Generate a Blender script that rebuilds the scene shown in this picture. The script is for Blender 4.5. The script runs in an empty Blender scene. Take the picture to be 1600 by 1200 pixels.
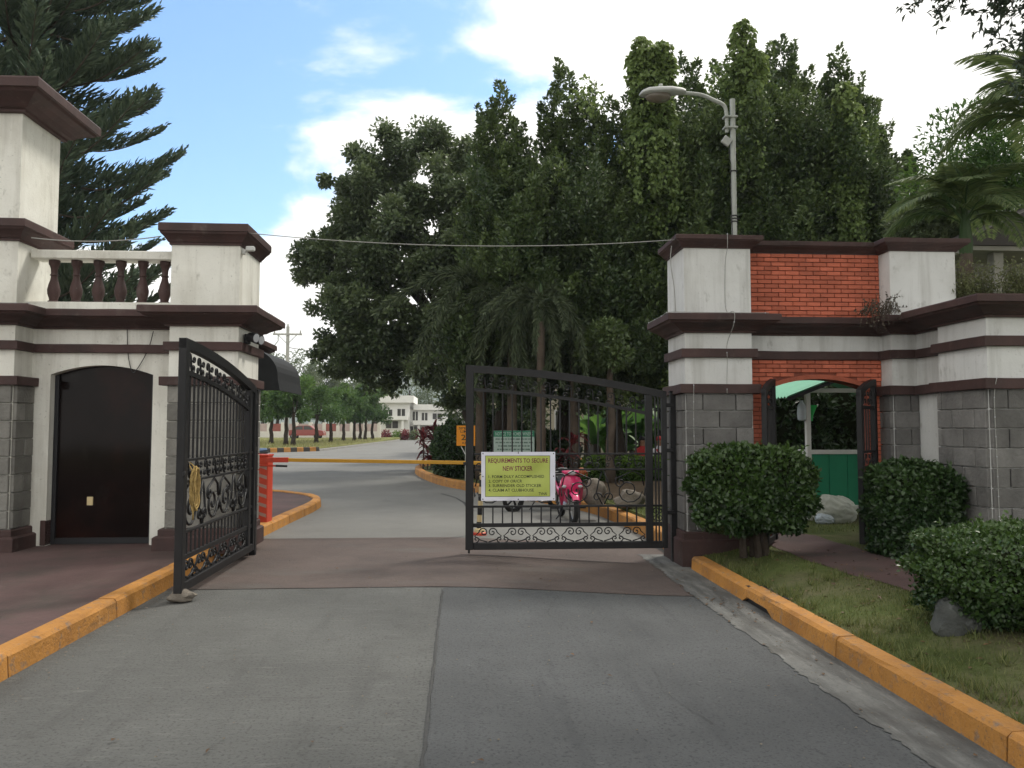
import bpy, bmesh, math, random
import numpy as np
from mathutils import Vector, Matrix
from mathutils.geometry import tessellate_polygon

S = bpy.context.scene
COL = S.collection
R = math.radians
rnd = random.Random(7)

# ------------------------------------------------------------------ camera
F_PX, YAW, PITCH, EYE = 1230.0, R(3.72), R(3.17), 1.5
cam_data = bpy.data.cameras.new('camera')
cam_data.sensor_width = 36.0
cam_data.lens = 36.0 * F_PX / 1600.0
cam_data.clip_start = 0.05
cam_data.clip_end = 9000
cam = bpy.data.objects.new('camera', cam_data)
COL.objects.link(cam)
cam.location = (0, 0, EYE)
cam.rotation_euler = (R(90) + PITCH, 0, -YAW)
S.camera = cam

# ------------------------------------------------------------------ world, sun, exposure
SUN_EL, SUN_AZ = R(50), R(48)          # azimuth measured from +Y (along the road) towards +X
S.view_settings.view_transform = 'Standard'
S.view_settings.look = 'None'
S.view_settings.gamma = 1.0
S.view_settings.use_curve_mapping = False
S.view_settings.exposure = 0.66
S.cycles.use_denoising = True
S.cycles.max_bounces = 7
S.cycles.transparent_max_bounces = 8

world = bpy.data.worlds.new('World')
S.world = world
world.use_nodes = True
wn, wl = world.node_tree.nodes, world.node_tree.links
wn.clear()


def wnode(t, **kw):
    n = wn.new(t)
    for k, v in kw.items():
        setattr(n, k, v)
    return n


def wmath(op, a, b=None, c=None, clamp=False):
    n = wn.new('ShaderNodeMath')
    n.operation = op
    n.use_clamp = clamp
    for i, v in enumerate((a, b, c)):
        if v is None:
            continue
        if isinstance(v, (int, float)):
            n.inputs[i].default_value = v
        else:
            wl.new(v, n.inputs[i])
    return n.outputs[0]


sky = wnode('ShaderNodeTexSky', sky_type='NISHITA', sun_disc=False)
sky.sun_elevation = SUN_EL
sky.sun_rotation = SUN_AZ
sky.air_density = 1.0
sky.dust_density = 0.6
sky.ozone_density = 1.6
tc = wnode('ShaderNodeTexCoord')
sep = wnode('ShaderNodeSeparateXYZ')
wl.new(tc.outputs['Generated'], sep.inputs[0])
zz = wmath('ADD', wmath('MAXIMUM', sep.outputs[2], 0.0), 0.22)
comb = wnode('ShaderNodeCombineXYZ')
wl.new(wmath('DIVIDE', sep.outputs[0], zz), comb.inputs[0])
wl.new(wmath('DIVIDE', sep.outputs[1], zz), comb.inputs[1])
comb.inputs[2].default_value = 3.1
n1 = wnode('ShaderNodeTexNoise')
n1.inputs['Scale'].default_value = 1.9
n1.inputs['Detail'].default_value = 9
n1.inputs['Roughness'].default_value = 0.55
n1.inputs['Distortion'].default_value = 0.25
wl.new(comb.outputs[0], n1.inputs['Vector'])
# mostly cloudy sky with one wide blue opening on the left, closing towards the horizon
dotn = wnode('ShaderNodeVectorMath', operation='DOT_PRODUCT')
wl.new(tc.outputs['Generated'], dotn.inputs[0])
_o = Vector((-0.44, 0.78, 0.48)).normalized()
dotn.inputs[1].default_value = tuple(_o)
opening = wnode('ShaderNodeMapRange', interpolation_type='SMOOTHSTEP')
opening.inputs['From Min'].default_value = 0.80
opening.inputs['From Max'].default_value = 0.965
opening.inputs['To Min'].default_value = 0.20
opening.inputs['To Max'].default_value = -0.10
wl.new(dotn.outputs['Value'], opening.inputs['Value'])
horizon = wmath('MULTIPLY', wmath('SUBTRACT', 0.29, sep.outputs[2], clamp=True), 2.0)
cov = wmath('ADD', wmath('ADD', n1.outputs['Fac'], opening.outputs[0]), horizon)
mask = wnode('ShaderNodeMapRange', interpolation_type='SMOOTHSTEP')
mask.inputs['From Min'].default_value = 0.49
mask.inputs['From Max'].default_value = 0.64
wl.new(cov, mask.inputs['Value'])
n2 = wnode('ShaderNodeTexNoise')
n2.inputs['Scale'].default_value = 5.0
n2.inputs['Detail'].default_value = 6
wl.new(comb.outputs[0], n2.inputs['Vector'])
cb = wmath('MULTIPLY_ADD', n2.outputs['Fac'], 3.0, 6.6)
ccol = wnode('ShaderNodeCombineXYZ')
wl.new(cb, ccol.inputs[0])
wl.new(wmath('MULTIPLY', cb, 0.985), ccol.inputs[1])
wl.new(wmath('MULTIPLY', cb, 0.94), ccol.inputs[2])
mix = wnode('ShaderNodeMix', data_type='RGBA')
wl.new(mask.outputs[0], mix.inputs['Factor'])
skyb = wnode('ShaderNodeMix', data_type='RGBA', blend_type='MULTIPLY')
skyb.inputs['Factor'].default_value = 1.0
skyb.inputs[7].default_value = (1.02, 1.22, 1.32, 1)
wl.new(sky.outputs[0], skyb.inputs[6])
wl.new(skyb.outputs[2], mix.inputs[6])
wl.new(ccol.outputs[0], mix.inputs[7])
bg = wnode('ShaderNodeBackground')
bg.inputs['Strength'].default_value = 0.12
wl.new(mix.outputs[2], bg.inputs['Color'])
wout = wnode('ShaderNodeOutputWorld')
wl.new(bg.outputs[0], wout.inputs['Surface'])

sun_d = bpy.data.lights.new('sun', 'SUN')
sun_d.energy = 1.8
sun_d.angle = R(10)
sun_d.color = (1.0, 0.95, 0.86)
sun = bpy.data.objects.new('sun', sun_d)
COL.objects.link(sun)
sd = Vector((math.sin(SUN_AZ) * math.cos(SUN_EL), math.cos(SUN_AZ) * math.cos(SUN_EL), math.sin(SUN_EL)))
sun.rotation_euler = (-sd).to_track_quat('-Z', 'Y').to_euler()
sun.location = sd * 60

# ------------------------------------------------------------------ pixel helpers (photo pixels, 1600 x 1200)


def ray(px, py):
    x = (px - 800) / F_PX
    u = (600 - py) / F_PX
    f = math.cos(PITCH) - u * math.sin(PITCH)
    z = math.sin(PITCH) + u * math.cos(PITCH)
    return (x * math.cos(YAW) + f * math.sin(YAW), -x * math.sin(YAW) + f * math.cos(YAW), z)


def G(px, py, z=0.0):
    X, Y, Z = ray(px, py)
    t = (z - EYE) / Z
    return Vector((X * t, Y * t, z))


def P(px, py, y):
    X, Y, Z = ray(px, py)
    t = y / Y
    return Vector((X * t, y, EYE + Z * t))


# ------------------------------------------------------------------ mesh helpers
OFF = {}


class MB:
    def __init__(self):
        self.v, self.f = [], []

    def add(self, vs, fs):
        n = len(self.v)
        self.v += [tuple(p) for p in vs]
        self.f += [tuple(i + n for i in q) for q in fs]
        return self

    def box(self, x0, x1, y0, y1, z0, z1):
        vs = [(x, y, z) for z in (z0, z1) for y in (y0, y1) for x in (x0, x1)]
        return self.add(vs, [(0, 2, 3, 1), (4, 5, 7, 6), (0, 1, 5, 4), (2, 6, 7, 3), (0, 4, 6, 2), (1, 3, 7, 5)])

    def cbox(self, x0, x1, y0, y1, z0, z1, c=0.01, m=None):
        """box with every edge chamfered by c; m optional matrix"""
        ctr = Vector(((x0 + x1) / 2, (y0 + y1) / 2, (z0 + z1) / 2))
        h = ((x1 - x0) / 2, (y1 - y0) / 2, (z1 - z0) / 2)
        c = min(c, min(h) * 0.9)
        vs, idx = [], {}
        for sx in (-1, 1):
            for sy in (-1, 1):
                for sz in (-1, 1):
                    for a in range(3):
                        p = [sx * (h[0] - c), sy * (h[1] - c), sz * (h[2] - c)]
                        p[a] = (sx, sy, sz)[a] * h[a]
                        idx[(sx, sy, sz, a)] = len(vs)
                        q = ctr + Vector(p)
                        vs.append(m @ q if m else q)
        fs = []
        for a in range(3):
            b, d = (a + 1) % 3, (a + 2) % 3
            for s in (-1, 1):
                q = []
                for (u, w) in ((-1, -1), (1, -1), (1, 1), (-1, 1)):
                    k = [0, 0, 0]
                    k[a], k[b], k[d] = s, u, w
                    q.append(idx[(k[0], k[1], k[2], a)])
                fs.append(q if s > 0 else q[::-1])
            for u in (-1, 1):
                for w in (-1, 1):
                    q = []
                    for s, ax in ((-1, b), (1, b), (1, d), (-1, d)):
                        k = [0, 0, 0]
                        k[a], k[b], k[d] = s, u, w
                        q.append(idx[(k[0], k[1], k[2], ax)])
                    fs.append(q if u * w < 0 else q[::-1])
        for sx in (-1, 1):
            for sy in (-1, 1):
                for sz in (-1, 1):
                    q = [idx[(sx, sy, sz, a)] for a in range(3)]
                    fs.append(q if sx * sy * sz > 0 else q[::-1])
        return self.add(vs, fs)

    def bar(self, a, b, w, h=None, up=(0, 0, 1), c=0.0):
        """rectangular bar from a to b, w across, h along up"""
        a, b = Vector(a), Vector(b)
        h = h or w
        d = (b - a)
        L = d.length
        d.normalize()
        u = Vector(up)
        if abs(d.dot(u)) > 0.98:
            u = Vector((0, 1, 0))
        s = d.cross(u).normalized()
        u = s.cross(d).normalized()
        m = Matrix((( d.x, s.x, u.x, a.x), (d.y, s.y, u.y, a.y), (d.z, s.z, u.z, a.z), (0, 0, 0, 1)))
        if c > 0:
            return self.cbox(0, L, -w / 2, w / 2, -h / 2, h / 2, c, m)
        t = MB().box(0, L, -w / 2, w / 2, -h / 2, h / 2)
        return self.add([m @ Vector(p) for p in t.v], t.f)

    def tube(self, pts, r, n=6, closed=False, cap=True, flat=None):
        pts = [Vector(p) for p in pts]
        k = len(pts)
        rad = r if isinstance(r, (list, tuple)) else [r] * k
        vs, fs = [], []
        prev = None
        for i, p in enumerate(pts):
            if closed:
                d = pts[(i + 1) % k] - pts[i - 1]
            else:
                d = pts[min(i + 1, k - 1)] - pts[max(i - 1, 0)]
            if d.length < 1e-9:
                d = Vector((0, 0, 1))
            d.normalize()
            if prev is None:
                u = Vector((0, 0, 1)) if abs(d.z) < 0.9 else Vector((0, 1, 0))
                u = (u - d * u.dot(d)).normalized()
            else:
                u = (prev - d * prev.dot(d))
                u = u.normalized() if u.length > 1e-6 else prev
            prev = u
            w = d.cross(u)
            for j in range(n):
                a = 2 * math.pi * (j + .5) / n
                vs.append(p + (u * math.cos(a) + w * math.sin(a)) * rad[i])
        rng = k if closed else k - 1
        for i in range(rng):
            for j in range(n):
                a, b = i * n + j, i * n + (j + 1) % n
                c2, d2 = ((i + 1) % k) * n + (j + 1) % n, ((i + 1) % k) * n + j
                fs.append((a, b, c2, d2))
        if cap and not closed:
            fs.append(tuple(range(n))[::-1])
            fs.append(tuple(range((k - 1) * n, k * n)))
        return self.add(vs, fs)

    def lathe(self, prof, c=(0, 0, 0), n=16, axis='z'):
        vs, fs = [], []
        for (r, z) in prof:
            for j in range(n):
                a = 2 * math.pi * j / n
                q = (r * math.cos(a), r * math.sin(a), z)
                if axis == 'x':
                    q = (q[2], q[0], q[1])
                elif axis == 'y':
                    q = (q[1], q[2], q[0])
                vs.append((q[0] + c[0], q[1] + c[1], q[2] + c[2]))
        for i in range(len(prof) - 1):
            for j in range(n):
                fs.append((i * n + j, i * n + (j + 1) % n, (i + 1) * n + (j + 1) % n, (i + 1) * n + j))
        fs.append(tuple(range(n))[::-1])
        fs.append(tuple(range((len(prof) - 1) * n, len(prof) * n)))
        return self.add(vs, fs)

    def prism(self, poly, a0, a1, axis='y'):
        """extrude a 2-D outline: axis y -> (x,z) outline, z -> (x,y), x -> (y,z)"""
        n = len(poly)

        def mk(p, a):
            return {'y': (p[0], a, p[1]), 'z': (p[0], p[1], a), 'x': (a, p[0], p[1])}[axis]
        vs = [mk(p, a0) for p in poly] + [mk(p, a1) for p in poly]
        fs = [(i, (i + 1) % n, n + (i + 1) % n, n + i) for i in range(n)]
        tri = tessellate_polygon([[Vector((p[0], p[1], 0)) for p in poly]])
        for t in tri:
            fs.append(tuple(t))
            fs.append(tuple(n + i for i in t[::-1]))
        return self.add(vs, fs)

    def sweep(self, path, prof, closed=False, jit=0.0022):
        """mitred moulding; prof = [(out, z)], out is to the right of the direction of travel"""
        raw = [Vector((p[0], p[1])) for p in path]
        rj = random.Random(int(abs(raw[0].x * 977 + prof[0][1] * 131)))
        pts = []
        for i in range(len(raw) if closed else len(raw) - 1):
            a, b = raw[i], raw[(i + 1) % len(raw)]
            k = max(1, int((b - a).length / 0.22))
            pts += [a.lerp(b, q / k) for q in range(k)]
        if not closed:
            pts.append(raw[-1])
        n, m = len(pts), len(prof)
        vs, fs = [], []
        for i, p in enumerate(pts):
            dirs = []
            if closed or i > 0:
                dirs.append((p - pts[i - 1]).normalized())
            if closed or i < n - 1:
                dirs.append((pts[(i + 1) % n] - p).normalized())
            ns = [Vector((d.y, -d.x)) for d in dirs]
            if len(ns) == 2:
                b = ns[0] + ns[1]
                off = b / max(1e-6, b.dot(ns[0]))
            else:
                off = ns[0]
            jz, jo = rj.uniform(-jit, jit), rj.uniform(-jit, jit)
            for (o, z) in prof:
                q = p + off * (o + jo + rj.uniform(-jit, jit) * 0.5)
                vs.append((q.x, q.y, z + jz + rj.uniform(-jit, jit) * 0.5))
        for i in range(n if closed else n - 1):
            for j in range(m):
                k = (j + 1) % m
                a, b = i * m, ((i + 1) % n) * m
                fs.append((a + j, b + j, b + k, a + k))
        if not closed:
            fs.append(tuple(range(m)))
            fs.append(tuple(range((n - 1) * m, n * m))[::-1])
        return self.add(vs, fs)

    def grid(self, x0, x1, y0, y1, nx, ny, zf):
        vs = []
        for j in range(ny + 1):
            for i in range(nx + 1):
                x = x0 + (x1 - x0) * i / nx
                y = y0 + (y1 - y0) * j / ny
                vs.append((x, y, zf(x, y)))
        fs = []
        for j in range(ny):
            for i in range(nx):
                a = j * (nx + 1) + i
                fs.append((a, a + 1, a + nx + 2, a + nx + 1))
        return self.add(vs, fs)

    def ball(self, c, r, nu=12, nv=8, jit=0, seed=0):
        rr = random.Random(seed)
        r = r if isinstance(r, (tuple, list)) else (r, r, r)
        vs, fs = [], []
        for i in range(nv + 1):
            t = math.pi * i / nv
            for j in range(nu):
                a = 2 * math.pi * j / nu
                k = 1 + rr.uniform(-jit, jit)
                vs.append((c[0] + r[0] * math.sin(t) * math.cos(a) * k, c[1] + r[1] * math.sin(t) * math.sin(a) * k, c[2] + r[2] * math.cos(t) * k))
        for i in range(nv):
            for j in range(nu):
                fs.append((i * nu + j, (i + 1) * nu + j, (i + 1) * nu + (j + 1) % nu, i * nu + (j + 1) % nu))
        return self.add(vs, fs)

    def xf(self, m):
        self.v = [tuple(m @ Vector(p)) for p in self.v]
        return self

    def mesh(self, name, off=(0, 0, 0)):
        me = bpy.data.meshes.new(name)
        o = off
        me.from_pydata([(p[0] - o[0], p[1] - o[1], p[2] - o[2]) for p in self.v], [], self.f)
        me.validate()
        bm = bmesh.new()
        bm.from_mesh(me)
        bmesh.ops.recalc_face_normals(bm, faces=bm.faces)
        bm.to_mesh(me)
        bm.free()
        return me

    def build(self, name, mat, parent=None, smooth=False, ang=35):
        off = OFF.get(parent.name, (0, 0, 0)) if parent else (0, 0, 0)
        me = self.mesh(name, off)
        me.materials.append(mat)
        if smooth:
            me.set_sharp_from_angle(angle=R(ang))
            me.polygons.foreach_set('use_smooth', [True] * len(me.polygons))
        o = bpy.data.objects.new(name, me)
        COL.objects.link(o)
        if parent:
            o.parent = parent
        OFF[o.name] = off
        return o


def tag(o, label=None, cat=None, group=None, kind=None):
    if label:
        o['label'] = label
    if cat:
        o['category'] = cat
    if group:
        o['group'] = group
    if kind:
        o['kind'] = kind
    return o


def thing(name, label, cat, loc=(0, 0, 0), group=None):
    o = bpy.data.objects.new(name, None)
    o.empty_display_size = 0.2
    COL.objects.link(o)
    o.location = loc
    OFF[o.name] = tuple(loc)
    return tag(o, label, cat, group)


def link(name, me, parent, loc=(0, 0, 0), rot=(0, 0, 0), scale=(1, 1, 1)):
    """an object that shares mesh data; loc in the parent's local space"""
    o = bpy.data.objects.new(name, me)
    COL.objects.link(o)
    o.parent = parent
    o.location, o.rotation_euler, o.scale = loc, rot, scale
    OFF[o.name] = OFF.get(parent.name, (0, 0, 0)) if parent else (0, 0, 0)
    return o


def rel(parent, p):
    o = OFF.get(parent.name, (0, 0, 0))
    return (p[0] - o[0], p[1] - o[1], p[2] - o[2])


def copy_tree(o, parent=None):
    c = o.copy()
    COL.objects.link(c)
    c.parent = parent
    for ch in o.children:
        copy_tree(ch, c)
    return c


# ------------------------------------------------------------------ materials
def mat(name, col, rough=0.75, var=0.12, scale=5.0, bump=0.15, bscale=45.0, spec=0.3, stain=None, rndv=0.0, metal=0.0, coat=0.0, detail=6, stretch=None, bdist=0.01):
    m = bpy.data.materials.new(name)
    m.use_nodes = True
    nt = m.node_tree
    N, L = nt.nodes, nt.links
    b = N['Principled BSDF']
    b.inputs['Roughness'].default_value = rough
    b.inputs['Specular IOR Level'].default_value = spec
    b.inputs['Metallic'].default_value = metal
    b.inputs['Coat Weight'].default_value = coat
    geo = N.new('ShaderNodeNewGeometry')
    vec = geo.outputs['Position']
    if stretch:
        mp = N.new('ShaderNodeMapping')
        mp.inputs['Scale'].default_value = stretch
        L.new(vec, mp.inputs['Vector'])
        vec = mp.outputs[0]

    def noise(s, d=6, r=0.6, v=None):
        n = N.new('ShaderNodeTexNoise')
        n.inputs['Scale'].default_value = s
        n.inputs['Detail'].default_value = d
        n.inputs['Roughness'].default_value = r
        L.new(v or vec, n.inputs['Vector'])
        return n.outputs['Fac']

    def mixc(fac, a, c):
        x = N.new('ShaderNodeMix')
        x.data_type = 'RGBA'
        L.new(fac, x.inputs['Factor'])
        for k, s in ((6, a), (7, c)):
            if isinstance(s, tuple):
                x.inputs[k].default_value = (s[0], s[1], s[2], 1)
            else:
                L.new(s, x.inputs[k])
        return x.outputs[2]

    def ramp(fac, lo, hi):
        r = N.new('ShaderNodeMapRange')
        r.inputs['From Min'].default_value = lo
        r.inputs['From Max'].default_value = hi
        L.new(fac, r.inputs['Value'])
        return r.outputs[0]
    c = mixc(ramp(noise(scale, detail), 0.3, 0.7), tuple(x * (1 - var) for x in col), tuple(min(1, x * (1 + var)) for x in col))
    if stain:
        for (sc, ss, lo, hi, amt, st) in stain:
            v = None
            if st:
                mp = N.new('ShaderNodeMapping')
                mp.inputs['Scale'].default_value = st
                L.new(geo.outputs['Position'], mp.inputs['Vector'])
                v = mp.outputs[0]
            f = ramp(noise(ss, 7, 0.62, v), lo, hi)
            mu = N.new('ShaderNodeMath')
            mu.operation = 'MULTIPLY'
            L.new(f, mu.inputs[0])
            mu.inputs[1].default_value = amt
            c = mixc(mu.outputs[0], c, sc)
    if rndv:
        oi = N.new('ShaderNodeObjectInfo')
        h = N.new('ShaderNodeHueSaturation')
        rr = N.new('ShaderNodeMapRange')
        rr.inputs['To Min'].default_value = 1 - rndv
        rr.inputs['To Max'].default_value = 1 + rndv
        L.new(oi.outputs['Random'], rr.inputs['Value'])
        L.new(rr.outputs[0], h.inputs['Value'])
        L.new(c, h.inputs['Color'])
        c = h.outputs[0]
    L.new(c, b.inputs['Base Color'])
    if bump:
        bp = N.new('ShaderNodeBump')
        bp.inputs['Strength'].default_value = bump
        bp.inputs['Distance'].default_value = bdist
        L.new(noise(bscale, 5), bp.inputs['Height'])
        L.new(bp.outputs[0], b.inputs['Normal'])
    return m


def leafmat(name, dark, light, trans=0.25, rough=0.5, spec=0.25):
    m = bpy.data.materials.new(name)
    m.use_nodes = True
    N, L = m.node_tree.nodes, m.node_tree.links
    b = N['Principled BSDF']
    b.inputs['Roughness'].default_value = rough
    b.inputs['Specular IOR Level'].default_value = spec
    at = N.new('ShaderNodeAttribute')
    at.attribute_name = 'var'
    mx = N.new('ShaderNodeMix')
    mx.data_type = 'RGBA'
    mx.inputs[6].default_value = (*dark, 1)
    mx.inputs[7].default_value = (*light, 1)
    L.new(at.outputs['Fac'], mx.inputs['Factor'])
    L.new(mx.outputs[2], b.inputs['Base Color'])
    tr = N.new('ShaderNodeBsdfTranslucent')
    hs = N.new('ShaderNodeHueSaturation')
    hs.inputs['Value'].default_value = 1.3
    hs.inputs['Hue'].default_value = 0.485
    L.new(mx.outputs[2], hs.inputs['Color'])
    L.new(hs.outputs[0], tr.inputs['Color'])
    ms = N.new('ShaderNodeMixShader')
    ms.inputs[0].default_value = trans
    L.new(b.outputs[0], ms.inputs[1])
    L.new(tr.outputs[0], ms.inputs[2])
    L.new(ms.outputs[0], N['Material Output'].inputs['Surface'])
    return m


def flat(name, col, rough=0.6, spec=0.3, metal=0.0, coat=0.0):
    return mat(name, col, rough, 0.05, 9.0, 0.0, 40, spec, None, 0, metal, coat)


GR = (0.10, 0.095, 0.08)
M = {}
M['road'] = mat('road_concrete', (0.118, 0.119, 0.113), 0.88, 0.14, 0.9, 0.8, 70, 0.2, [((0.085, 0.085, 0.081), 0.55, 0.46, 0.70, 0.6, None), ((0.205, 0.202, 0.188), 13, 0.55, 0.75, 0.5, (0.3, 2.4, 1)), ((0.050, 0.049, 0.046), 52, 0.52, 0.65, 0.65, None), ((0.072, 0.071, 0.066), 5, 0.56, 0.74, 0.55, None), ((0.040, 0.038, 0.036), 17, 0.67, 0.73, 0.75, None), ((0.062, 0.061, 0.059), 1.6, 0.56, 0.72, 0.4, (2.5, 0.22, 1)), ((0.035, 0.034, 0.033), 1.3, 0.68, 0.74, 0.55, None)], bdist=0.015)
M['roadlight'] = mat('pale_concrete', (0.180, 0.178, 0.166), 0.88, 0.12, 0.5, 0.6, 60, 0.2, [((0.14, 0.138, 0.128), 0.35, 0.46, 0.70, 0.55, None), ((0.27, 0.265, 0.245), 8, 0.56, 0.76, 0.45, (0.3, 2.0, 1)), ((0.10, 0.098, 0.09), 40, 0.55, 0.68, 0.5, None), ((0.09, 0.087, 0.08), 1.5, 0.62, 0.74, 0.5, None)], bdist=0.012)  # paler than the road in front of the gate
M['darkbark'] = mat('dark_stem_bark', (0.045, 0.036, 0.028), 0.95, 0.25, 7, 0.8, 22, 0.1, bdist=0.03)  # darker bark colour for hedge stems and tree trunks
M['lane'] = mat('shade_toned_lane_surface', (0.100, 0.103, 0.104), 0.88, 0.15, 1.2, 0.8, 85, 0.2, [((0.080, 0.082, 0.083), 0.7, 0.44, 0.68, 0.6, None), ((0.27, 0.27, 0.26), 16, 0.68, 0.76, 0.6, (0.6, 1.6, 1)), ((0.040, 0.040, 0.041), 55, 0.52, 0.65, 0.65, None), ((0.17, 0.17, 0.165), 70, 0.60, 0.72, 0.5, None), ((0.052, 0.053, 0.056), 1.6, 0.55, 0.72, 0.4, (2.5, 0.22, 1)), ((0.035, 0.035, 0.036), 1.5, 0.66, 0.73, 0.55, None)], bdist=0.015)  # base colour set darker than the road to carry the tree shade
M['redroad'] = mat('red_tinted_concrete', (0.108, 0.084, 0.075), 0.85, 0.12, 1.1, 0.6, 55, 0.25, [((0.065, 0.055, 0.050), 1.5, 0.46, 0.72, 0.6, None), ((0.15, 0.13, 0.118), 9, 0.56, 0.78, 0.5, (0.4, 2, 1)), ((0.045, 0.040, 0.037), 45, 0.54, 0.68, 0.55, None), ((0.12, 0.115, 0.105), 1.0, 0.56, 0.7, 0.55, (0.6, 1.6, 1))], bdist=0.012)
M['gutter'] = mat('gutter_cement', (0.165, 0.165, 0.156), 0.9, 0.2, 3, 0.7, 30, 0.2, [((0.080, 0.080, 0.077), 3.0, 0.40, 0.60, 0.85, (2.2, 0.4, 1.0)), ((0.06, 0.052, 0.044), 1.1, 0.52, 0.70, 0.65, None), ((0.26, 0.257, 0.243), 11, 0.58, 0.74, 0.55, (2.0, 0.5, 1)), ((0.06, 0.06, 0.056), 50, 0.55, 0.68, 0.5, None)])
M['joint'] = mat('joint_tar', (0.06, 0.06, 0.058), 0.9, 0.2, 20, 0.3, 60)
M['pave'] = mat('maroon_paving', (0.092, 0.057, 0.054), 0.85, 0.16, 1.6, 0.5, 30, 0.25, [((0.052, 0.044, 0.038), 1.3, 0.44, 0.66, 0.75, None), ((0.13, 0.088, 0.083), 4, 0.56, 0.78, 0.45, None), ((0.042, 0.036, 0.033), 40, 0.55, 0.70, 0.5, None), ((0.07, 0.065, 0.045), 2.5, 0.60, 0.75, 0.5, None)])
M['kerb'] = mat('kerb_orange_paint', (0.42, 0.195, 0.045), 0.75, 0.14, 3, 0.6, 35, 0.3, [((0.25, 0.110, 0.032), 2.2, 0.48, 0.70, 0.7, (1.0, 1.0, 0.6)), ((0.17, 0.14, 0.115), 12, 0.56, 0.68, 0.8, None), ((0.06, 0.054, 0.048), 3.5, 0.58, 0.72, 0.65, (0.6, 0.6, 2)), ((0.09, 0.078, 0.065), 42, 0.58, 0.70, 0.6, None), ((0.46, 0.30, 0.16), 7, 0.62, 0.74, 0.5, None)], rndv=0.14, bdist=0.02)
M['kerbgrey'] = mat('bare_kerb', (0.22, 0.215, 0.2), 0.9, 0.2, 3, 0.3, 35)
M['kerbblack'] = mat('kerb_black_paint', (0.05, 0.045, 0.04), 0.8, 0.2, 3, 0.2, 35)
M['white'] = mat('cream_painted_plaster', (0.72, 0.715, 0.655), 0.8, 0.06, 1.6, 0.4, 25, 0.25, [((0.38, 0.36, 0.305), 5, 0.49, 0.74, 0.6, (1.3, 1.3, 0.10)), ((0.25, 0.24, 0.20), 9, 0.61, 0.75, 0.6, (1, 1, 0.5)), ((0.19, 0.185, 0.16), 34, 0.62, 0.71, 0.55, None), ((0.47, 0.45, 0.385), 1.1, 0.46, 0.66, 0.5, None)])
M['rwhite'] = mat('white_painted_plaster', (0.62, 0.625, 0.61), 0.8, 0.06, 1.6, 0.35, 25, 0.25, [((0.31, 0.305, 0.28), 5, 0.49, 0.74, 0.65, (1.3, 1.3, 0.10)), ((0.22, 0.215, 0.19), 9, 0.61, 0.76, 0.6, (1, 1, 0.5)), ((0.17, 0.165, 0.15), 34, 0.63, 0.72, 0.5, None), ((0.40, 0.39, 0.36), 1.1, 0.46, 0.68, 0.5, None)])
M['maroon'] = mat('maroon_paint', (0.062, 0.034, 0.031), 0.65, 0.18, 3, 0.3, 30, 0.3, [((0.030, 0.021, 0.019), 2.2, 0.44, 0.70, 0.75, (1, 1, 0.5)), ((0.125, 0.10, 0.09), 7, 0.58, 0.76, 0.55, (1, 1, 0.7)), ((0.17, 0.15, 0.135), 42, 0.63, 0.73, 0.5, None)])
M['stone'] = mat('grey_stone_block', (0.185, 0.18, 0.163), 0.9, 0.2, 4, 0.9, 26, 0.2, [((0.095, 0.092, 0.083), 3, 0.48, 0.72, 0.65, (1, 1, 0.4)), ((0.27, 0.26, 0.235), 18, 0.58, 0.78, 0.45, None), ((0.06, 0.058, 0.05), 45, 0.6, 0.72, 0.5, None)], rndv=0.2, bdist=0.015)
M['rstone'] = mat('dark_grey_stone_block', (0.165, 0.16, 0.153), 0.9, 0.2, 4, 0.9, 26, 0.2, [((0.065, 0.063, 0.06), 3, 0.46, 0.72, 0.65, (1, 1, 0.4)), ((0.21, 0.205, 0.19), 18, 0.58, 0.78, 0.45, None), ((0.045, 0.043, 0.04), 45, 0.6, 0.72, 0.5, None)], rndv=0.2, bdist=0.015)
M['mortar'] = mat('dark_mortar', (0.085, 0.082, 0.078), 0.95, 0.2, 12, 0.3, 60)
M['brick'] = mat('orange_red_brick', (0.49, 0.135, 0.078), 0.78, 0.14, 5, 0.5, 60, 0.25, [((0.28, 0.085, 0.052), 2.5, 0.50, 0.74, 0.5, (1, 1, 0.4)), ((0.22, 0.12, 0.09), 14, 0.60, 0.75, 0.45, None)], rndv=0.20)
M['bmortar'] = mat('brick_joint', (0.20, 0.058, 0.036), 0.9, 0.25, 12, 0.3, 60)
M['iron'] = mat('black_painted_iron', (0.011, 0.011, 0.012), 0.5, 0.3, 6, 0.15, 60, 0.3, [((0.045, 0.044, 0.044), 3.5, 0.60, 0.82, 0.5, (1, 1, 0.25)), ((0.05, 0.028, 0.018), 22, 0.66, 0.76, 0.4, None)])
M['glass'] = mat('dark_brown_glass', (0.008, 0.005, 0.0045), 0.08, 0.3, 2, 0.0, 30, 0.12, [((0.030, 0.010, 0.007), 1.3, 0.50, 0.75, 0.7, None), ((0.035, 0.032, 0.028), 4, 0.62, 0.8, 0.35, (1, 1, 0.5))])
M['awning'] = mat('black_canvas', (0.016, 0.018, 0.02), 0.7, 0.2, 6, 0.2, 60, 0.3)
M['soil'] = mat('bare_soil', (0.085, 0.062, 0.042), 0.95, 0.25, 4, 0.6, 30, 0.1, [((0.15, 0.12, 0.085), 6, 0.55, 0.75, 0.5, None)], bdist=0.03)
M['lawn'] = mat('lawn_turf', (0.090, 0.115, 0.036), 0.95, 0.25, 2.2, 0.8, 70, 0.1, [((0.15, 0.13, 0.08), 1.1, 0.46, 0.64, 0.8, None), ((0.05, 0.06, 0.022), 12, 0.50, 0.72, 0.5, None), ((0.09, 0.07, 0.05), 30, 0.55, 0.7, 0.5, None)], bdist=0.03)
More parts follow.
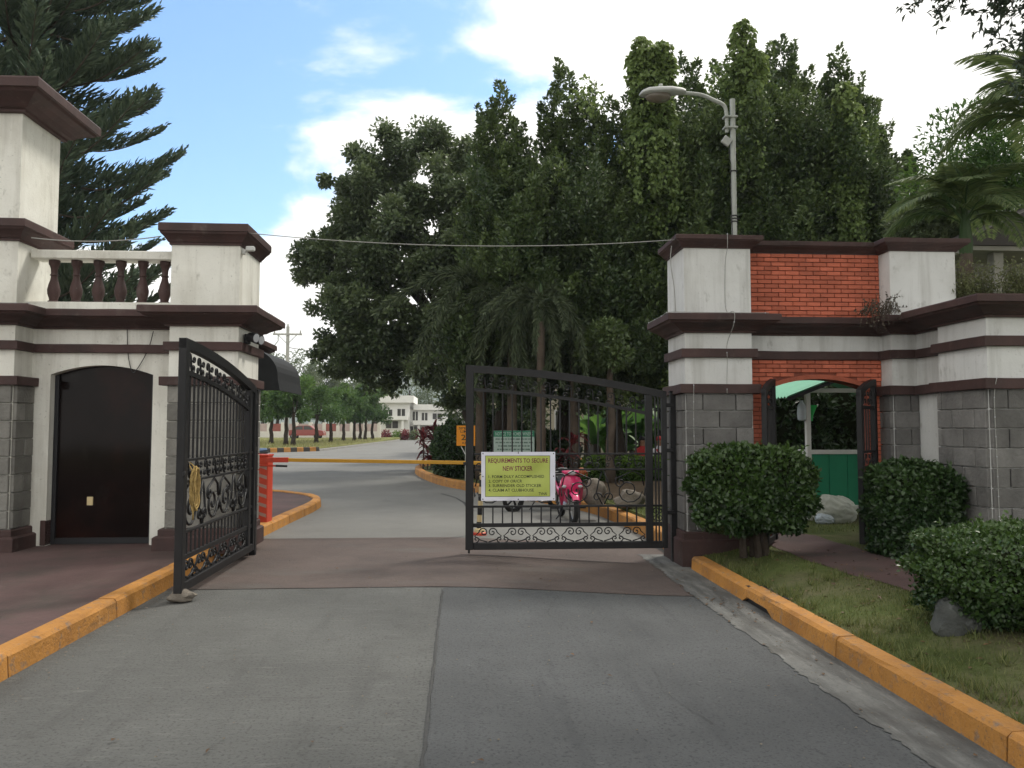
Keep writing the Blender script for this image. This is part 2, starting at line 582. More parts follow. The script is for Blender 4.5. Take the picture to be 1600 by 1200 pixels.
M['farlawn'] = mat('dry_lawn_turf', (0.20, 0.20, 0.075), 0.95, 0.2, 0.5, 0.8, 30, 0.1, [((0.11, 0.14, 0.045), 0.35, 0.48, 0.66, 0.7, None), ((0.26, 0.22, 0.13), 1.3, 0.55, 0.75, 0.5, None)], bdist=0.05)
M['ground'] = mat('open_ground', (0.13, 0.13, 0.065), 0.95, 0.3, 0.05, 0.3, 2, 0.1)
M['hill'] = mat('wooded_hill', (0.05, 0.075, 0.035), 0.95, 0.35, 0.02, 0.4, 0.05, 0.1)
M['bark'] = mat('bark', (0.085, 0.068, 0.052), 0.95, 0.25, 7, 0.8, 22, 0.1, [((0.20, 0.18, 0.15), 4, 0.55, 0.75, 0.5, None)], bdist=0.03)
M['palmbark'] = mat('palm_bark', (0.095, 0.075, 0.058), 0.95, 0.25, 3, 0.6, 10, 0.1, [((0.09, 0.065, 0.05), 5, 0.5, 0.7, 0.7, (0.2, 0.2, 4))], bdist=0.03)
M['galv'] = mat('weathered_galvanised_steel', (0.34, 0.36, 0.33), 0.55, 0.12, 4, 0.1, 40, 0.4, [((0.22, 0.22, 0.19), 5, 0.55, 0.8, 0.5, (1, 1, 0.3))])
M['lampgrey'] = mat('grey_lamp_housing', (0.36, 0.37, 0.35), 0.5, 0.08, 6, 0.05, 40, 0.4)
M['lens'] = mat('clouded_lamp_lens', (0.13, 0.11, 0.085), 0.3, 0.15, 8, 0.0, 40, 0.5)
M['cable'] = flat('pale_cable', (0.30, 0.30, 0.28), 0.6)
M['darkcable'] = flat('black_cable', (0.03, 0.03, 0.03), 0.6)
M['rope'] = mat('straw_rope', (0.40, 0.28, 0.11), 0.9, 0.25, 30, 0.8, 120, 0.1)
M['orange'] = mat('barrier_red_paint', (0.50, 0.050, 0.022), 0.5, 0.12, 5, 0.08, 30, 0.4, [((0.28, 0.04, 0.025), 3, 0.55, 0.75, 0.5, None)])
M['tapewhite'] = flat('dull_reflective_tape', (0.36, 0.22, 0.19), 0.5)
M['yellow'] = mat('barrier_yellow_paint', (0.52, 0.27, 0.02), 0.5, 0.12, 6, 0.05, 30, 0.4, [((0.3, 0.16, 0.03), 6, 0.6, 0.8, 0.5, None)])
M['cream'] = flat('cream_paint', (0.55, 0.44, 0.24), 0.6)
M['blackp'] = flat('black_plastic', (0.016, 0.016, 0.018), 0.5)
M['rubber'] = flat('tyre_rubber', (0.018, 0.018, 0.018), 0.85)
M['bluelid'] = flat('blue_plastic_lid', (0.12, 0.19, 0.33), 0.5)
M['pink'] = mat('crimson_bike_plastic', (0.62, 0.020, 0.13), 0.28, 0.06, 6, 0.0, 30, 0.5, coat=0.6)
M['pinkdark'] = mat('dark_crimson_plastic', (0.36, 0.012, 0.06), 0.35, 0.06, 6, 0.0, 30, 0.5, coat=0.3)
M['chrome'] = flat('chrome', (0.6, 0.6, 0.6), 0.2, 0.5, 1.0)
M['clear'] = flat('clear_headlight', (0.42, 0.43, 0.45), 0.2, 0.5)
M['amber'] = flat('amber_lens', (0.50, 0.14, 0.02), 0.3)
M['brownseat'] = flat('brown_vinyl', (0.25, 0.07, 0.025), 0.6)
M['silver'] = flat('silver_metal', (0.42, 0.42, 0.42), 0.35, 0.5, 0.7)
M['tarp'] = mat('white_tarpaulin', (0.66, 0.66, 0.74), 0.55, 0.05, 3, 0.15, 14, 0.35)
M['lime'] = mat('lime_print', (0.40, 0.46, 0.10), 0.5, 0.07, 4, 0.1, 14, 0.35, [((0.50, 0.54, 0.22), 3, 0.55, 0.8, 0.6, None)])
M['ink'] = flat('black_ink', (0.035, 0.04, 0.02), 0.6)
M['inkmaroon'] = flat('maroon_ink', (0.16, 0.022, 0.045), 0.6)
M['signorange'] = flat('orange_sign_sheet', (0.62, 0.23, 0.012), 0.5)
M['signgreen'] = flat('green_sign_sheet', (0.03, 0.20, 0.11), 0.5)
M['signwhite'] = flat('pale_green_sign_sheet', (0.40, 0.50, 0.45), 0.5)
M['signdark'] = flat('dark_green_ink', (0.04, 0.10, 0.07), 0.6)
M['kgreen'] = mat('green_painted_plywood', (0.016, 0.20, 0.105), 0.6, 0.10, 3, 0.1, 30, 0.3)
M['kwhite'] = mat('white_painted_timber', (0.55, 0.56, 0.54), 0.6, 0.06, 5, 0.1, 30, 0.3)
M['kroof'] = mat('green_corrugated_sheet', (0.17, 0.45, 0.30), 0.5, 0.06, 3, 0.05, 30, 0.4)
M['sack'] = mat('pale_woven_sack', (0.38, 0.40, 0.35), 0.75, 0.08, 6, 0.35, 60, 0.25)
M['bag'] = mat('translucent_plastic_bag', (0.32, 0.37, 0.40), 0.35, 0.1, 8, 0.3, 25, 0.5)
M['funnel'] = flat('green_plastic_funnel', (0.03, 0.42, 0.10), 0.4)
M['rock'] = mat('garden_rock', (0.17, 0.15, 0.125), 0.95, 0.25, 6, 0.8, 18, 0.15, [((0.28, 0.26, 0.23), 8, 0.56, 0.75, 0.5, None)], bdist=0.03)
M['darkrock'] = mat('dark_mossy_rock', (0.075, 0.08, 0.075), 0.85, 0.3, 7, 0.8, 18, 0.3, [((0.20, 0.21, 0.21), 9, 0.62, 0.75, 0.6, None)], bdist=0.03)
M['houseW'] = mat('house_white_wall', (0.66, 0.655, 0.62), 0.8, 0.05, 0.7, 0.05, 10)
M['houseB'] = mat('house_beige_wall', (0.50, 0.45, 0.34), 0.8, 0.06, 0.7, 0.05, 10)
M['pane'] = flat('house_window_glass', (0.05, 0.048, 0.045), 0.15, 0.5)
M['redroof'] = mat('red_metal_roof', (0.42, 0.065, 0.06), 0.6, 0.12, 2, 0.05, 20)
M['fencewhite'] = mat('fence_white_wall', (0.62, 0.59, 0.54), 0.8, 0.1, 1.2, 0.05, 10)
M['fencered'] = mat('fence_brick_red_panel', (0.26, 0.085, 0.07), 0.8, 0.15, 2, 0.1, 10)
M['fencepink'] = mat('fence_pink_panel', (0.42, 0.33, 0.31), 0.8, 0.1, 2, 0.1, 10)
M['carred'] = mat('red_car_paint', (0.27, 0.05, 0.042), 0.4, 0.05, 3, 0, 10, 0.4, coat=0.3)
M['grille'] = flat('brown_gate_leaf', (0.13, 0.10, 0.08), 0.6)
M['eave'] = mat('dark_roof_edge', (0.045, 0.04, 0.036), 0.8, 0.2, 3, 0.2, 20)
M['soffit'] = mat('grey_soffit', (0.26, 0.25, 0.22), 0.8, 0.1, 3, 0.1, 20)
M['concretepole'] = mat('concrete_pole', (0.36, 0.36, 0.33), 0.85, 0.1, 3, 0.2, 20)
M['skin'] = flat('skin', (0.28, 0.15, 0.09), 0.6)
M['hair'] = flat('black_hair', (0.012, 0.010, 0.010), 0.6)
M['redshirt'] = flat('red_cloth', (0.40, 0.03, 0.03), 0.85)
M['whiteshirt'] = flat('white_cloth', (0.62, 0.63, 0.66), 0.85)
M['trouser'] = flat('dark_blue_cloth', (0.03, 0.035, 0.06), 0.85)
M['core'] = mat('hedge_twig_core', (0.018, 0.022, 0.010), 0.95, 0.3, 20, 0.5, 50, 0.05)

LM = {}
LM['ficus'] = leafmat('ficus_leaf', (0.034, 0.062, 0.022), (0.150, 0.208, 0.064), 0.3, 0.4, 0.5)
LM['vine'] = leafmat('vine_leaf', (0.060, 0.105, 0.030), (0.19, 0.255, 0.075), 0.35)
LM['round'] = leafmat('broad_tree_leaf', (0.046, 0.074, 0.034), (0.165, 0.215, 0.088), 0.3, 0.4, 0.5)
LM['street'] = leafmat('street_tree_leaf', (0.030, 0.075, 0.022), (0.12, 0.21, 0.045), 0.32)
LM['far'] = leafmat('far_tree_leaf', (0.07, 0.105, 0.05), (0.20, 0.24, 0.12), 0.3)
LM['pine'] = leafmat('araucaria_needle', (0.048, 0.080, 0.056), (0.140, 0.180, 0.105), 0.1)
LM['foxtail'] = leafmat('foxtail_palm_leaflet', (0.040, 0.060, 0.030), (0.130, 0.160, 0.080), 0.2)
LM['palm'] = leafmat('palm_leaflet', (0.050, 0.088, 0.032), (0.190, 0.240, 0.090), 0.25)
LM['banana'] = leafmat('banana_leaf', (0.045, 0.13, 0.030), (0.15, 0.30, 0.06), 0.35)
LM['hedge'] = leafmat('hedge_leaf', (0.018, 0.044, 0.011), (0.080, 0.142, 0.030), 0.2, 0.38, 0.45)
LM['hedgedark'] = leafmat('dark_hedge_leaf', (0.015, 0.038, 0.012), (0.056, 0.105, 0.026), 0.2, 0.38, 0.45)
LM['hedgelight'] = leafmat('light_hedge_leaf', (0.05, 0.11, 0.02), (0.17, 0.28, 0.04), 0.3)
LM['cordyline'] = leafmat('red_cordyline_leaf', (0.07, 0.012, 0.014), (0.28, 0.06, 0.06), 0.25)
LM['weed'] = leafmat('roof_weed_leaf', (0.075, 0.09, 0.035), (0.20, 0.21, 0.10), 0.3)
LM['dryweed'] = leafmat('dry_weed_leaf', (0.055, 0.050, 0.036), (0.17, 0.15, 0.11), 0.2)
LM['grass'] = leafmat('grass_blade', (0.055, 0.085, 0.020), (0.19, 0.20, 0.075), 0.3)
LM['fargrass'] = leafmat('dry_grass_blade', (0.14, 0.16, 0.05), (0.30, 0.28, 0.13), 0.3)
LM['over'] = leafmat('overhanging_leaf', (0.035, 0.052, 0.036), (0.085, 0.115, 0.070), 0.15)
LM['litter'] = leafmat('dead_leaf_litter', (0.07, 0.04, 0.02), (0.20, 0.12, 0.06), 0.1)

# ================================================================== SETTING
def smooth(a, b, x):
    t = max(0.0, min(1.0, (x - a) / (b - a)))
    return t * t * (3 - 2 * t)


def zroad(x, y):
    """the carriageway falls towards the gutter on the right"""
    return -0.13 * smooth(-0.4, 2.6, x) * (1 - smooth(14, 24, y))


def structure(o):
    o['kind'] = 'structure'
    return o


g = MB().add([(-2300, -50, -0.34), (2300, -50, -0.34), (2300, 2300, -0.34), (-2300, 2300, -0.34)], [(0, 1, 2, 3)])
structure(g.build('ground', M['ground']))

rd = MB().grid(-70, 3.2, -8, 10, 60, 24, zroad)
rd = MB()
xs = [-70, -40, -20, -10, -5, -3, -2, -1, -0.5] + [i * 0.25 for i in range(0, 15)]
ys = [-8, -4, 0, 4, 8, 12, 14] + list(range(15, 32)) + [40, 60, 90, 130, 200]
vs = [(x, y, zroad(x, y)) for y in ys for x in xs]
nx = len(xs)
rd.add(vs, [(j * nx + i, j * nx + i + 1, (j + 1) * nx + i + 1, (j + 1) * nx + i) for j in range(len(ys) - 1) for i in range(nx - 1)])
rd.add([(3.5, 14, zroad(3.5, 14)), (3.5, 200, 0), (30, 200, 0), (30, 34, 0)], [(0, 3, 2, 1)])
structure(rd.build('road', M['road'], smooth=True))



def strip(name, material, left, right, dz, wob_l=0.0, wob_r=0.0, seed=1):
    """thin sheet over the road between two polylines sampled at the same rows; jittered edges"""
    rr = random.Random(seed)
    m = MB()
    vs = []
    k = 40 if abs(left[0][0] - right[0][0]) > 0.3 else 2
    for (a, b) in zip(left, right):
        a = (a[0] + rr.uniform(-wob_l, wob_l), a[1])
        b = (b[0] + rr.uniform(-wob_r, wob_r), b[1])
        for i in range(k + 1):
            t = i / k
            x, y = a[0] + (b[0] - a[0]) * t, a[1] + (b[1] - a[1]) * t
            vs.append((x, y, zroad(x, y) + dz))
    n = len(left)
    m.add(vs, [(j * (k + 1) + i, j * (k + 1) + i + 1, (j + 1) * (k + 1) + i + 1, (j + 1) * (k + 1) + i) for j in range(n - 1) for i in range(k)])
    return structure(m.build(name, material, smooth=True))


def flat_z(x, y):
    return zroad(x, y)


fr = MB()
ys2 = [10.9, 11.5, 12, 13, 14] + list(range(15, 32)) + [40, 60, 90, 130, 200]
xs2 = [-70, -40, -20, -10, -5, -3, -2, -1, -0.5] + [i * 0.25 for i in range(0, 12)]
fr.add([(x_, y_, zroad(x_, y_) + 0.005) for y_ in ys2 for x_ in xs2], [(j * len(xs2) + i, j * len(xs2) + i + 1, (j + 1) * len(xs2) + i + 1, (j + 1) * len(xs2) + i) for j in range(len(ys2) - 1) for i in range(len(xs2) - 1)])
structure(fr.build('inner_road', M['roadlight'], smooth=True))
rows = [-7 + 0.12 * i for i in range(123)]
strip('shade_toned_lane', M['lane'], [(-0.16, y) for y in rows if y < 7.55], [(2.45, y) for y in rows if y < 7.55], 0.004, 0.012, 0.0, 2)  # right half of the road, tree shade put into its darker colour
rows2 = [7.55 + 0.17 * i for i in range(20)] + [10.90]
strip('red_concrete_crossing', M['redroad'], [(-2.75, y) for y in rows2], [(2.64, y) for y in rows2], 0.005, 0, 0, 3)
rows3 = [-2 + 0.035 * i for i in range(345)]
rg = random.Random(5)
gl, ph = [], 0
for y in rows3:
    ph = ph * 0.93 + rg.uniform(-0.014, 0.014)
    gl.append((2.26 + 0.010 * math.sin(y * 0.9) + 0.6 * ph + rg.uniform(-0.018, 0.018), y))
strip('concrete_gutter', M['gutter'], gl, [(2.70, y) for y in rows3], 0.009, 0.0, 0.0, 6)
jr = random.Random(9)
jl = [(-0.170 + jr.uniform(-0.005, 0.005), y) for y in rows if y < 7.5]
strip('road_joint', M['joint'], jl, [(x + 0.008 + jr.uniform(0, 0.008), y) for x, y in jl], 0.009)
# crack running on past the gate
ck = [G(735, 843), G(737, 820), G(735, 800), G(726, 786), G(712, 778), G(690, 772)]
cm = MB()
cvs = []
for i, p in enumerate(ck):
    w = 0.012 + 0.02 * (i % 2)
    cvs += [(p.x - w, p.y, zroad(p.x, p.y) + 0.010), (p.x + w, p.y, zroad(p.x, p.y) + 0.010)]
cm.add(cvs, [(2 * i, 2 * i + 1, 2 * i + 3, 2 * i + 2) for i in range(len(ck) - 1)])
structure(cm.build('road_crack', M['joint']))


def crack(pts, w0, seed):
    rq_ = random.Random(seed)
    m_ = MB()
    vs_ = []
    fine_ = []
    for a_, b_ in zip(pts, pts[1:]):
        for k_ in range(14):
            t_ = k_ / 14
            fine_.append((a_[0] + (b_[0] - a_[0]) * t_ + rq_.uniform(-.012, .012), a_[1] + (b_[1] - a_[1]) * t_))
    for i_, (x_, y_) in enumerate(fine_):
        w_ = w0 * rq_.uniform(0.3, 1.2) * (1 - 0.7 * i_ / len(fine_))
        z_ = zroad(x_, y_) + 0.0095
        vs_ += [(x_ - w_, y_, z_), (x_ + w_, y_ + w_ * 0.5, z_)]
    m_.add(vs_, [(2 * i_, 2 * i_ + 1, 2 * i_ + 3, 2 * i_ + 2) for i_ in range(len(fine_) - 1)])
    structure(m_.build('road_crack', M['joint']))


crack([(0.9, 7.3), (0.72, 6.6), (0.8, 6.0)], 0.0025, 1)
crack([(1.35, 4.2), (1.2, 4.7), (1.28, 5.2)], 0.002, 3)

# ---- kerbs: segments of painted concrete, each a piece of its own


def resample(pts, step):
    pts = [Vector(p) for p in pts]
    out = [pts[0].copy()]
    rest = step
    for a, b in zip(pts, pts[1:]):
        L = (b - a).length
        d = 0.0
        while L - d >= rest:
            d += rest
            out.append(a.lerp(b, d / L))
            rest = step
        rest -= (L - d)
    if (out[-1] - pts[-1]).length > step * 0.35:
        out.append(pts[-1].copy())
    return out


def spline(pts, n=12):
    pts = [Vector(p) for p in pts]
    out = []
    for i in range(len(pts) - 1):
        p0, p1, p2, p3 = pts[max(i - 1, 0)], pts[i], pts[i + 1], pts[min(i + 2, len(pts) - 1)]
        for k in range(n):
            t = k / n
            out.append(0.5 * ((2 * p1) + (p2 - p0) * t + (2 * p0 - 5 * p1 + 4 * p2 - p3) * t * t + (3 * p1 - p0 - 3 * p2 + p3) * t ** 3))
    out.append(pts[-1])
    return out


def kerb(name, path, material, h=0.155, w=0.17, seg=1.5, gap=0.006, alt=None, side=1, skip=None, seed=1):
    """path = foot of the kerb face; the kerb body lies to `side` (+1 right of travel, -1 left)"""
    rr = random.Random(seed)
    root = bpy.data.objects.new(name, None)
    COL.objects.link(root)
    root['kind'] = 'structure'
    OFF[root.name] = (0, 0, 0)
    fine = resample(path, 0.25)
    k = max(1, round(seg / 0.25))
    for s in range(0, len(fine) - 1, k):
        part = fine[s:s + k + 1]
        if len(part) < 2:
            continue
        m = MB()
        vs = []
        dz = rr.uniform(-0.004, 0.004)
        for i, p in enumerate(part):
            d = (part[min(i + 1, len(part) - 1)] - part[max(i - 1, 0)]).normalized()
            q = Vector(p)
            if i == 0:
                q = q + d * gap
            if i == len(part) - 1:
                q = q - d * gap
            nrm = Vector((d.y, -d.x)) * side
            zb = zroad(q.x, q.y)
            jt = rr.uniform(-0.012, 0.012)
            bot = -0.06
            if skip and skip[0] <= q.y <= skip[1]:
                bot = 0.055 + rr.uniform(-0.012, 0.012)
            for (o, z) in ((0.0, bot), (0.012, h - 0.028), (0.036 + jt, h - 0.004), (w - 0.02, h), (w + jt, h - 0.015), (w, bot)):
                vs.append((q.x + nrm.x * o, q.y + nrm.y * o, zb + z + dz))
        n = len(part)
        fs = [(i * 6 + j, i * 6 + (j + 1) % 6, (i + 1) * 6 + (j + 1) % 6, (i + 1) * 6 + j) for i in range(n - 1) for j in range(6)]
        fs += [tuple(range(6)), tuple(range((n - 1) * 6, n * 6))[::-1]]
        mm = material if not alt or (s // k) % 2 == 0 else alt
        m.add(vs, fs).build('kerb_stone', mm, root)
    return root


KX = 2.645
kerb('kerb_right', [(KX, 9.0), (KX, -4.0)], M['kerb'], seg=1.75, side=-1, skip=(6.75, 7.30), seed=3)
dr = MB().box(KX + 0.03, KX + 0.6, 6.72, 7.33, -0.34, 0.02)
structure(dr.build('drain_inlet_shade', M['blackp']))  # solid black box stands for the shade inside the kerb opening
kerb('kerb_left', [(-2.70, -4.0), (-2.70, 8.2), (-2.70, 10.6)] , M['kerb'], seg=1.5, side=-1, seed=4)
isl = spline([(-2.70, 10.6), (-2.66, 12.5), (-2.60, 14.4), (-2.68, 15.5), (-3.05, 16.5), (-3.9, 17.5), (-5.2, 18.4), (-8.0, 19.6), (-14, 21)], 10)
kerb('kerb_island', [(p.x, p.y) for p in [Vector((q.x, q.y)) for q in isl]], M['kerb'], seg=1.0, side=-1, seed=5)
gk = spline([(2.72, 9.97), (2.70, 12.6), (2.46, 14.9), (1.80, 16.4), (1.05, 17.4), (0.42, 18.3), (0.05, 19.1), (-0.52, 20.6), (-1.03, 22.9), (-1.42, 25.4), (-1.53, 27.4), (-1.25, 29.6), (-0.2, 31.4), (2.2, 33.0), (6.5, 34.0), (14, 35)], 10)
gk2 = [Vector((q.x, q.y)) for q in gk]
kerb('kerb_garden', gk2, M['kerb'], h=0.20, w=0.20, seg=1.25, side=1, seed=6)
fk = [Vector((-26, 39.5)), Vector((-14.5, 45.6)), Vector((-11.8, 47.4)), Vector((-8.95, 50.9))]
kerb('kerb_striped', fk, M['kerb'], h=0.28, w=0.25, seg=0.5, alt=M['kerbblack'], side=-1, seed=7)
fk2 = [Vector((-8.95, 51.0)), Vector((-8.4, 60)), Vector((-7.6, 78)), Vector((-7.0, 92))]
kerb('kerb_far', fk2, M['kerbgrey'], h=0.14, w=0.2, seg=3.0, side=-1, seed=8)

# ---- raised surfaces


def slab(name, outline, z, material, skirt=0.3, zf=None):
    poly = [(p[0], p[1]) for p in outline]
    n = len(poly)
    m = MB()
    vs = [(p[0], p[1], z if not zf else zf(*p)) for p in poly] + [(p[0], p[1], z - skirt) for p in poly]
    fs = [(i, (i + 1) % n, n + (i + 1) % n, n + i) for i in range(n)]
    for t in tessellate_polygon([[Vector((p[0], p[1], 0)) for p in poly]]):
        fs.append(tuple(t))
    m.add(vs, fs)
    return structure(m.build(name, material))


def offset(pts, d):
    out = []
    for i, p in enumerate(pts):
        t = (pts[min(i + 1, len(pts) - 1)] - pts[max(i - 1, 0)]).normalized()
        out.append(p + Vector((t.y, -t.x)) * d)
    return out


SW = 0.125
islin = offset([Vector((q.x, q.y)) for q in isl], -0.165)
slab('pavement_left', [(-2.866, -6), (-2.866, 10.6)] + [(p.x, p.y) for p in islin[1:]] + [(-14, 21.2), (-14, -6)], SW, M['pave'])


def zbed(x, y):
    return 0.012 + 0.108 * smooth(2.76, 3.5, x) + 0.012 * smooth(2.8, 3.1, x) * math.sin(x * 5.1 + y * 3.3) * math.sin(y * 4.7 - x * 2.1)


bed = MB().grid(KX + 0.165, 9.5, -5, 9.96, 40, 90, zbed)
structure(bed.build('lawn_bed_right', M['lawn'], smooth=True))
gin = offset(gk2, 0.195)
ZG = 0.11
slab('garden_lawn', [(p.x, p.y) for p in gin] + [(60, 37), (60, 9.97)], ZG, M['lawn'])
slab('far_lawn', [(-26.2, 39.7), (-14.6, 45.8), (-12.0, 47.6), (-9.2, 51.1), (-8.65, 60), (-7.85, 78), (-7.2, 92), (-7.0, 104), (-90, 104), (-90, 39.7)], 0.2, M['farlawn'], 0.5,
     lambda x, y: 0.2 if y < 90 else 0.35)
# paved path through the pedestrian gate
pl = [G(1120, 838, .13), G(1200, 850, .13), G(1250, 870, .13), G(1330, 896, .13), G(1400, 916, .13), G(1480, 942, .13), G(1640, 985, .13)]
pr = [G(1120, 812, .13), G(1200, 820, .13), G(1262, 834, .13), G(1338, 856, .13), G(1420, 876, .13), G(1520, 905, .13), G(1660, 935, .13)]
def resample_n(pts, n):
    out = []
    for k in range(n):
        t = k / (n - 1) * (len(pts) - 1)
        i = min(int(t), len(pts) - 2)
        out.append(pts[i].lerp(pts[i + 1], t - i))
    return out


pm = MB()
pvs = []
pl2, pr2 = resample_n(pl, 60), resample_n(pr, 60)
for a, b in zip(pl2, pr2):
    for i in range(17):
        q = a.lerp(b, i / 16)
        pvs.append((q.x, q.y, 0.006 + (max(zbed(q.x, q.y), 0.0) if q.y < 9.9 else 0.118)))
pm.add(pvs, [(j * 17 + i, j * 17 + i + 1, (j + 1) * 17 + i + 1, (j + 1) * 17 + i) for j in range(len(pl2) - 1) for i in range(16)])
structure(pm.build('garden_path', M['pave']))
# bare earth bed under the garden hedge
eb = [G(905, 772, ZG), G(1010, 790, ZG), G(1060, 790, ZG), G(1100, 742, ZG), G(900, 740, ZG), G(760, 742, ZG), G(700, 735, ZG), G(770, 752, ZG), G(860, 765, ZG)]
slab('earth_bed', [(p.x, p.y) for p in eb], ZG + 0.012, M['soil'], 0.1)

# hills far behind
hm = MB()
rr = random.Random(3)
hx = [-1500 + 60 * i for i in range(51)]
prof = []
for i, x in enumerate(hx):
    h = 95 * math.exp(-((x + 100) / 260) ** 2) + 60 * math.exp(-((x + 620) / 300) ** 2) + 70 * math.exp(-((x - 600) / 350) ** 2) + 18
    prof.append(h + rr.uniform(-6, 6))
vs = []
for j in range(7):
    t = j / 6
    for i, x in enumerate(hx):
        vs.append((x + rr.uniform(-8, 8), 1300 + 420 * t, prof[i] * math.sin(t * math.pi * 0.5) * (1 + rr.uniform(-.05, .05)) - 2 * (1 - t)))
n = len(hx)
hm.add(vs, [(j * n + i, j * n + i + 1, (j + 1) * n + i + 1, (j + 1) * n + i) for j in range(6) for i in range(n - 1)])
structure(hm.build('hills', M['hill'], smooth=True, ang=180))


# ================================================================== GATEHOUSES
BLOCK_CACHE = {}


def block_mesh(dx, dy, dz, c, material, key):
    k = (round(dx, 3), round(dy, 3), round(dz, 3), key)
    if k not in BLOCK_CACHE:
        me = MB().cbox(-dx / 2, dx / 2, -dy / 2, dy / 2, -dz / 2, dz / 2, c).mesh(key)
        me.materials.append(material)
        BLOCK_CACHE[k] = me
    return BLOCK_CACHE[k]


def course_face(root, name, axis, plane, u0, u1, z0, z1, pitch, ch, depth, joint, material, key, keep=None, start=0, chamf=0.006, jit=0.0, out=-1, part_filter=None):
    """lay a running bond on one wall face. axis 'x': runs in x on plane y=plane; axis 'y': runs in y on plane x=plane; out = sign of the outward normal"""
    rr = random.Random(hash((round(plane, 2), round(u0, 2))) & 0xffff)
    n = round((z1 - z0) / ch)
    ch = (z1 - z0) / n
    rest = MB()
    for r in range(n):
        a = z0 + r * ch
        u = u0 - (pitch / 2 if (r + start) % 2 else 0)
        while u < u1 - 1e-6:
            b0, b1 = max(u, u0), min(u + pitch, u1)
            u += pitch
            if b1 - b0 < 0.03:
                continue
            cu, cz = (b0 + b1) / 2, a + ch / 2
            if keep and not keep(cu, cz, b0, b1, a, a + ch):
                continue
            j = rr.uniform(-jit, jit)
            du, dzz = b1 - b0 - joint, ch - joint
            cp = plane + out * (depth / 2 + j) - out * 0.012
            if part_filter and not part_filter(cu, cz):
                if axis == 'x':
                    rest.cbox(cu - du / 2, cu + du / 2, cp - depth / 2, cp + depth / 2, cz - dzz / 2, cz + dzz / 2, chamf)
                else:
                    rest.cbox(cp - depth / 2, cp + depth / 2, cu - du / 2, cu + du / 2, cz - dzz / 2, cz + dzz / 2, chamf)
                continue
            if axis == 'x':
                me = block_mesh(du, depth, dzz, chamf, material, key)
                link(name, me, root, rel(root, (cu, cp, cz)))
            else:
                me = block_mesh(depth, du, dzz, chamf, material, key)
                link(name, me, root, rel(root, (cp, cu, cz)))
    return rest


def rect_prof(o, z0, z1):
    return [(-0.03, z0), (o, z0), (o + 0.004, z0 + 0.006), (o + 0.004, z1 - 0.006), (o, z1), (-0.03, z1)]


def corn_prof(o, z0, z1):
    h = z1 - z0
    return [(-0.04, z0), (o * 0.16, z0), (o * 0.18, z0 + h * 0.10), (o * 0.30, z0 + h * 0.14), (o * 0.42, z0 + h * 0.26), (o * 0.62, z0 + h * 0.40), (o * 0.84, z0 + h * 0.50),
            (o * 0.90, z0 + h * 0.60), (o, z0 + h * 0.62), (o, z0 + h * 0.93), (o * 0.97, z1), (-0.04, z1)]


# ---------------------------------------------------------------- left gatehouse
FY = 9.2
lg = thing('left_gatehouse', 'cream and maroon gatehouse with balustrade and dark arched door, left of the road', 'gatehouse', (-4.3, 9.2, SW))
AX0, AX1, AY1 = -3.33, -2.555, 10.10
BX0, BX1, BY1 = -6.6, -5.03, 10.05
WY = 9.58
core = MB()
core.box(AX0, AX1, FY, AY1, 0.10, 3.82)
core.build('pillar_wall', M['white'], lg)
MB().box(BX0, BX1, FY, BY1, 0.10, 5.375).build('tower_wall', M['white'], lg)
# arched door wall
DX0, DX1, DSP, DCR = -4.82, -3.645, 2.125, 2.235
w = MB()
w.box(BX1, DX0, WY, WY + 0.2, 0.10, 2.92)
w.box(DX1, AX0, WY, WY + 0.2, 0.10, 2.92)
ar = []
for i in range(17):
    t = i / 16
    x = DX0 + (DX1 - DX0) * t
    ar.append((x, DSP + (DCR - DSP) * (1 - (2 * t - 1) ** 2)))
w.prism(ar + [(DX1, 2.92), (DX0, 2.92)], WY, WY + 0.2, 'y')
w.build('door_wall', M['white'], lg)
MB().box(BX0, -3.35, 10.3, 13.4, 0.10, 2.9).build('rear_wall', M['white'], lg)
MB().box(BX1 - 0.2, -3.36, 9.7, 13.35, 2.70, 2.86).build('roof_slab', M['white'], lg)
dr = MB().prism([(DX0 - 0.01, 0.13)] + [(x, z + 0.01) for x, z in ar] + [(DX1 + 0.01, 0.13)], WY + 0.13, WY + 0.17, 'y').build('door', M['glass'], lg)
fm = MB()
fm.box(DX0 + 0.005, DX0 + 0.05, WY + 0.10, WY + 0.15, 0.13, 2.12)
fm.box(DX1 - 0.05, DX1 - 0.005, WY + 0.10, WY + 0.15, 0.13, 2.12)
fm.box(DX0 + 0.05, DX1 - 0.05, WY + 0.11, WY + 0.15, 0.13, 0.20)
fm.build('door_frame', M['blackp'], dr)
MB().cbox(-4.42, -4.35, WY + 0.118, WY + 0.13, 0.58, 0.68, 0.003).build('door_sticker', M['cream'], dr)
MB().cbox(DX0 - 0.06, DX0, WY - 0.012, WY + 0.16, 0.13, 0.42, 0.004).build('door_skirting', M['maroon'], lg)
full = [(-6.9, FY), (BX1, FY), (BX1, WY), (AX0, WY), (AX0, FY), (AX1, FY), (AX1, AY1), (-3.35, AY1), (-3.35, 13.4)]
MB().sweep(full, rect_prof(0.05, 2.38, 2.48)).build('upper_band', M['maroon'], lg)
MB().sweep(full, corn_prof(0.27, 2.66, 2.868)).build('cornice', M['maroon'], lg)
MB().sweep([(AX0, WY), (AX0, FY), (AX1, FY), (AX1, AY1)], rect_prof(0.075, 1.98, 2.08)).build('lower_band', M['maroon'], lg)
MB().sweep([(-6.9, FY), (BX1, FY), (BX1, WY)], rect_prof(0.075, 1.98, 2.08)).build('lower_band', M['maroon'], lg)
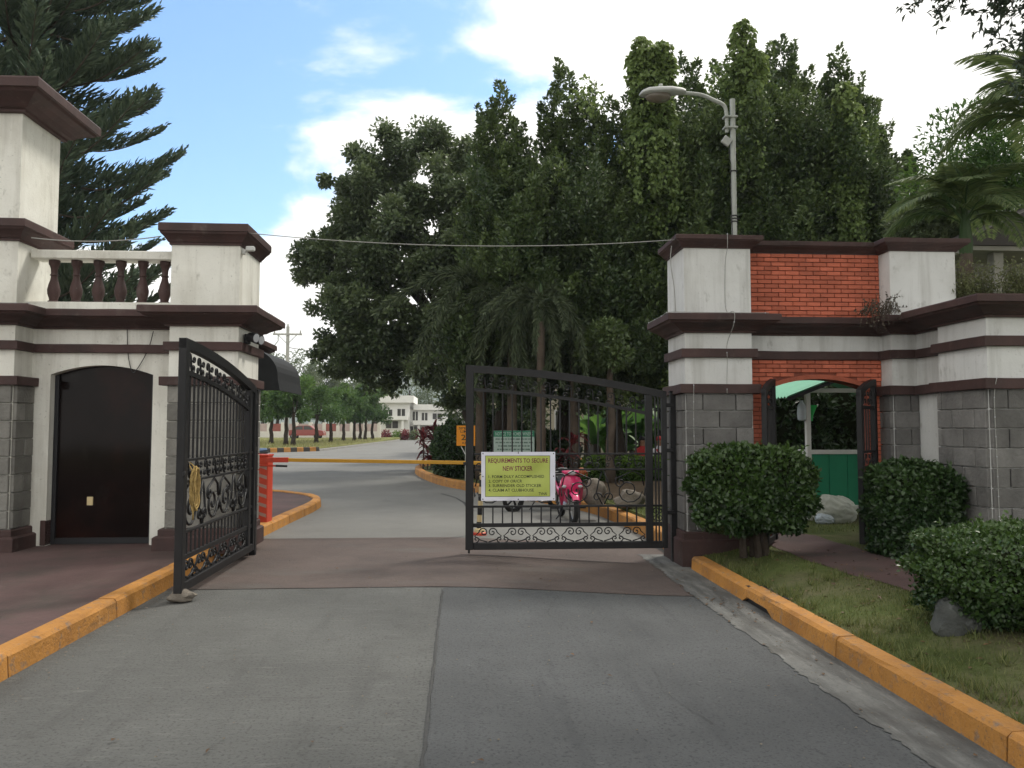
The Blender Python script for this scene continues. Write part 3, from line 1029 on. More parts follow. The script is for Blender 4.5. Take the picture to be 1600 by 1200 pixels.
plp = [(-0.03, 0.09), (0.105, 0.09), (0.105, 0.27), (0.085, 0.285), (0.06, 0.29), (0.06, 0.35), (0.045, 0.365), (-0.03, 0.365)]
MB().sweep([(AX0, WY), (AX0, FY), (AX1, FY), (AX1, AY1)], plp).build('plinth', M['maroon'], lg)
MB().sweep([(-6.9, FY), (BX1, FY), (BX1, WY)], plp).build('plinth', M['maroon'], lg)


def ring(x0, x1, y0, y1):
    return [(x0, y1), (x0, y0), (x1, y0), (x1, y1)]


MB().sweep(ring(AX0, AX1, FY, AY1), corn_prof(0.115, 3.60, 3.835), True).build('pillar_cap', M['maroon'], lg)
MB().sweep(ring(BX0, BX1, FY, BY1), corn_prof(0.14, 3.62, 3.85), True).build('tower_moulding', M['maroon'], lg)
MB().sweep(ring(BX0, BX1, FY, BY1), corn_prof(0.34, 5.10, 5.40), True).build('tower_cap', M['maroon'], lg)
bx = MB().box(BX1, AX0, 9.36, 9.75, 2.85, 2.955)
bx.build('balustrade_base', M['white'], lg)
MB().cbox(BX1 + 0.02, AX0, 9.42, 9.68, 3.475, 3.575, 0.008).build('balustrade_rail', M['white'], lg)
bp = [(0.062, 0), (0.062, 0.035), (0.045, 0.045), (0.05, 0.07), (0.066, 0.12), (0.07, 0.17), (0.058, 0.23), (0.04, 0.29), (0.034, 0.33), (0.046, 0.345), (0.034, 0.365), (0.038, 0.42), (0.05, 0.455), (0.06, 0.47), (0.06, 0.525)]
bme = MB().lathe(bp, n=14).mesh('baluster')
bme.materials.append(M['maroon'])
bme.set_sharp_from_angle(angle=R(40))
bme.polygons.foreach_set('use_smooth', [True] * len(bme.polygons))
for x in (-4.80, -4.545, -4.29, -4.035, -3.78, -3.525):
    link('baluster', bme, lg, rel(lg, (x, 9.55, 2.952)))
for a in ((FY, AX0, AX1, 'x', -1), (AX1, FY + 0.0, AY1, 'y', 1)):
    course_face(lg, 'stone_block', a[3], a[0], a[1], a[2], 0.368, 1.978, 0.40, 0.2, 0.05, 0.010, M['stone'], 'stone_block', out=a[4], jit=0.003, start=1 if a[3] == 'y' else 0)
course_face(lg, 'stone_block', 'x', FY, -6.23, BX1, 0.368, 1.978, 0.40, 0.2, 0.05, 0.010, M['stone'], 'stone_block', jit=0.003)
course_face(lg, 'stone_block', 'y', BX1, FY, WY, 0.368, 1.978, 0.40, 0.2, 0.05, 0.010, M['stone'], 'stone_block', out=1, jit=0.003, start=1)
# awning on the road side
aw = MB()
AWX, AW, AT, AB = -3.352, 0.72, 2.72, 2.10
prof = [(0.0, AT)]
for i in range(11):
    t = i / 10 * math.pi / 2
    prof.append((0.04 + (AW - 0.06) * math.sin(t), AB + 0.10 + (AT - AB - 0.12) * math.cos(t) ** 0.8 if i < 10 else AB + 0.10))
prof += [(AW + 0.01, AB - 0.06), (AW - 0.02, AB - 0.06)]
inner = [(max(0.0, a_ - 0.035), b_ - 0.03) for a_, b_ in prof[1:-2]][::-1] + [(0.0, AT - 0.04)]
aw.prism([(AWX + a_, b_) for a_, b_ in prof + inner], 11.62, 13.2, 'y')
aw.prism([(AWX + a_, b_) for a_, b_ in prof] + [(AWX, AB - 0.07)], 11.60, 11.618, 'y')
aw.build('awning', M['awning'], lg)

# ---------------------------------------------------------------- right gatehouse
rgh = thing('right_gatehouse', 'orange brick and white gatehouse wall with arched pedestrian opening, right of the road', 'gatehouse', (4.3, 9.2, 0.1))
QX0, QX1, QY1 = 2.665, 3.48, 9.95
BYF = 9.46
X2, X2b = 5.22, 6.05
X3, Y3 = 5.375, 7.70
MB().box(QX0, QX1, FY, QY1, -0.2, 3.78).build('pillar_wall', M['rwhite'], rgh)
MB().box(X2, X2b, FY, QY1, 0.0, 3.78).build('pillar_wall', M['rwhite'], rgh)
MB().box(5.53, 5.74, 8.50, FY + 0.01, 0.0, 2.80).build('return_wall', M['rwhite'], rgh)
MB().box(X3, 8.2, Y3, 8.52, 0.0, 2.82).build('corner_pillar_wall', M['rwhite'], rgh)
OX0, OX1, OSP, OCR = 3.80, 5.03, 1.985, 2.10
ar2 = []
for i in range(17):
    t = i / 16
    ar2.append((OX0 + (OX1 - OX0) * t, OSP + (OCR - OSP) * (1 - (2 * t - 1) ** 2)))
bw = MB()
bw.box(QX1, OX0, BYF, 9.70, 0.0, 3.70)
bw.box(OX1, X2, BYF, 9.70, 0.0, 3.70)
bw.prism(ar2 + [(OX1, 3.70), (OX0, 3.70)], BYF, 9.70, 'y')
bw.build('brick_backing', M['bmortar'], rgh)
# plain arch edge
ao = [(x, z + 0.055) for x, z in ar2]
MB().prism(ar2 + ao[::-1], BYF - 0.022, 9.705, 'y').build('arch_edge', M['brick'], rgh)
MB().sweep([(QX1, BYF), (X2, BYF)], [(-0.02, 2.44), (0.035, 2.44), (0.035, 2.66), (-0.02, 2.66)]).build('frieze', M['rwhite'], rgh)


def inarch(cu, cz, b0, b1, z0, z1):
    if cz > 2.13:
        return True
    for x in (b0 + 0.01, cu, b1 - 0.01):
        if OX0 < x < OX1:
            t = (x - OX0) / (OX1 - OX0)
            if z1 < OSP + (OCR - OSP) * (1 - (2 * t - 1) ** 2) + 0.05:
                if OX0 < cu < OX1 or (b0 < OX0 < b1) or (b0 < OX1 < b1):
                    return OX0 > cu or cu > OX1
    return True


course_face(rgh, 'brick', 'x', BYF, QX1, X2, 2.838, 3.665, 0.178, 0.0535, 0.03, 0.009, M['brick'], 'brick', chamf=0.003, jit=0.001)


def lowkeep(cu, cz, b0, b1, z0, z1):
    return not (b1 > OX0 and b0 < OX1) and inarch(cu, cz, b0, b1, z0, z1)


# left and right jambs, then the courses over the arch
r1 = course_face(rgh, 'brick', 'x', BYF, QX1, OX0, 0.10, 2.07, 0.178, 0.0535, 0.03, 0.009, M['brick'], 'brick', chamf=0.003, jit=0.001, part_filter=lambda u, z: z > 1.2)
r2 = course_face(rgh, 'brick', 'x', BYF, OX1, X2, 0.10, 2.07, 0.178, 0.0535, 0.03, 0.009, M['brick'], 'brick', chamf=0.003, jit=0.001, part_filter=lambda u, z: z > 1.2)
course_face(rgh, 'brick', 'x', BYF, QX1, X2, 2.07, 2.335, 0.178, 0.0535, 0.03, 0.009, M['brick'], 'brick', chamf=0.003, jit=0.001,
            keep=lambda cu, cz, b0, b1, z0, z1: not (OX0 < cu < OX1 and z0 < OSP + 0.05 + (OCR - OSP) * (1 - (2 * (cu - OX0) / (OX1 - OX0) - 1) ** 2)))
r1.add(r2.v, r2.f)
o = r1.build('lower_jamb_bricks', M['brick'], rgh)
o['kind'] = 'stuff'
path = [(QX0, QY1), (QX0, FY), (QX1, FY), (QX1, BYF), (X2, BYF), (X2, FY), (5.53, FY), (5.53, 8.52), (X3, 8.52), (X3, Y3), (8.2, Y3)]
MB().sweep(path, corn_prof(0.27, 2.63, 2.835)).build('cornice', M['maroon'], rgh)
MB().sweep(path, rect_prof(0.05, 2.335, 2.44)).build('upper_band', M['maroon'], rgh)
MB().sweep([(QX0, QY1), (QX0, FY), (QX1, FY), (QX1, BYF)], rect_prof(0.075, 1.905, 2.015)).build('lower_band', M['maroon'], rgh)
MB().sweep([(X2, BYF), (X2, FY), (5.53, FY), (5.53, 8.52), (X3, 8.52), (X3, Y3), (8.2, Y3)], rect_prof(0.075, 1.895, 2.005)).build('lower_band', M['maroon'], rgh)
capp = [(QX0, QY1), (QX0, FY), (QX1, FY), (QX1, BYF), (X2, BYF), (X2, FY), (X2b, FY), (X2b, QY1)]
MB().sweep(capp, corn_prof(0.125, 3.655, 3.795)).build('wall_cap', M['maroon'], rgh)
MB().box(QX1, X2, 9.47, 9.9, 3.69, 3.765).build('coping', M['maroon'], rgh)
plp2 = [(-0.03, -0.2), (0.085, -0.2), (0.085, 0.17), (0.07, 0.185), (0.05, 0.19), (0.05, 0.265), (0.035, 0.28), (-0.03, 0.28)]
MB().sweep([(QX0, QY1), (QX0, FY), (QX1, FY), (QX1, BYF)], plp2).build('plinth', M['maroon'], rgh)
MB().sweep([(X2, BYF), (X2, FY), (5.53, FY)], plp2).build('plinth', M['maroon'], rgh)
MB().sweep([(X3, 8.52), (X3, Y3), (8.2, Y3)], plp2).build('plinth', M['maroon'], rgh)
course_face(rgh, 'stone_block', 'x', FY, QX0, QX1, 0.283, 1.903, 0.40, 0.2, 0.05, 0.011, M['rstone'], 'dark_stone_block', jit=0.003)
course_face(rgh, 'stone_block', 'y', QX0, FY, QY1, 0.283, 1.903, 0.40, 0.2, 0.05, 0.011, M['rstone'], 'dark_stone_block', jit=0.003, start=1, out=-1)
course_face(rgh, 'stone_block', 'x', FY, X2, 5.53, 0.283, 1.893, 0.40, 0.2, 0.05, 0.011, M['rstone'], 'dark_stone_block', jit=0.003)
course_face(rgh, 'stone_block', 'y', X2, FY, BYF, 0.283, 1.893, 0.40, 0.2, 0.05, 0.011, M['rstone'], 'dark_stone_block', jit=0.003, start=1, out=-1)
course_face(rgh, 'stone_block', 'x', Y3, X3, 7.4, 0.283, 1.893, 0.37, 0.2, 0.05, 0.011, M['rstone'], 'dark_stone_block', jit=0.003)
course_face(rgh, 'stone_block', 'y', X3, Y3, 8.52, 0.283, 1.893, 0.37, 0.2, 0.05, 0.011, M['rstone'], 'dark_stone_block', jit=0.003, start=1, out=-1)
MB().box(X2b - 0.3, 9.5, 8.52, 9.96, 2.55, 2.815).build('planter_roof', M['rwhite'], rgh)
MB().box(8.2, 9.4, 8.0, 8.4, 0.0, 2.6).build('side_wall', M['rwhite'], rgh)


# ================================================================== GATES
def spiral(cx, cz, r0, a0, turns, s=1, n=18, r1=0.12):
    return [(cx + r0 * (1 - (1 - r1) * i / n) * math.cos(a0 + s * turns * 2 * math.pi * i / n), cz + r0 * (1 - (1 - r1) * i / n) * math.sin(a0 + s * turns * 2 * math.pi * i / n)) for i in range(n + 1)]


def scroll_mesh(name, w, h, r, kind):
    """wrought-iron scroll in the x-z plane, origin at its lower left corner"""
    m = MB()

    def tb(pts, rad=None):
        m.tube([(x, 0, z) for x, z in pts], rad or r, 5)
    if kind == 'heart':
        rr_ = h * 0.30
        for s in (-1, 1):
            c = (w / 2 + s * (rr_ * 0.95), h - rr_ - r)
            sp = spiral(c[0], c[1], rr_, math.pi / 2 if False else (0 if s > 0 else math.pi), 1.35, s)
            start = sp[0]
            lead = [(w / 2 + s * w * 0.02, r), (w / 2 + s * w * 0.26, h * 0.18), (w / 2 + s * (w * 0.46), h * 0.42)]
            tb(lead + sp)
            c2 = (w / 2 + s * w * 0.40, h * 0.22)
            tb(spiral(c2[0], c2[1], h * 0.20, -math.pi / 2, 1.1, -s))
    elif kind == 'ess':
        a = spiral(w * 0.30, h * 0.72, h * 0.26, 0, 1.25, 1)[::-1]
        b = spiral(w * 0.70, h * 0.28, h * 0.26, math.pi, 1.25, 1)
        tb(a + [(w * 0.5, h * 0.5)] + b)
        tb(spiral(w * 0.22, h * 0.24, h * 0.18, 0.4, 1.1, 1))
        tb(spiral(w * 0.78, h * 0.76, h * 0.18, math.pi + 0.4, 1.1, 1))
    elif kind == 'big':
        rr_ = min(w * 0.36, h * 0.40)
        tb([(w * 0.02, h * 0.5), (w * 0.03, h * 0.25)] + spiral(w * 0.40, rr_ + r, rr_, math.pi * 1.02, 1.55, 1))
        tb([(w * 0.04, h * 0.55), (w * 0.10, h * 0.85), (w * 0.3, h - r), (w * 0.52, h * 0.86)] + spiral(w * 0.60, h * 0.66, h * 0.16, 0.7, 1.3, -1))
        tb([(w * 0.98, r), (w * 0.84, h * 0.35), (w * 0.9, h * 0.7), (w * 0.98, h - r)])
        tb(spiral(w * 0.86, h * 0.22, h * 0.15, 0, 1.2, 1))
    me = m.mesh(name)
    me.materials.append(M['iron'])
    me.polygons.foreach_set('use_smooth', [True] * len(me.polygons))
    return me


GL = 2.44                               # leaf length


def ztop(u):
    """top of the leaf frame; u from the free end (0) to the hinge (1)"""
    return 2.25 - 0.07 * u - 0.24 * u * u


def ztop2(u):
    return ztop(u) - 0.27 - 0.03 * u


def gate_leaf(name, label, hinge, rotz, flat_r):
    """local frame: x from the free end (0) to the hinge (GL); y across; z up from 0"""
    t = thing(name, label, 'gate', (0, 0, 0))
    OFF[t.name] = (0, 0, 0)
    ir = M['iron']
    st = 0.095
    MB().cbox(0, st, -0.035, 0.035, 0.05, ztop(0) - 0.002, 0.006).build('stile', ir, t)
    sx = GL - 0.26
    MB().cbox(sx, sx + 0.085, -0.03, 0.03, 0.13, ztop2(sx / GL) + 0.2, 0.005).build('stile', ir, t)
    MB().cbox(GL - 0.06, GL, -0.035, 0.035, 0.05, ztop(1), 0.006).build('stile', ir, t)

    def arc(f, th, x0, x1, yw, n=20):
        m = MB()
        vs = []
        for i in range(n + 1):
            x = x0 + (x1 - x0) * i / n
            z = f(x / GL)
            for (yy, dz) in ((-yw, -th), (yw, -th), (yw, 0), (-yw, 0)):
                vs.append((x, yy, z + dz))
        fs = [(i * 4 + j, i * 4 + (j + 1) % 4, (i + 1) * 4 + (j + 1) % 4, (i + 1) * 4 + j) for i in range(n) for j in range(4)]
        fs += [(0, 1, 2, 3), (n * 4, n * 4 + 3, n * 4 + 2, n * 4 + 1)]
        return m.add(vs, fs)
    arc(ztop, 0.088, 0.0, GL, 0.033).build('top_rail', ir, t, smooth=True)
    arc(ztop2, 0.04, st, sx, 0.02).build('arched_rail', ir, t, smooth=True)
    MB().cbox(st, GL - 0.06, -0.033, 0.033, 0.05, 0.132, 0.006).build('bottom_rail', ir, t)
    for z0, z1 in ((0.315, 0.36), (0.545, 0.57), (0.985, 1.007), (1.172, 1.195)):
        MB().cbox(st, GL - 0.06, -0.016, 0.016, z0, z1, 0.003).build('rail', ir, t)

    def rod(h):
        k = ('rod', round(h, 3))
        if k not in BLOCK_CACHE:
            me = MB().box(-0.008, 0.008, -0.008, 0.008, 0, h).mesh('bar')
            me.materials.append(ir)
            BLOCK_CACHE[k] = me
        return BLOCK_CACHE[k]
    nb = 18
    for i in range(1, nb):
        x = st + (sx - st) * i / nb
        link('bar', rod(ztop2(x / GL) - 0.035 - 1.19), t, (x, 0, 1.19))
        link('bar', rod(0.19), t, (x, 0, 0.358))
    for i in (1, 2):
        x = sx + 0.085 + (GL - 0.06 - sx - 0.085) * i / 3
        link('bar', rod(ztop(x / GL) - 0.08 - 0.36), t, (x, 0, 0.358))
        link('bar', rod(0.19), t, (x, 0, 0.13))
    r = flat_r
    W = sx - st
    a = scroll_mesh('scroll_band', W / 6, 0.185, r, 'heart')
    for i in range(6):
        link('scroll', a, t, (st + W / 6 * i, 0, 0.131))
    b = scroll_mesh('scroll_small', W / 8, 0.165, r, 'ess')
    for i in range(8):
        link('scroll', b, t, (st + W / 8 * i, 0, 1.007))
    c = scroll_mesh('scroll_large', W / 4, 0.415, r * 1.1, 'big')
    for i in range(4):
        o = link('scroll', c, t, (st + W / 4 * i + (W / 4 if i % 2 else 0), 0, 0.569))
        o.scale = (-1 if i % 2 else 1, 1, 1)
    d = scroll_mesh('scroll_top', W / 8, 0.175, r, 'ess')
    for i in range(8):
        x = st + W / 8 * i
        u = (x + W / 16) / GL
        z = ztop2(u)
        o = link('scroll', d, t, (x, 0, z - 0.002))
        o.rotation_euler = (0, math.atan(0.07 / GL + 2 * 0.24 * u / GL + 0.03 / GL), 0)
    e = scroll_mesh('scroll_side', 0.115, 0.18, r * 0.9, 'ess')
    link('scroll', e, t, (sx + 0.085, 0, 0.362))
    # hinges
    for z in (0.45, 1.2, 1.75):
        MB().cbox(GL - 0.005, GL + 0.09, -0.02, 0.02, z, z + 0.045, 0.004).build('hinge', ir, t)
    MB().cbox(0.03, 0.055, -0.012, 0.012, 0.008, 0.06, 0.002).build('drop_bolt', ir, t)
    MB().cbox(-0.03, 0.02, -0.05, -0.03, 1.05, 1.09, 0.003).build('latch', ir, t)
    t.rotation_euler = (0, 0, rotz)
    v = Matrix.Rotation(rotz, 3, 'Z') @ Vector((GL, 0, 0))
    t.location = (hinge[0] - v.x, hinge[1] - v.y, hinge[2])
    return t


gr_ = gate_leaf('wrought_iron_gate_leaf', 'closed black wrought iron gate leaf carrying the lime green notice banner', (2.50, 9.47, 0.0), 0.0, 0.0075)
gl_ = gate_leaf('wrought_iron_gate_leaf', 'black wrought iron gate leaf swung open along the left kerb with rope coil', (-2.425, 9.42, 0.03), R(90.3), 0.011)
for nm, x, y, lab in (('gate_post', 2.595, 9.52, 'square black iron hinge post against the right stone pillar'), ('gate_post', -2.44, 9.54, 'square black iron hinge post against the left stone pillar')):
    pz = zroad(x, y)
    pt = thing(nm, lab, 'post', (x, y, pz))
    MB().cbox(x - 0.035, x + 0.035, y - 0.035, y + 0.035, pz, 1.93, 0.005).build('shaft', M['iron'], pt)
    MB().cbox(x - 0.045, x + 0.045, y - 0.045, y + 0.045, 1.93, 1.95, 0.004).build('cap', M['iron'], pt)


def ped_leaf(label, hinge, free, zb=0.16):
    hinge, free = Vector(hinge), Vector(free)
    L = (free - hinge).length
    d = (free - hinge).normalized()
    t = thing('pedestrian_gate_leaf', label, 'gate', (hinge.x, hinge.y, zb))
    m = Matrix(((d.x, -d.y, 0, hinge.x), (d.y, d.x, 0, hinge.y), (0, 0, 1, 0), (0, 0, 0, 1)))

    def b(name, mb):
        mb.xf(m).build(name, M['iron'], t)
    zt = lambda x: 2.09 - 0.15 * (x / L) ** 1.6
    b('stile', MB().cbox(0, 0.075, -0.03, 0.03, zb, zt(0), 0.005))
    b('stile', MB().cbox(L - 0.075, L, -0.03, 0.03, zb, zt(L) - 0.03, 0.005))
    mb = MB()
    vs = []
    n = 10
    for i in range(n + 1):
        x = L * i / n
        for (yy, dz) in ((-0.028, -0.075), (0.028, -0.075), (0.028, 0), (-0.028, 0)):
            vs.append((x, yy, zt(x) + dz))
    mb.add(vs, [(i * 4 + j, i * 4 + (j + 1) % 4, (i + 1) * 4 + (j + 1) % 4, (i + 1) * 4 + j) for i in range(n) for j in range(4)] + [(0, 1, 2, 3), (n * 4, n * 4 + 3, n * 4 + 2, n * 4 + 1)])
    b('top_rail', mb)
    for z0, z1 in ((zb, zb + 0.07), (zb + 0.26, zb + 0.30), (1.02, 1.05), (1.20, 1.23), (1.72, 1.76)):
        b('rail', MB().cbox(0.075, L - 0.075, -0.015, 0.015, z0, z1, 0.003))
    for i in range(1, 5):
        x = 0.075 + (L - 0.15) * i / 5
        b('bar', MB().box(x - 0.007, x + 0.007, -0.007, 0.007, 1.23, 1.72))
        b('bar', MB().box(x - 0.007, x + 0.007, -0.007, 0.007, zb + 0.30, 0.62))
    for z0, h in ((zb + 0.07, 0.19), (1.05, 0.15), (0.62, 0.40), (1.76, 0.2)):
        sm = scroll_mesh('leaf_scroll', (L - 0.15) / 2, h, 0.007, 'ess')
        for i in range(2):
            q = MB().add([(v.co.x + 0.075 + (L - 0.15) / 2 * i, v.co.y, v.co.z + z0) for v in sm.vertices], [tuple(p.vertices) for p in sm.polygons])
            b('scroll', q)
    return t


ped_leaf('narrow black iron pedestrian gate leaf left of the archway, behind the tall hedge', (3.80, 9.36, 0), (3.46, 8.80, 0))
ped_leaf('narrow black iron pedestrian gate leaf right of the archway, beside the dark hedge', (5.06, 9.34, 0), (4.60, 8.84, 0))

# ================================================================== SMALL THINGS AT THE GATE
def text_mesh(body, width, height, bold=0.0):
    cu = bpy.data.curves.new('lettering', 'FONT')
    cu.body = body
    cu.size = 1.0
    cu.offset = bold
    cu.resolution_u = 2
    cu.align_x = 'LEFT'
    ob = bpy.data.objects.new('lettering_tmp', cu)
    COL.objects.link(ob)
    dg = bpy.context.evaluated_depsgraph_get()
    dg.update()
    me = bpy.data.meshes.new_from_object(ob.evaluated_get(dg))
    bpy.data.objects.remove(ob)
    co = np.empty(len(me.vertices) * 3)
    me.vertices.foreach_get('co', co)
    co = co.reshape(-1, 3)
    lo, hi = co.min(0), co.max(0)
    v = [((p[0] - lo[0]) / (hi[0] - lo[0]) * width, 0.0, (p[1] - lo[1]) / (hi[1] - lo[1]) * height) for p in co]
    f = [tuple(p.vertices) for p in me.polygons]
    bpy.data.meshes.remove(me)
    return v, f


def lettering(body, x0, z0, width, height, y, material, parent, bold=0.02, zf=None):
    v, f = text_mesh(body, width, height, bold)
    m = MB()
    m.v = [(x0 + p[0], (y if not zf else y + zf(x0 + p[0], z0 + p[2])), z0 + p[2]) for p in v]
    m.f = f
    off = OFF.get(parent.name, (0, 0, 0))
    me = bpy.data.meshes.new('lettering')
    me.from_pydata([(p[0] - off[0], p[1] - off[1], p[2] - off[2]) for p in m.v], [], m.f)
    me.materials.append(material)
    o = bpy.data.objects.new('lettering', me)
    COL.objects.link(o)
    o.parent = parent
    OFF[o.name] = off
    return o


# ---- the notice banner tied to the gate
bx0, bx1, bz0, bz1, BY = 0.245, 1.13, 0.632, 1.21, 9.405
ban = thing('notice_banner', 'white bordered lime green tarpaulin notice about new stickers tied to the gate', 'banner', ((bx0 + bx1) / 2, BY, bz0))


def wav(x, z):
    u, v = (x - bx0) / (bx1 - bx0), (z - bz0) / (bz1 - bz0)
    return 0.006 * math.sin(u * 5 + v * 7) + 0.004 * math.sin(v * 11 - u * 6) + 0.010 * math.exp(-((u - v * 0.5 - 0.45) * 9) ** 2)


def sheet(x0, x1, z0, z1, y, nx=26, nz=18, th=0.0015, f=wav):
    m = MB()
    vs, fs = [], []
    for s in (0, 1):
        for j in range(nz + 1):
            for i in range(nx + 1):
                x, z = x0 + (x1 - x0) * i / nx, z0 + (z1 - z0) * j / nz
                vs.append((x, y + f(x, z) + s * th, z))
    K = (nx + 1) * (nz + 1)
    for s in (0, 1):
        for j in range(nz):
            for i in range(nx):
                a = s * K + j * (nx + 1) + i
                q = (a, a + 1, a + nx + 2, a + nx + 1)
                fs.append(q if s == 0 else q[::-1])
    edge = [i for i in range(nx + 1)] + [j * (nx + 1) + nx for j in range(1, nz + 1)] + [nz * (nx + 1) + i for i in range(nx - 1, -1, -1)] + [j * (nx + 1) for j in range(nz - 1, 0, -1)]
    for a, b in zip(edge, edge[1:] + edge[:1]):
        fs.append((b, a, a + K, b + K))
    return m.add(vs, fs)


sheet(bx0, bx1, bz0, bz1, BY).build('tarpaulin', M['tarp'], ban, smooth=True, ang=60)
mx0, mx1, mz0, mz1 = bx0 + 0.052, bx1 - 0.067, bz0 + 0.052, bz1 - 0.048
sheet(mx0 - 0.005, mx1 + 0.005, mz0 - 0.005, mz1 + 0.005, BY - 0.0015, th=0.001).build('print_border', M['ink'], ban, smooth=True, ang=60)
sheet(mx0, mx1, mz0, mz1, BY - 0.003, th=0.001).build('print_panel', M['lime'], ban, smooth=True, ang=60)
ly = BY - 0.0042
lettering('REQUIREMENTS TO SECURE', mx0 + 0.03, 1.072, mx1 - mx0 - 0.05, 0.062, ly, M['inkmaroon'], ban, 0.017, wav)
lettering('NEW STICKER', mx0 + 0.205, 0.985, 0.355, 0.058, ly, M['inkmaroon'], ban, 0.017, wav)
for i, (tx, wd) in enumerate((('1. FORM DULY ACCOMPLISHED', 0.665), ('2. COPY OF OR/CR', 0.40), ('3. SURRENDER OLD STICKER', 0.63), ('4. CLAIM AT CLUBHOUSE', 0.54))):
    lettering(tx, mx0 + 0.035, 0.900 - i * 0.0535, wd, 0.035, ly, M['ink'], ban, 0.012, wav)
lettering('TVHAI', mx1 - 0.135, mz0 + 0.012, 0.10, 0.036, ly, M['ink'], ban, 0.012, wav)
for (x, z) in ((bx0 + .02, bz1 - .02), (bx1 - .02, bz1 - .02), (bx0 + .02, bz0 + .02), (bx1 - .02, bz0 + .02), ((bx0 + bx1) / 2, bz1 - .012), ((bx0 + bx1) / 2, bz0 + .015), (bx0 + .02, .92), (bx1 - .02, .92)):
    MB().lathe([(0.0075, -0.003), (0.0075, 0.0)], (x, BY + wav(x, z) - 0.0005, z), 10, 'y').build('eyelet', M['blackp'], ban)
for (x, z) in ((bx0 + .02, bz1 - .02), (bx1 - .02, bz1 - .02), ((bx0 + bx1) / 2, bz1 - .012)):
    MB().tube([(x, BY - 0.002, z), (x, BY + 0.02, z + 0.02), (x, BY + 0.08, z + 0.01), (x, BY + 0.05, z - 0.01), (x, BY + 0.004, z)], 0.003, 5).build('tie', M['darkcable'], ban)

# ---- rope coil on the open leaf
rp = thing('rope_coil', 'coil of straw coloured rope hanging on the open left gate leaf', 'rope', (-2.388, 7.24, 0.78))
rr = random.Random(4)
rm = MB()
for k in range(9):
    a, b = rr.uniform(0.055, 0.085), rr.uniform(0.15, 0.20)
    c = (7.25 + rr.uniform(-.012, .012), 0.945 + rr.uniform(-.015, .015))
    xo = -2.373 + rr.uniform(-0.012, 0.02)
    pts = [(xo + 0.008 * math.sin(3 * t + k), c[0] + a * math.cos(t) * (1 + .08 * math.sin(2 * t + k)), c[1] + b * math.sin(t)) for t in [2 * math.pi * i / 28 for i in range(28)]]
    rm.tube(pts, 0.0085, 5, closed=True)
rm.build('coil', M['rope'], rp, smooth=True, ang=180)
MB().tube([(-2.428, 7.27, 1.19), (-2.378, 7.27, 1.14), (-2.363, 7.25, 1.05), (-2.378, 7.22, 1.1), (-2.428, 7.22, 1.18)], 0.008, 5).build('hanging_loop', M['rope'], rp, smooth=True, ang=180)
MB().tube([(-2.378, 7.2, 0.80), (-2.368, 7.21, 0.74), (-2.378, 7.24, 0.68)], 0.008, 5).build('loose_end', M['rope'], rp, smooth=True, ang=180)

# ---- stone wedged beneath the open leaf


def rock(name, label, c, r, material, seed, cat='rock', flatb=0.75):
    rr = random.Random(seed)
    bm = bmesh.new()
    bmesh.ops.create_icosphere(bm, subdivisions=3, radius=1)
    ph = [rr.uniform(0, 6) for _ in range(6)]
    for v in bm.verts:
        p = v.co
        k = 1 + 0.13 * math.sin(2.3 * p.x + ph[0]) * math.sin(2.9 * p.y + ph[1]) + 0.10 * math.sin(4.7 * p.z + ph[2] + p.x * 3) + 0.05 * math.sin(9 * p.y + ph[3]) * math.sin(8 * p.x + ph[4])
        for ax in (Vector((0.7, 0.4, 0.6)), Vector((-0.5, 0.6, 0.62)), Vector((0.1, -0.9, 0.4)), Vector((0.9, -0.3, -0.1)), Vector((-0.9, -0.2, 0.3))):
            d = p.dot(ax.normalized())
            if d > 0.78:
                k *= 0.78 / d
        v.co = Vector((p.x * r[0], p.y * r[1], max(p.z, -flatb) * r[2])) * k
    m = MB()
    m.v = [(v.co.x + c[0], v.co.y + c[1], v.co.z + c[2]) for v in bm.verts]
    m.f = [tuple(v.index for v in f.verts) for f in bm.faces]
    bm.free()
    zmin = min(p[2] for p in m.v)
    m.v = [(p[0], p[1], p[2] - zmin + c[2]) for p in m.v]
    o = m.build(name, material, None, smooth=True, ang=32)
    return tag(o, label, cat)


rock('wedge_stone', 'small grey stone lying under the open gate leaf', (-2.40, 7.05, 0.003), (0.125, 0.10, 0.055), M['rock'], 5, 'stone')
rock('garden_rock', 'dark mossy rock beneath the rounded hedge nearest the camera', (3.40, 5.27, 0.06), (0.18, 0.15, 0.17), M['darkrock'], 8)
p = G(928, 792, ZG)
rock('garden_rock', 'large brown boulder on the garden lawn beside the crimson motorbike', (p.x, p.y, ZG), (0.24, 0.22, 0.26), M['rock'], 12)
p = G(985, 794, ZG)
rock('garden_rock', 'wide grey boulder on the garden lawn seen through the closed gate', (p.x, p.y, ZG), (0.30, 0.22, 0.17), M['rock'], 15)

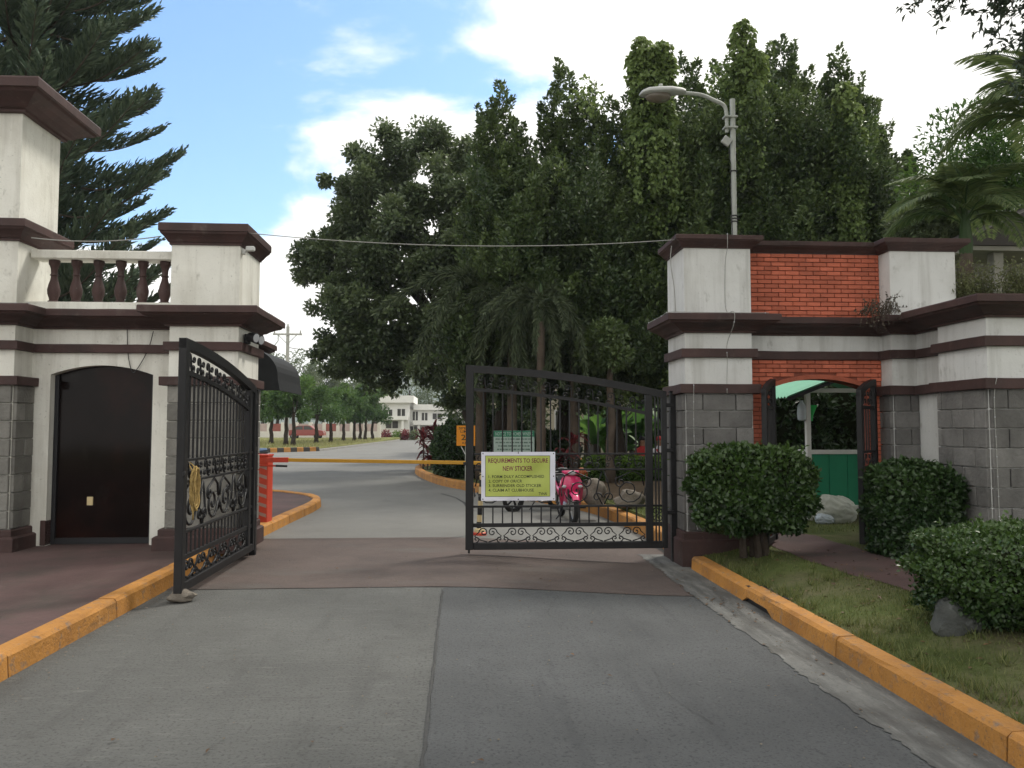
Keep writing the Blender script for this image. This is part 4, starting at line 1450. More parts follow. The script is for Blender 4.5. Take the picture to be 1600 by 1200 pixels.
# ---- barrier
bz = thing('barrier_cabinet', 'red boom barrier cabinet with pale diagonal tape beside the left gatehouse', 'barrier', (-2.95, 11.65, SW))
x0, x1, y0, y1 = -3.04, -2.75, 11.5, 11.82
MB().cbox(x0, x1, y0, y1, SW, 1.085, 0.012).build('cabinet', M['orange'], bz)
MB().cbox(x0 - 0.008, x1 + 0.008, y0 - 0.008, y1 + 0.008, 1.085, 1.115, 0.006).build('lid', M['orange'], bz)
for i in range(6):
    z = 0.22 + i * 0.135
    m = MB()
    m.add([(x0 + 0.01, y0 - 0.003, z + 0.09), (x0 + 0.145, y0 - 0.003, z + 0.05), (x1 - 0.01, y0 - 0.003, z), (x1 - 0.01, y0 - 0.003, z + 0.05), (x0 + 0.145, y0 - 0.003, z + 0.095), (x0 + 0.01, y0 - 0.003, z + 0.125)],
          [(0, 1, 4, 5), (1, 2, 3, 4)])
    m.build('tape_stripe', M['tapewhite'], bz)
MB().cbox(x1 - 0.02, x1 + 0.30, y0 - 0.06, y0 - 0.01, 1.005, 1.075, 0.005).build('arm_clamp', M['orange'], bz)
MB().tube([(x1 - 0.2, y0 - 0.03, 0.965), (x1 + 0.12, y0 - 0.03, 0.955)], 0.012, 8).build('handle', M['orange'], bz)
MB().tube([(x1 + 0.12, y0 - 0.03, 0.955), (x1 + 0.28, y0 - 0.03, 0.95)], 0.016, 8).build('handle_grip', M['blackp'], bz)
arm = MB()
a, b = Vector((x1 + 0.2, y0 - 0.035, 1.04)), Vector((0.36, 11.28, 0.995))
arm.bar(a, b, 0.03, 0.05, c=0.004)
ba = arm.build('boom_arm', M['yellow'], bz)
MB().bar(a.lerp(b, 0.985), b + Vector((0.01, 0, 0)), 0.04, 0.068, c=0.003).build('arm_tip', M['orange'], ba)
# ---- rest post for the boom
rpz = zroad(0.27, 11.22)
po = thing('boom_rest_post', 'black and yellow striped rest post on a red and cream foot behind the gate', 'post', (0.27, 11.22, rpz))
MB().lathe([(0.10, 0.0), (0.10, 0.035), (0.085, 0.045)], (0.27, 11.22, rpz), 18).build('foot', M['orange'], po)
MB().lathe([(0.08, 0.045), (0.072, 0.085), (0.05, 0.10)], (0.27, 11.22, rpz), 18).build('foot_hub', M['cream'], po)
zz0 = rpz + 0.09
hh = (0.96 - zz0) / 9
for k in range(9):
    x = 0.262 + 0.006 * k
    MB().lathe([(0.034, zz0 + k * hh), (0.034, zz0 + (k + 1) * hh)], (x, 11.22, 0), 14).build('stripe', M['cream'] if k % 2 else M['blackp'], po, smooth=True)
MB().cbox(0.27, 0.35, 11.20, 11.235, 0.90, 0.965, 0.004).build('fork', M['blackp'], po)
# ---- bin
bn = thing('wheeled_bin', 'dark wheeled rubbish bin with pale blue lid behind the barrier cabinet', 'bin', (-3.32, 12.75, SW))
m = MB()
m.add([(-3.50, 12.55, SW + .05), (-3.18, 12.55, SW + .05), (-3.18, 12.95, SW + .05), (-3.50, 12.95, SW + .05), (-3.56, 12.48, 1.08), (-3.13, 12.48, 1.08), (-3.13, 13.0, 1.08), (-3.56, 13.0, 1.08)],
      [(0, 3, 2, 1), (4, 5, 6, 7), (0, 1, 5, 4), (1, 2, 6, 5), (2, 3, 7, 6), (3, 0, 4, 7)])
m.build('body', M['blackp'], bn)
MB().cbox(-3.58, -3.11, 12.45, 13.03, 1.08, 1.12, 0.01).build('rim', M['blackp'], bn)
MB().cbox(-3.57, -3.12, 12.46, 13.02, 1.12, 1.17, 0.02).build('lid', M['bluelid'], bn)
for x in (-3.53, -3.17):
    MB().lathe([(0.09, -0.025), (0.1, -0.015), (0.1, 0.015), (0.09, 0.025)], (x, 12.98, SW + .1), 14, 'x').build('wheel', M['rubber'], bn)

# ---- street lamp behind the right pillar
lx, lyy = 3.72, 10.4
lamp = thing('street_lamp', 'grey steel street lamp with cobra head rising behind the white right pillar', 'street lamp', (lx, lyy, ZG))
MB().tube([(lx, lyy, ZG), (lx, lyy, 6.02)], 0.036, 12).build('pole', M['galv'], lamp, smooth=True)
MB().lathe([(0.09, ZG), (0.09, ZG + 0.02)], (lx, lyy, 0), 12).build('base_plate', M['galv'], lamp)
arm_pts = spline([(lx - 0.085, lyy, 5.55), (lx - 0.085, lyy, 5.80), (lx - 0.12, lyy, 5.93), (lx - 0.26, lyy, 6.0), (lx - 0.44, lyy, 6.07), (lx - 0.68, lyy, 6.09)], 5)
ao_ = MB().tube(arm_pts, 0.026, 10).build('arm', M['galv'], lamp, smooth=True)
for z in (5.6, 5.75):
    MB().cbox(lx - 0.13, lx + 0.055, lyy - 0.055, lyy + 0.055, z, z + 0.025, 0.004).build('clamp', M['galv'], ao_)
hd = MB()
secs = [(0.0, 0.05, 0.045, 0.0), (0.05, 0.075, 0.06, 0.0), (0.2, 0.105, 0.075, 0.0), (0.38, 0.135, 0.085, 0.005), (0.52, 0.125, 0.075, 0.0), (0.60, 0.085, 0.05, -0.01), (0.635, 0.03, 0.02, -0.02)]
vs = []
n = 14
for (d, wy, hz, dz) in secs:
    for j in range(n):
        a = 2 * math.pi * j / n
        zc = math.sin(a)
        vs.append((lx - 0.66 - d, lyy + wy * math.cos(a), 6.075 + 0.02 - 0.03 * (d > 0.3) + dz + (hz * zc if zc > 0 else hz * 0.45 * zc)))
hd.add(vs, [(i * n + j, i * n + (j + 1) % n, (i + 1) * n + (j + 1) % n, (i + 1) * n + j) for i in range(len(secs) - 1) for j in range(n)] + [tuple(range(n)), tuple(range((len(secs) - 1) * n, len(secs) * n))])
hob = hd.build('lamp_head', M['lampgrey'], lamp, smooth=True)
MB().ball((lx - 1.04, lyy, 6.03), (0.185, 0.105, 0.085), 14, 8).build('lens', M['lens'], hob, smooth=True, ang=180)
MB().lathe([(0.03, 6.14), (0.03, 6.19), (0.02, 6.205)], (lx - 1.0, lyy, 0), 10).build('photocell', M['galv'], hob)
fl = MB().cbox(-0.06, 0.06, -0.02, 0.02, -0.055, 0.055, 0.006)
fl.xf(Matrix.Translation((lx - 0.10, lyy - 0.03, 5.42)) @ Matrix.Rotation(R(35), 4, 'Y')).build('small_floodlight', M['lampgrey'], lamp)
MB().tube([(lx - 0.05, lyy - 0.02, 5.37), (lx - 0.07, lyy - 0.03, 5.25), (lx - 0.045, lyy - 0.03, 5.1), (lx - 0.05, lyy - 0.03, 4.7), (lx - 0.045, lyy - 0.045, 4.2), (lx - 0.045, lyy - 0.045, 3.6)], 0.006, 5).build('pole_cable', M['darkcable'], lamp)
for z in (4.3, 4.34, 4.38, 5.0):
    MB().lathe([(0.05, z), (0.05, z + 0.015)], (lx, lyy, 0), 10).build('pole_strap', M['darkcable'], lamp)

# ---- floodlights and camera on the left gatehouse
fld = thing('floodlight', 'black security floodlight under the cornice of the left gatehouse', 'floodlight', (-2.55, 9.45, 2.5))
MB().cbox(-2.54, -2.50, 9.38, 9.52, 2.49, 2.60, 0.006).build('bracket', M['blackp'], fld)
for (y, az) in ((9.36, 0.25), (9.60, 0.7)):
    m = MB().lathe([(0.03, 0.0), (0.05, 0.03), (0.058, 0.10), (0.06, 0.13)], (0, 0, 0), 14)
    mx = Matrix.Translation((-2.50, y, 2.565)) @ Matrix.Rotation(R(-25), 4, 'Z') @ Matrix.Rotation(R(100), 4, 'Y')
    hd_ = m.xf(mx).build('lamp_housing', M['blackp'], fld, smooth=True)
    MB().lathe([(0.05, 0.128), (0.05, 0.136)], (0, 0, 0), 14).xf(mx).build('lens', M['clear'], hd_)
cc = thing('security_camera', 'small white security camera under the cap of the left pillar', 'camera', (-2.5, 9.22, 3.55))
MB().cbox(-2.552, -2.52, 9.25, 9.31, 3.52, 3.58, 0.004).build('mount', M['kwhite'], cc)
MB().tube([(-2.53, 9.28, 3.55), (-2.47, 9.26, 3.565)], 0.012, 8).build('arm', M['kwhite'], cc)
MB().cbox(-2.50, -2.40, 9.21, 9.27, 3.55, 3.605, 0.01).build('housing', M['kwhite'], cc)

# ---- cables and light strings


def cable(label, pts, r=0.006, material=None, name='cable', bulbs=0):
    m = MB().tube(spline(pts, 6), r, 5)
    t = thing(name, label, 'cable', tuple(pts[0]))
    m.build('wire', material or M['cable'], t, smooth=True, ang=180)
    if bulbs:
        fine = resample(spline(pts, 6), bulbs)
        for q in fine[::1]:
            MB().ball(tuple(q), (0.007, 0.007, 0.010), 6, 4).build('bulb', M['clear'], t, smooth=True, ang=180)
    return t


def sag(a, b, s, n=9):
    a, b = Vector(a), Vector(b)
    return [a.lerp(b, i / n) - Vector((0, 0, s * 4 * (i / n) * (1 - i / n))) for i in range(n + 1)]


cable('pale overhead cable strung across the road between both gatehouses', sag((-2.44, 9.15, 3.74), (2.54, 9.15, 3.74), 0.11), 0.0055, name='overhead_cable')
cable('pale cable strung from tower to pillar above the left balustrade', sag((-4.89, 9.2, 3.66), (-3.45, 9.2, 3.70), 0.05), 0.007, name='overhead_cable')
cable('light string down the front of the right white pillar', [(3.155, 9.06, 3.80), (3.155, 9.065, 3.64), (3.16, 9.17, 3.45), (3.16, 9.17, 2.92), (3.17, 8.92, 2.845), (3.165, 8.92, 2.7), (3.16, 9.14, 2.5), (3.155, 9.13, 2.3), (3.15, 9.14, 2.05), (3.14, 9.11, 1.9)], 0.0038, bulbs=0.22, name='light_string')
cable('light string hanging on the stone front near the closed gate hinge', [(2.74, 9.11, 2.0), (2.74, 9.13, 1.6), (2.745, 9.13, 1.0), (2.74, 9.13, 0.5), (2.76, 9.10, 0.32)], 0.0038, bulbs=0.2, name='light_string')
cable('light string hanging down the far right stone pillar', [(5.40, 7.60, 2.0), (5.40, 7.645, 1.8), (5.405, 7.645, 1.2), (5.41, 7.645, 0.7), (5.40, 7.63, 0.35)], 0.0042, bulbs=0.2, name='light_string')
cable('light string along the top of the left cornice', [(-6.4, 8.94, 2.873), (-5.4, 8.94, 2.873), (-4.76, 8.95, 2.873)], 0.0038, bulbs=0.3, name='light_string')
cable('light string along the top of the right cornice', [(2.40, 9.9, 2.841), (2.41, 9.3, 2.841), (2.42, 8.95, 2.841), (2.75, 8.945, 2.841), (3.6, 8.95, 2.841)], 0.0038, bulbs=0.3, name='light_string')
cable('dark cable sagging across the wall above the arched door', [(-3.95, 9.56, 2.66), (-3.93, 9.56, 2.35), (-3.88, 9.565, 2.16), (-3.82, 9.56, 2.2), (-3.70, 9.55, 2.42), (-3.64, 9.54, 2.64)], 0.005, M['darkcable'])
cable('loose wire hanging from the cap of the right pillar over the road', [(2.545, 9.3, 3.70), (2.53, 9.3, 3.5), (2.57, 9.3, 3.2), (2.585, 9.3, 2.9)], 0.006)

# ================================================================== MOTORBIKES


def motorbike(name, label, paint, dark, loc, rotz, scale, fairing=True):
    """local: front towards -y, x to the right as seen from behind; z up"""
    t = thing(name, label, 'motorbike', (0, 0, 0))
    OFF[t.name] = (0, 0, 0)

    def wheel(y, nm):
        w = MB()
        pr = [(0.215, -0.035), (0.255, -0.042), (0.28, -0.028), (0.29, 0.0), (0.28, 0.028), (0.255, 0.042), (0.215, 0.035)]
        n = 24
        vs = []
        for (r, x) in pr:
            for j in range(n):
                a = 2 * math.pi * j / n
                vs.append((x, y + r * math.cos(a), 0.29 + r * math.sin(a)))
        k = len(pr)
        w.add(vs, [(i * n + j, i * n + (j + 1) % n, ((i + 1) % k) * n + (j + 1) % n, ((i + 1) % k) * n + j) for i in range(k) for j in range(n)])
        tire = w.build(nm, M['rubber'], t, smooth=True)
        rim = MB()
        rim.lathe([(0.05, -0.05), (0.05, 0.05)], (0, y, 0.29), 10, 'x')
        for i in range(5):
            a = 2 * math.pi * i / 5
            rim.bar((0, y, 0.29), (0, y + 0.215 * math.cos(a), 0.29 + 0.215 * math.sin(a)), 0.03, 0.022, up=(1, 0, 0))
        pts = [(0, y + 0.21 * math.cos(2 * math.pi * i / 24), 0.29 + 0.21 * math.sin(2 * math.pi * i / 24)) for i in range(24)]
        rim.tube(pts, 0.018, 6, closed=True)
        rim.build('rim', M['silver'] if fairing else M['blackp'], tire)
    wheel(-0.62, 'front_wheel')
    wheel(0.62, 'rear_wheel')
    for s in (-1, 1):
        MB().tube([(s * 0.075, -0.62, 0.29), (s * 0.075, -0.545, 0.48)], 0.022, 8).build('fork_slider', M['chrome'], t, smooth=True)
        MB().tube([(s * 0.075, -0.545, 0.48), (s * 0.06, -0.44, 0.75)], 0.017, 8).build('fork_leg', M['blackp'], t, smooth=True)
    # fender: strip over the front wheel
    fd = MB()
    vs = []
    for i in range(13):
        a = R(35 + 110 * i / 12)
        y, z = -0.62 - 0.315 * math.cos(a), 0.29 + 0.315 * math.sin(a)
        wd = 0.055 + 0.018 * math.sin(math.pi * i / 12)
        for (x, dr) in ((-wd, -0.035), (-wd * 0.75, 0.0), (0, 0.014), (wd * 0.75, 0.0), (wd, -0.035)):
            vs.append((x, y - dr * math.cos(a), z + dr * math.sin(a)))
    fd.add(vs, [(i * 5 + j, i * 5 + j + 1, (i + 1) * 5 + j + 1, (i + 1) * 5 + j) for i in range(12) for j in range(4)])
    fd.build('front_fender', paint, t, smooth=True, ang=60)

    def panel(nm, rows, material):
        """rows of (y, z, [x...]) mirrored; closed shell"""
        m = MB()
        vs = []
        k = len(rows[0])
        for r in rows:
            for p in r:
                vs.append(p)
        fs = [(i * k + j, i * k + j + 1, (i + 1) * k + j + 1, (i + 1) * k + j) for i in range(len(rows) - 1) for j in range(k - 1)]
        return m.add(vs, fs)

    def cowl(nm, secs, material, n=14):
        """closed loft: secs = (y, z, half width, half height)"""
        m = MB()
        vs = []
        for (y, z, wx, hz) in secs:
            for j in range(n):
                a = 2 * math.pi * j / n
                c, s_ = math.cos(a), math.sin(a)
                e = 0.75
                vs.append((wx * math.copysign(abs(c) ** e, c), y, z + hz * math.copysign(abs(s_) ** e, s_)))
        m.add(vs, [(i * n + j, i * n + (j + 1) % n, (i + 1) * n + (j + 1) % n, (i + 1) * n + j) for i in range(len(secs) - 1) for j in range(n)] + [tuple(range(n))[::-1], tuple(range((len(secs) - 1) * n, len(secs) * n))])
        return m.build(nm, material, t, smooth=True, ang=50)
    if fairing:
        # front shield: pointed at the nose, wide at the shoulders
        m = MB()
        outl = [(0.0, 0.595), (0.075, 0.63), (0.135, 0.67), (0.185, 0.72), (0.175, 0.80), (0.14, 0.87), (0.07, 0.905), (0, 0.91)]
        full_ = outl + [(-x, z) for x, z in outl[-2:0:-1]]
        k = len(full_)
        vs = [(x, -0.50 + 0.9 * x * x * 2.2 + 0.16 * (z - 0.6), z) for x, z in full_] + [(x * 1.02, -0.36 + 0.10 * (z - 0.6), z) for x, z in full_] + [(0, -0.545, 0.76)]
        fs = [(i, (i + 1) % k, k + (i + 1) % k, k + i) for i in range(k)] + [(i, 2 * k, (i + 1) % k) for i in range(k)] + [tuple(range(k, 2 * k))]
        m.add(vs, fs)
        sh = m.build('front_shield', paint, t, smooth=True, ang=40)
        MB().cbox(-0.02, 0.02, -0.548, -0.535, 0.745, 0.765, 0.004).build('badge', M['silver'], sh)
        for s in (-1, 1):
            b = MB().ball((s * 0.135, -0.475, 0.70), (0.042, 0.03, 0.032), 10, 6)
            b.build('indicator', M['clear'], sh, smooth=True, ang=180)
            # leg shields sweep down either side of the wheel
            lg_ = MB()
            o2 = [(0.185, 0.73), (0.20, 0.62), (0.19, 0.45), (0.165, 0.30), (0.135, 0.28), (0.125, 0.42), (0.115, 0.55), (0.09, 0.66)]
            lg_.add([(s * x, -0.44 + (0.73 - z) * 0.30, z) for x, z in o2] + [(s * x * 0.98, -0.41 + (0.73 - z) * 0.30, z) for x, z in o2],
                    [tuple(range(8)), tuple(range(8, 16))[::-1]] + [(i, (i + 1) % 8, 8 + (i + 1) % 8, 8 + i) for i in range(8)])
            lg_.build('leg_shield', dark, t)
        hc = cowl('handlebar_cowl', [(-0.50, 0.965, 0.085, 0.035), (-0.46, 0.975, 0.145, 0.055), (-0.40, 0.985, 0.165, 0.055), (-0.33, 0.98, 0.12, 0.04)], paint)
        MB().ball((0, -0.485, 0.965), (0.085, 0.035, 0.045), 14, 8).build('headlight', M['clear'], hc, smooth=True, ang=180)
    else:
        hc = cowl('headlamp_shell', [(-0.56, 0.90, 0.07, 0.07), (-0.50, 0.90, 0.085, 0.085), (-0.42, 0.90, 0.05, 0.05)], dark)
        MB().lathe([(0.07, -0.575), (0.072, -0.56)], (0, 0, 0.90), 14, 'y').build('headlight', M['clear'], hc)
    MB().tube([(-0.33, -0.30, 1.0), (-0.2, -0.38, 1.0), (0, -0.42, 0.97), (0.2, -0.38, 1.0), (0.33, -0.30, 1.0)], 0.012, 7).build('handlebar', M['blackp'], t, smooth=True, ang=180)
    for s in (-1, 1):
        MB().tube([(s * 0.23, -0.36, 1.0), (s * 0.345, -0.29, 1.0)], 0.019, 8).build('grip', M['rubber'], t, smooth=True)
        MB().tube([(s * 0.22, -0.40, 0.99), (s * 0.33, -0.36, 0.985)], 0.006, 5).build('brake_lever', M['silver'], t)
        mi = MB().tube([(s * 0.21, -0.37, 1.0), (s * 0.24, -0.36, 1.10), (s * 0.29, -0.34, 1.14)], 0.006, 5).build('mirror_stem', M['blackp'], t)
        MB().ball((s * 0.31, -0.335, 1.15), (0.055, 0.012, 0.035), 12, 6).build('mirror', M['blackp'], mi, smooth=True, ang=180)
    cowl('body', [(-0.34, 0.62, 0.07, 0.13), (-0.15, 0.48, 0.09, 0.13), (0.1, 0.48, 0.12, 0.15), (0.35, 0.58, 0.13, 0.13), (0.65, 0.68, 0.11, 0.08), (0.82, 0.72, 0.06, 0.05)], paint if fairing else dark)
    cowl('seat', [(-0.02, 0.70, 0.06, 0.03), (0.08, 0.74, 0.12, 0.045), (0.4, 0.77, 0.13, 0.05), (0.7, 0.80, 0.11, 0.045), (0.8, 0.81, 0.06, 0.03)], M['blackp'] if True else None)
    cowl('engine', [(-0.22, 0.30, 0.07, 0.06), (-0.12, 0.30, 0.11, 0.10), (0.12, 0.30, 0.12, 0.10), (0.2, 0.30, 0.08, 0.07)], M['silver'])
    MB().tube([(0.1, 0.0, 0.2), (0.14, 0.3, 0.22), (0.15, 0.5, 0.28), (0.155, 0.85, 0.36)], [0.02, 0.022, 0.04, 0.045], 8).build('exhaust', M['chrome'], t, smooth=True)
    MB().tube([(0.08, 0.62, 0.29), (0.09, 0.2, 0.30)], 0.022, 6).build('swing_arm', M['blackp'], t)
    MB().tube([(-0.08, 0.62, 0.29), (-0.09, 0.2, 0.30)], 0.022, 6).build('swing_arm', M['blackp'], t)
    for s in (-1, 1):
        MB().tube([(s * 0.1, 0.62, 0.32), (s * 0.11, 0.5, 0.66)], 0.022, 8).build('shock_absorber', M['silver'], t)
    MB().tube([(-0.30, -0.12, 0.25), (0.30, -0.12, 0.25)], 0.016, 6).build('foot_peg', M['rubber'], t)
    MB().tube([(-0.05, 0.05, 0.22), (-0.20, 0.02, 0.004)], 0.011, 6).build('side_stand', M['blackp'], t)
    MB().ball((0, 0.84, 0.70), (0.06, 0.03, 0.035), 10, 6).build('tail_light', M['carred'], t, smooth=True, ang=180)
    MB().tube([(-0.09, 0.5, 0.82), (-0.09, 0.86, 0.87), (0.09, 0.86, 0.87), (0.09, 0.5, 0.82)], 0.012, 6).build('grab_rail', M['silver'], t)
    t.rotation_euler = (0, 0, rotz)
    t.scale = (scale,) * 3
    t.location = loc
    return t


q = Vector((1.86, 13.75))
mb1 = motorbike('motorbike', 'crimson underbone motorbike parked facing the gate by the orange kerb', M['pink'], M['pinkdark'], (q.x, q.y, zroad(q.x, q.y) + 0.004), R(4), 0.90)
mb1.scale = (1.02, 0.88, 0.87)
q = Vector((1.42, 15.0))
motorbike('motorbike', 'dark motorbike parked side on behind the crimson one, half hidden by the banner', M['blackp'], M['blackp'], (q.x, q.y, zroad(q.x, q.y) + 0.004), R(-52), 0.90, False)
hl = thing('helmet', 'brown orange helmet hanging on the handlebar of the crimson motorbike', 'helmet', (2.06, 13.42, 0.78))
MB().ball((2.06, 13.40, 0.745), (0.078, 0.085, 0.075), 14, 10).build('shell', M['brownseat'], hl, smooth=True, ang=180)
MB().tube([(2.13, 13.40, 0.76), (2.16, 13.42, 0.72), (2.15, 13.42, 0.66)], 0.012, 5).build('strap', M['brownseat'], hl)

# ================================================================== SIGNS BEHIND THE GATE
sp = P(728, 681, 19.5)
gx = sp.x
ss = thing('speed_sign', 'orange speed limit sign on a post beside the round bush', 'sign', (gx, 19.55, ZG))
SZ = ZG
MB().tube([(gx, 19.56, SZ), (gx, 19.56, 1.53)], 0.022, 8).build('post', M['galv'], ss)
MB().tube([(gx - 0.12, 19.54, 1.04), (gx, 19.55, 0.82)], 0.012, 6).build('brace', M['kwhite'], ss)
pl_ = MB().cbox(gx - 0.23, gx + 0.23, 19.51, 19.525, 1.05, 1.55, 0.003).build('plate', M['signorange'], ss)
lettering('SPEED', gx - 0.175, 1.455, 0.35, 0.06, 19.507, M['ink'], pl_, 0.015)
lettering('LIMIT', gx - 0.135, 1.375, 0.27, 0.06, 19.507, M['ink'], pl_, 0.015)
lettering('20', gx - 0.115, 1.19, 0.23, 0.14, 19.507, M['ink'], pl_, 0.015)
lettering('KPH', gx - 0.085, 1.095, 0.17, 0.055, 19.507, M['ink'], pl_, 0.015)
na, nb_ = P(771, 673, 20.3), P(835, 722, 20.3)
nt_ = thing('notice_board', 'green and white notice board on posts behind the closed gate', 'notice board', ((na.x + nb_.x) / 2, 20.3, ZG))
for x in (na.x + 0.08, nb_.x - 0.08):
    MB().tube([(x, 20.33, ZG), (x, 20.33, na.z - 0.02)], 0.025, 8).build('post', M['galv'], nt_)
MB().cbox(na.x, nb_.x, 20.28, 20.30, nb_.z, na.z, 0.003).build('panel', M['signwhite'], nt_)
hb = MB().cbox(na.x + 0.004, nb_.x - 0.004, 20.273, 20.279, na.z - 0.155, na.z - 0.004, 0.001).build('header', M['signgreen'], nt_)
wb = nb_.x - na.x
lettering('NOTICE TO HOMEOWNERS', na.x + 0.05, na.z - 0.125, wb - 0.1, 0.09, 20.270, M['signwhite'], hb, 0.012)
rw = random.Random(17)
for i, k in enumerate((0.90, 0.90, 0.76, 0.82)):       # body print too small to read: word-shaped marks
    m = MB()
    x = na.x + wb * (1 - k) / 2
    while x < na.x + wb * (1 + k) / 2 - 0.03:
        wl_ = rw.choice((0.03, 0.045, 0.06, 0.08, 0.10))
        x_end = min(x + wl_, na.x + wb * (1 + k) / 2)
        while x < x_end:
            m.box(x, x + 0.009, 20.2745, 20.2765, na.z - 0.235 - i * 0.088, na.z - 0.235 - i * 0.088 + rw.uniform(0.030, 0.042))
            m.box(x, x + 0.014, 20.2725, 20.2745, na.z - 0.235 - i * 0.088 + rw.choice((0.0, 0.016, 0.03)), na.z - 0.235 - i * 0.088 + 0.036)
            x += 0.019
        x += 0.02
    m.build('lettering', M['signdark'], nt_)

# ================================================================== KIOSK AND SACK THROUGH THE ARCH
kx, ky = 5.235, 11.6
kk = thing('guard_kiosk', 'green and white timber kiosk with corrugated green roof behind the brick archway', 'kiosk', (kx + 0.8, ky + 0.8, ZG))
W, D = 1.75, 1.6
for (x, y) in ((kx, ky), (kx + W, ky), (kx, ky + D), (kx + W, ky + D), (kx + 0.83, ky)):
    MB().cbox(x - 0.035, x + 0.035, y - 0.035, y + 0.035, ZG, 2.06, 0.004).build('post', M['kwhite'], kk)
for z in (0.27, 1.10, 2.03):
    MB().cbox(kx + 0.035, kx + W - 0.035, ky - 0.03, ky + 0.03, z, z + 0.065, 0.004).build('rail', M['kwhite'], kk)
    MB().cbox(kx - 0.03, kx + 0.03, ky + 0.035, ky + D - 0.035, z, z + 0.065, 0.004).build('rail', M['kwhite'], kk)
for i in range(6):
    a = kx + 0.03 + i * 0.285
    MB().cbox(a, a + 0.275, ky - 0.012, ky + 0.012, 0.335, 1.10, 0.004).build('panel_board', M['kgreen'], kk)
    MB().cbox(kx - 0.012, kx + 0.012, ky + 0.04 + i * 0.255, ky + 0.285 + i * 0.255, 0.335, 1.10, 0.004).build('panel_board', M['kgreen'], kk)
MB().cbox(kx - 0.02, kx + W + 0.02, ky + 0.06, ky + 0.40, 1.12, 1.15, 0.004).build('counter', M['kwhite'], kk)
MB().cbox(kx + 0.1, kx + W - 0.1, ky + D - 0.05, ky + D, 0.335, 1.10, 0.004).build('back_panel', M['kgreen'], kk)
MB().cbox(kx + 0.83 - 0.03, kx + 0.83 + 0.03, ky + 0.0, ky + 0.05, 2.095, 2.30, 0.004).build('king_post', M['kwhite'], kk)
for s in (-1, 1):
    rf = MB()
    vs = []
    n = 40
    ridge = (kx + 0.83, 2.42)
    eave = (kx + 0.83 + s * 1.28, 1.93)
    for j in range(n + 1):
        y = ky - 0.35 + (D + 0.7) * j / n
        dz = 0.014 * math.cos(j * math.pi)
        for (x, z) in (ridge, eave):
            vs.append((x, y, z + dz + 0.02))
        for (x, z) in (ridge, eave):
            vs.append((x, y, z + dz + 0.017))
    rf.add(vs, [(j * 4, j * 4 + 1, j * 4 + 5, j * 4 + 4) for j in range(n)] + [(j * 4 + 2, j * 4 + 6, j * 4 + 7, j * 4 + 3) for j in range(n)])
    rf.build('roof_sheet', M['kroof'], kk)
    MB().bar((kx + 0.83, ky - 0.3, 2.40), (kx + 0.83 + s * 1.26, ky - 0.3, 1.915), 0.03, 0.05).build('rafter', M['blackp'], kk)
MB().lathe([(0.02, 1.60), (0.025, 1.68), (0.085, 1.83), (0.09, 1.84)], (kx + 0.10, ky + 0.09, 0), 14).build('funnel_body', M['funnel'])
tag(bpy.data.objects['funnel_body'], 'bright green plastic funnel hanging on the kiosk corner post', 'funnel')
bpy.data.objects['funnel_body'].name = 'plastic_funnel'
jg = MB().lathe([(0.03, 1.60), (0.06, 1.62), (0.068, 1.72), (0.06, 1.83), (0.028, 1.88), (0.026, 1.91)], (kx - 0.095, ky - 0.01, 0), 14).build('plastic_jug', M['bag'], smooth=True)
tag(jg, 'pale plastic jug hanging left of the kiosk corner post', 'jug')


from mathutils import noise as mnoise


def sack(name, label, c, r, material, seed):
    rr = random.Random(seed)
    bm = bmesh.new()
    bmesh.ops.create_icosphere(bm, subdivisions=5, radius=1)
    sh = Vector((rr.uniform(0, 50), rr.uniform(0, 50), rr.uniform(0, 50)))
    for v in bm.verts:
        p = v.co.copy()
        q1 = mnoise.noise(Vector((p.x * 1.6 + p.z * 2.4, p.y * 1.6, p.z * 1.1 - p.x * 0.8)) + sh)
        q2 = mnoise.noise(Vector((p.x * 3.4 + p.z * 5.0, p.y * 3.0, p.z * 2.2 - p.x * 2.0)) + sh)
        q3 = mnoise.noise(p * 8.0 + sh)
        fold = 0.20 * (0.35 - abs(q1)) + 0.11 * (0.3 - abs(q2)) + 0.02 * q3
        sl = 0.45 * max(0, -p.x) * max(0, p.z)
        k = 1 + fold
        z = max(p.z, -0.62)
        v.co = Vector((p.x * r[0] * k, p.y * r[1] * k, (z + sl + 0.62) * r[2] * (1 + fold * 0.6)))
    m = MB()
    m.v = [(v.co.x + c[0], v.co.y + c[1], max(v.co.z, 0) + c[2]) for v in bm.verts]
    m.f = [tuple(v.index for v in f.verts) for f in bm.faces]
    bm.free()
    return tag(m.build(name, material, None, smooth=True, ang=70), label, 'sack')


sc = P(1303, 803, 11.3)
sack('stuffed_sack', 'crumpled pale sack slumped on the grass against the green kiosk', (sc.x + 0.03, 11.33, ZG), (0.31, 0.19, 0.235), M['sack'], 3)
sack('plastic_bag', 'small bluish plastic bag at the foot of the pale sack', (sc.x - 0.20, 11.18, ZG), (0.13, 0.10, 0.085), M['bag'], 6)

# ================================================================== VEGETATION TOOLS
def unit(a):
    return a / np.maximum(np.linalg.norm(a, axis=1, keepdims=True), 1e-9)


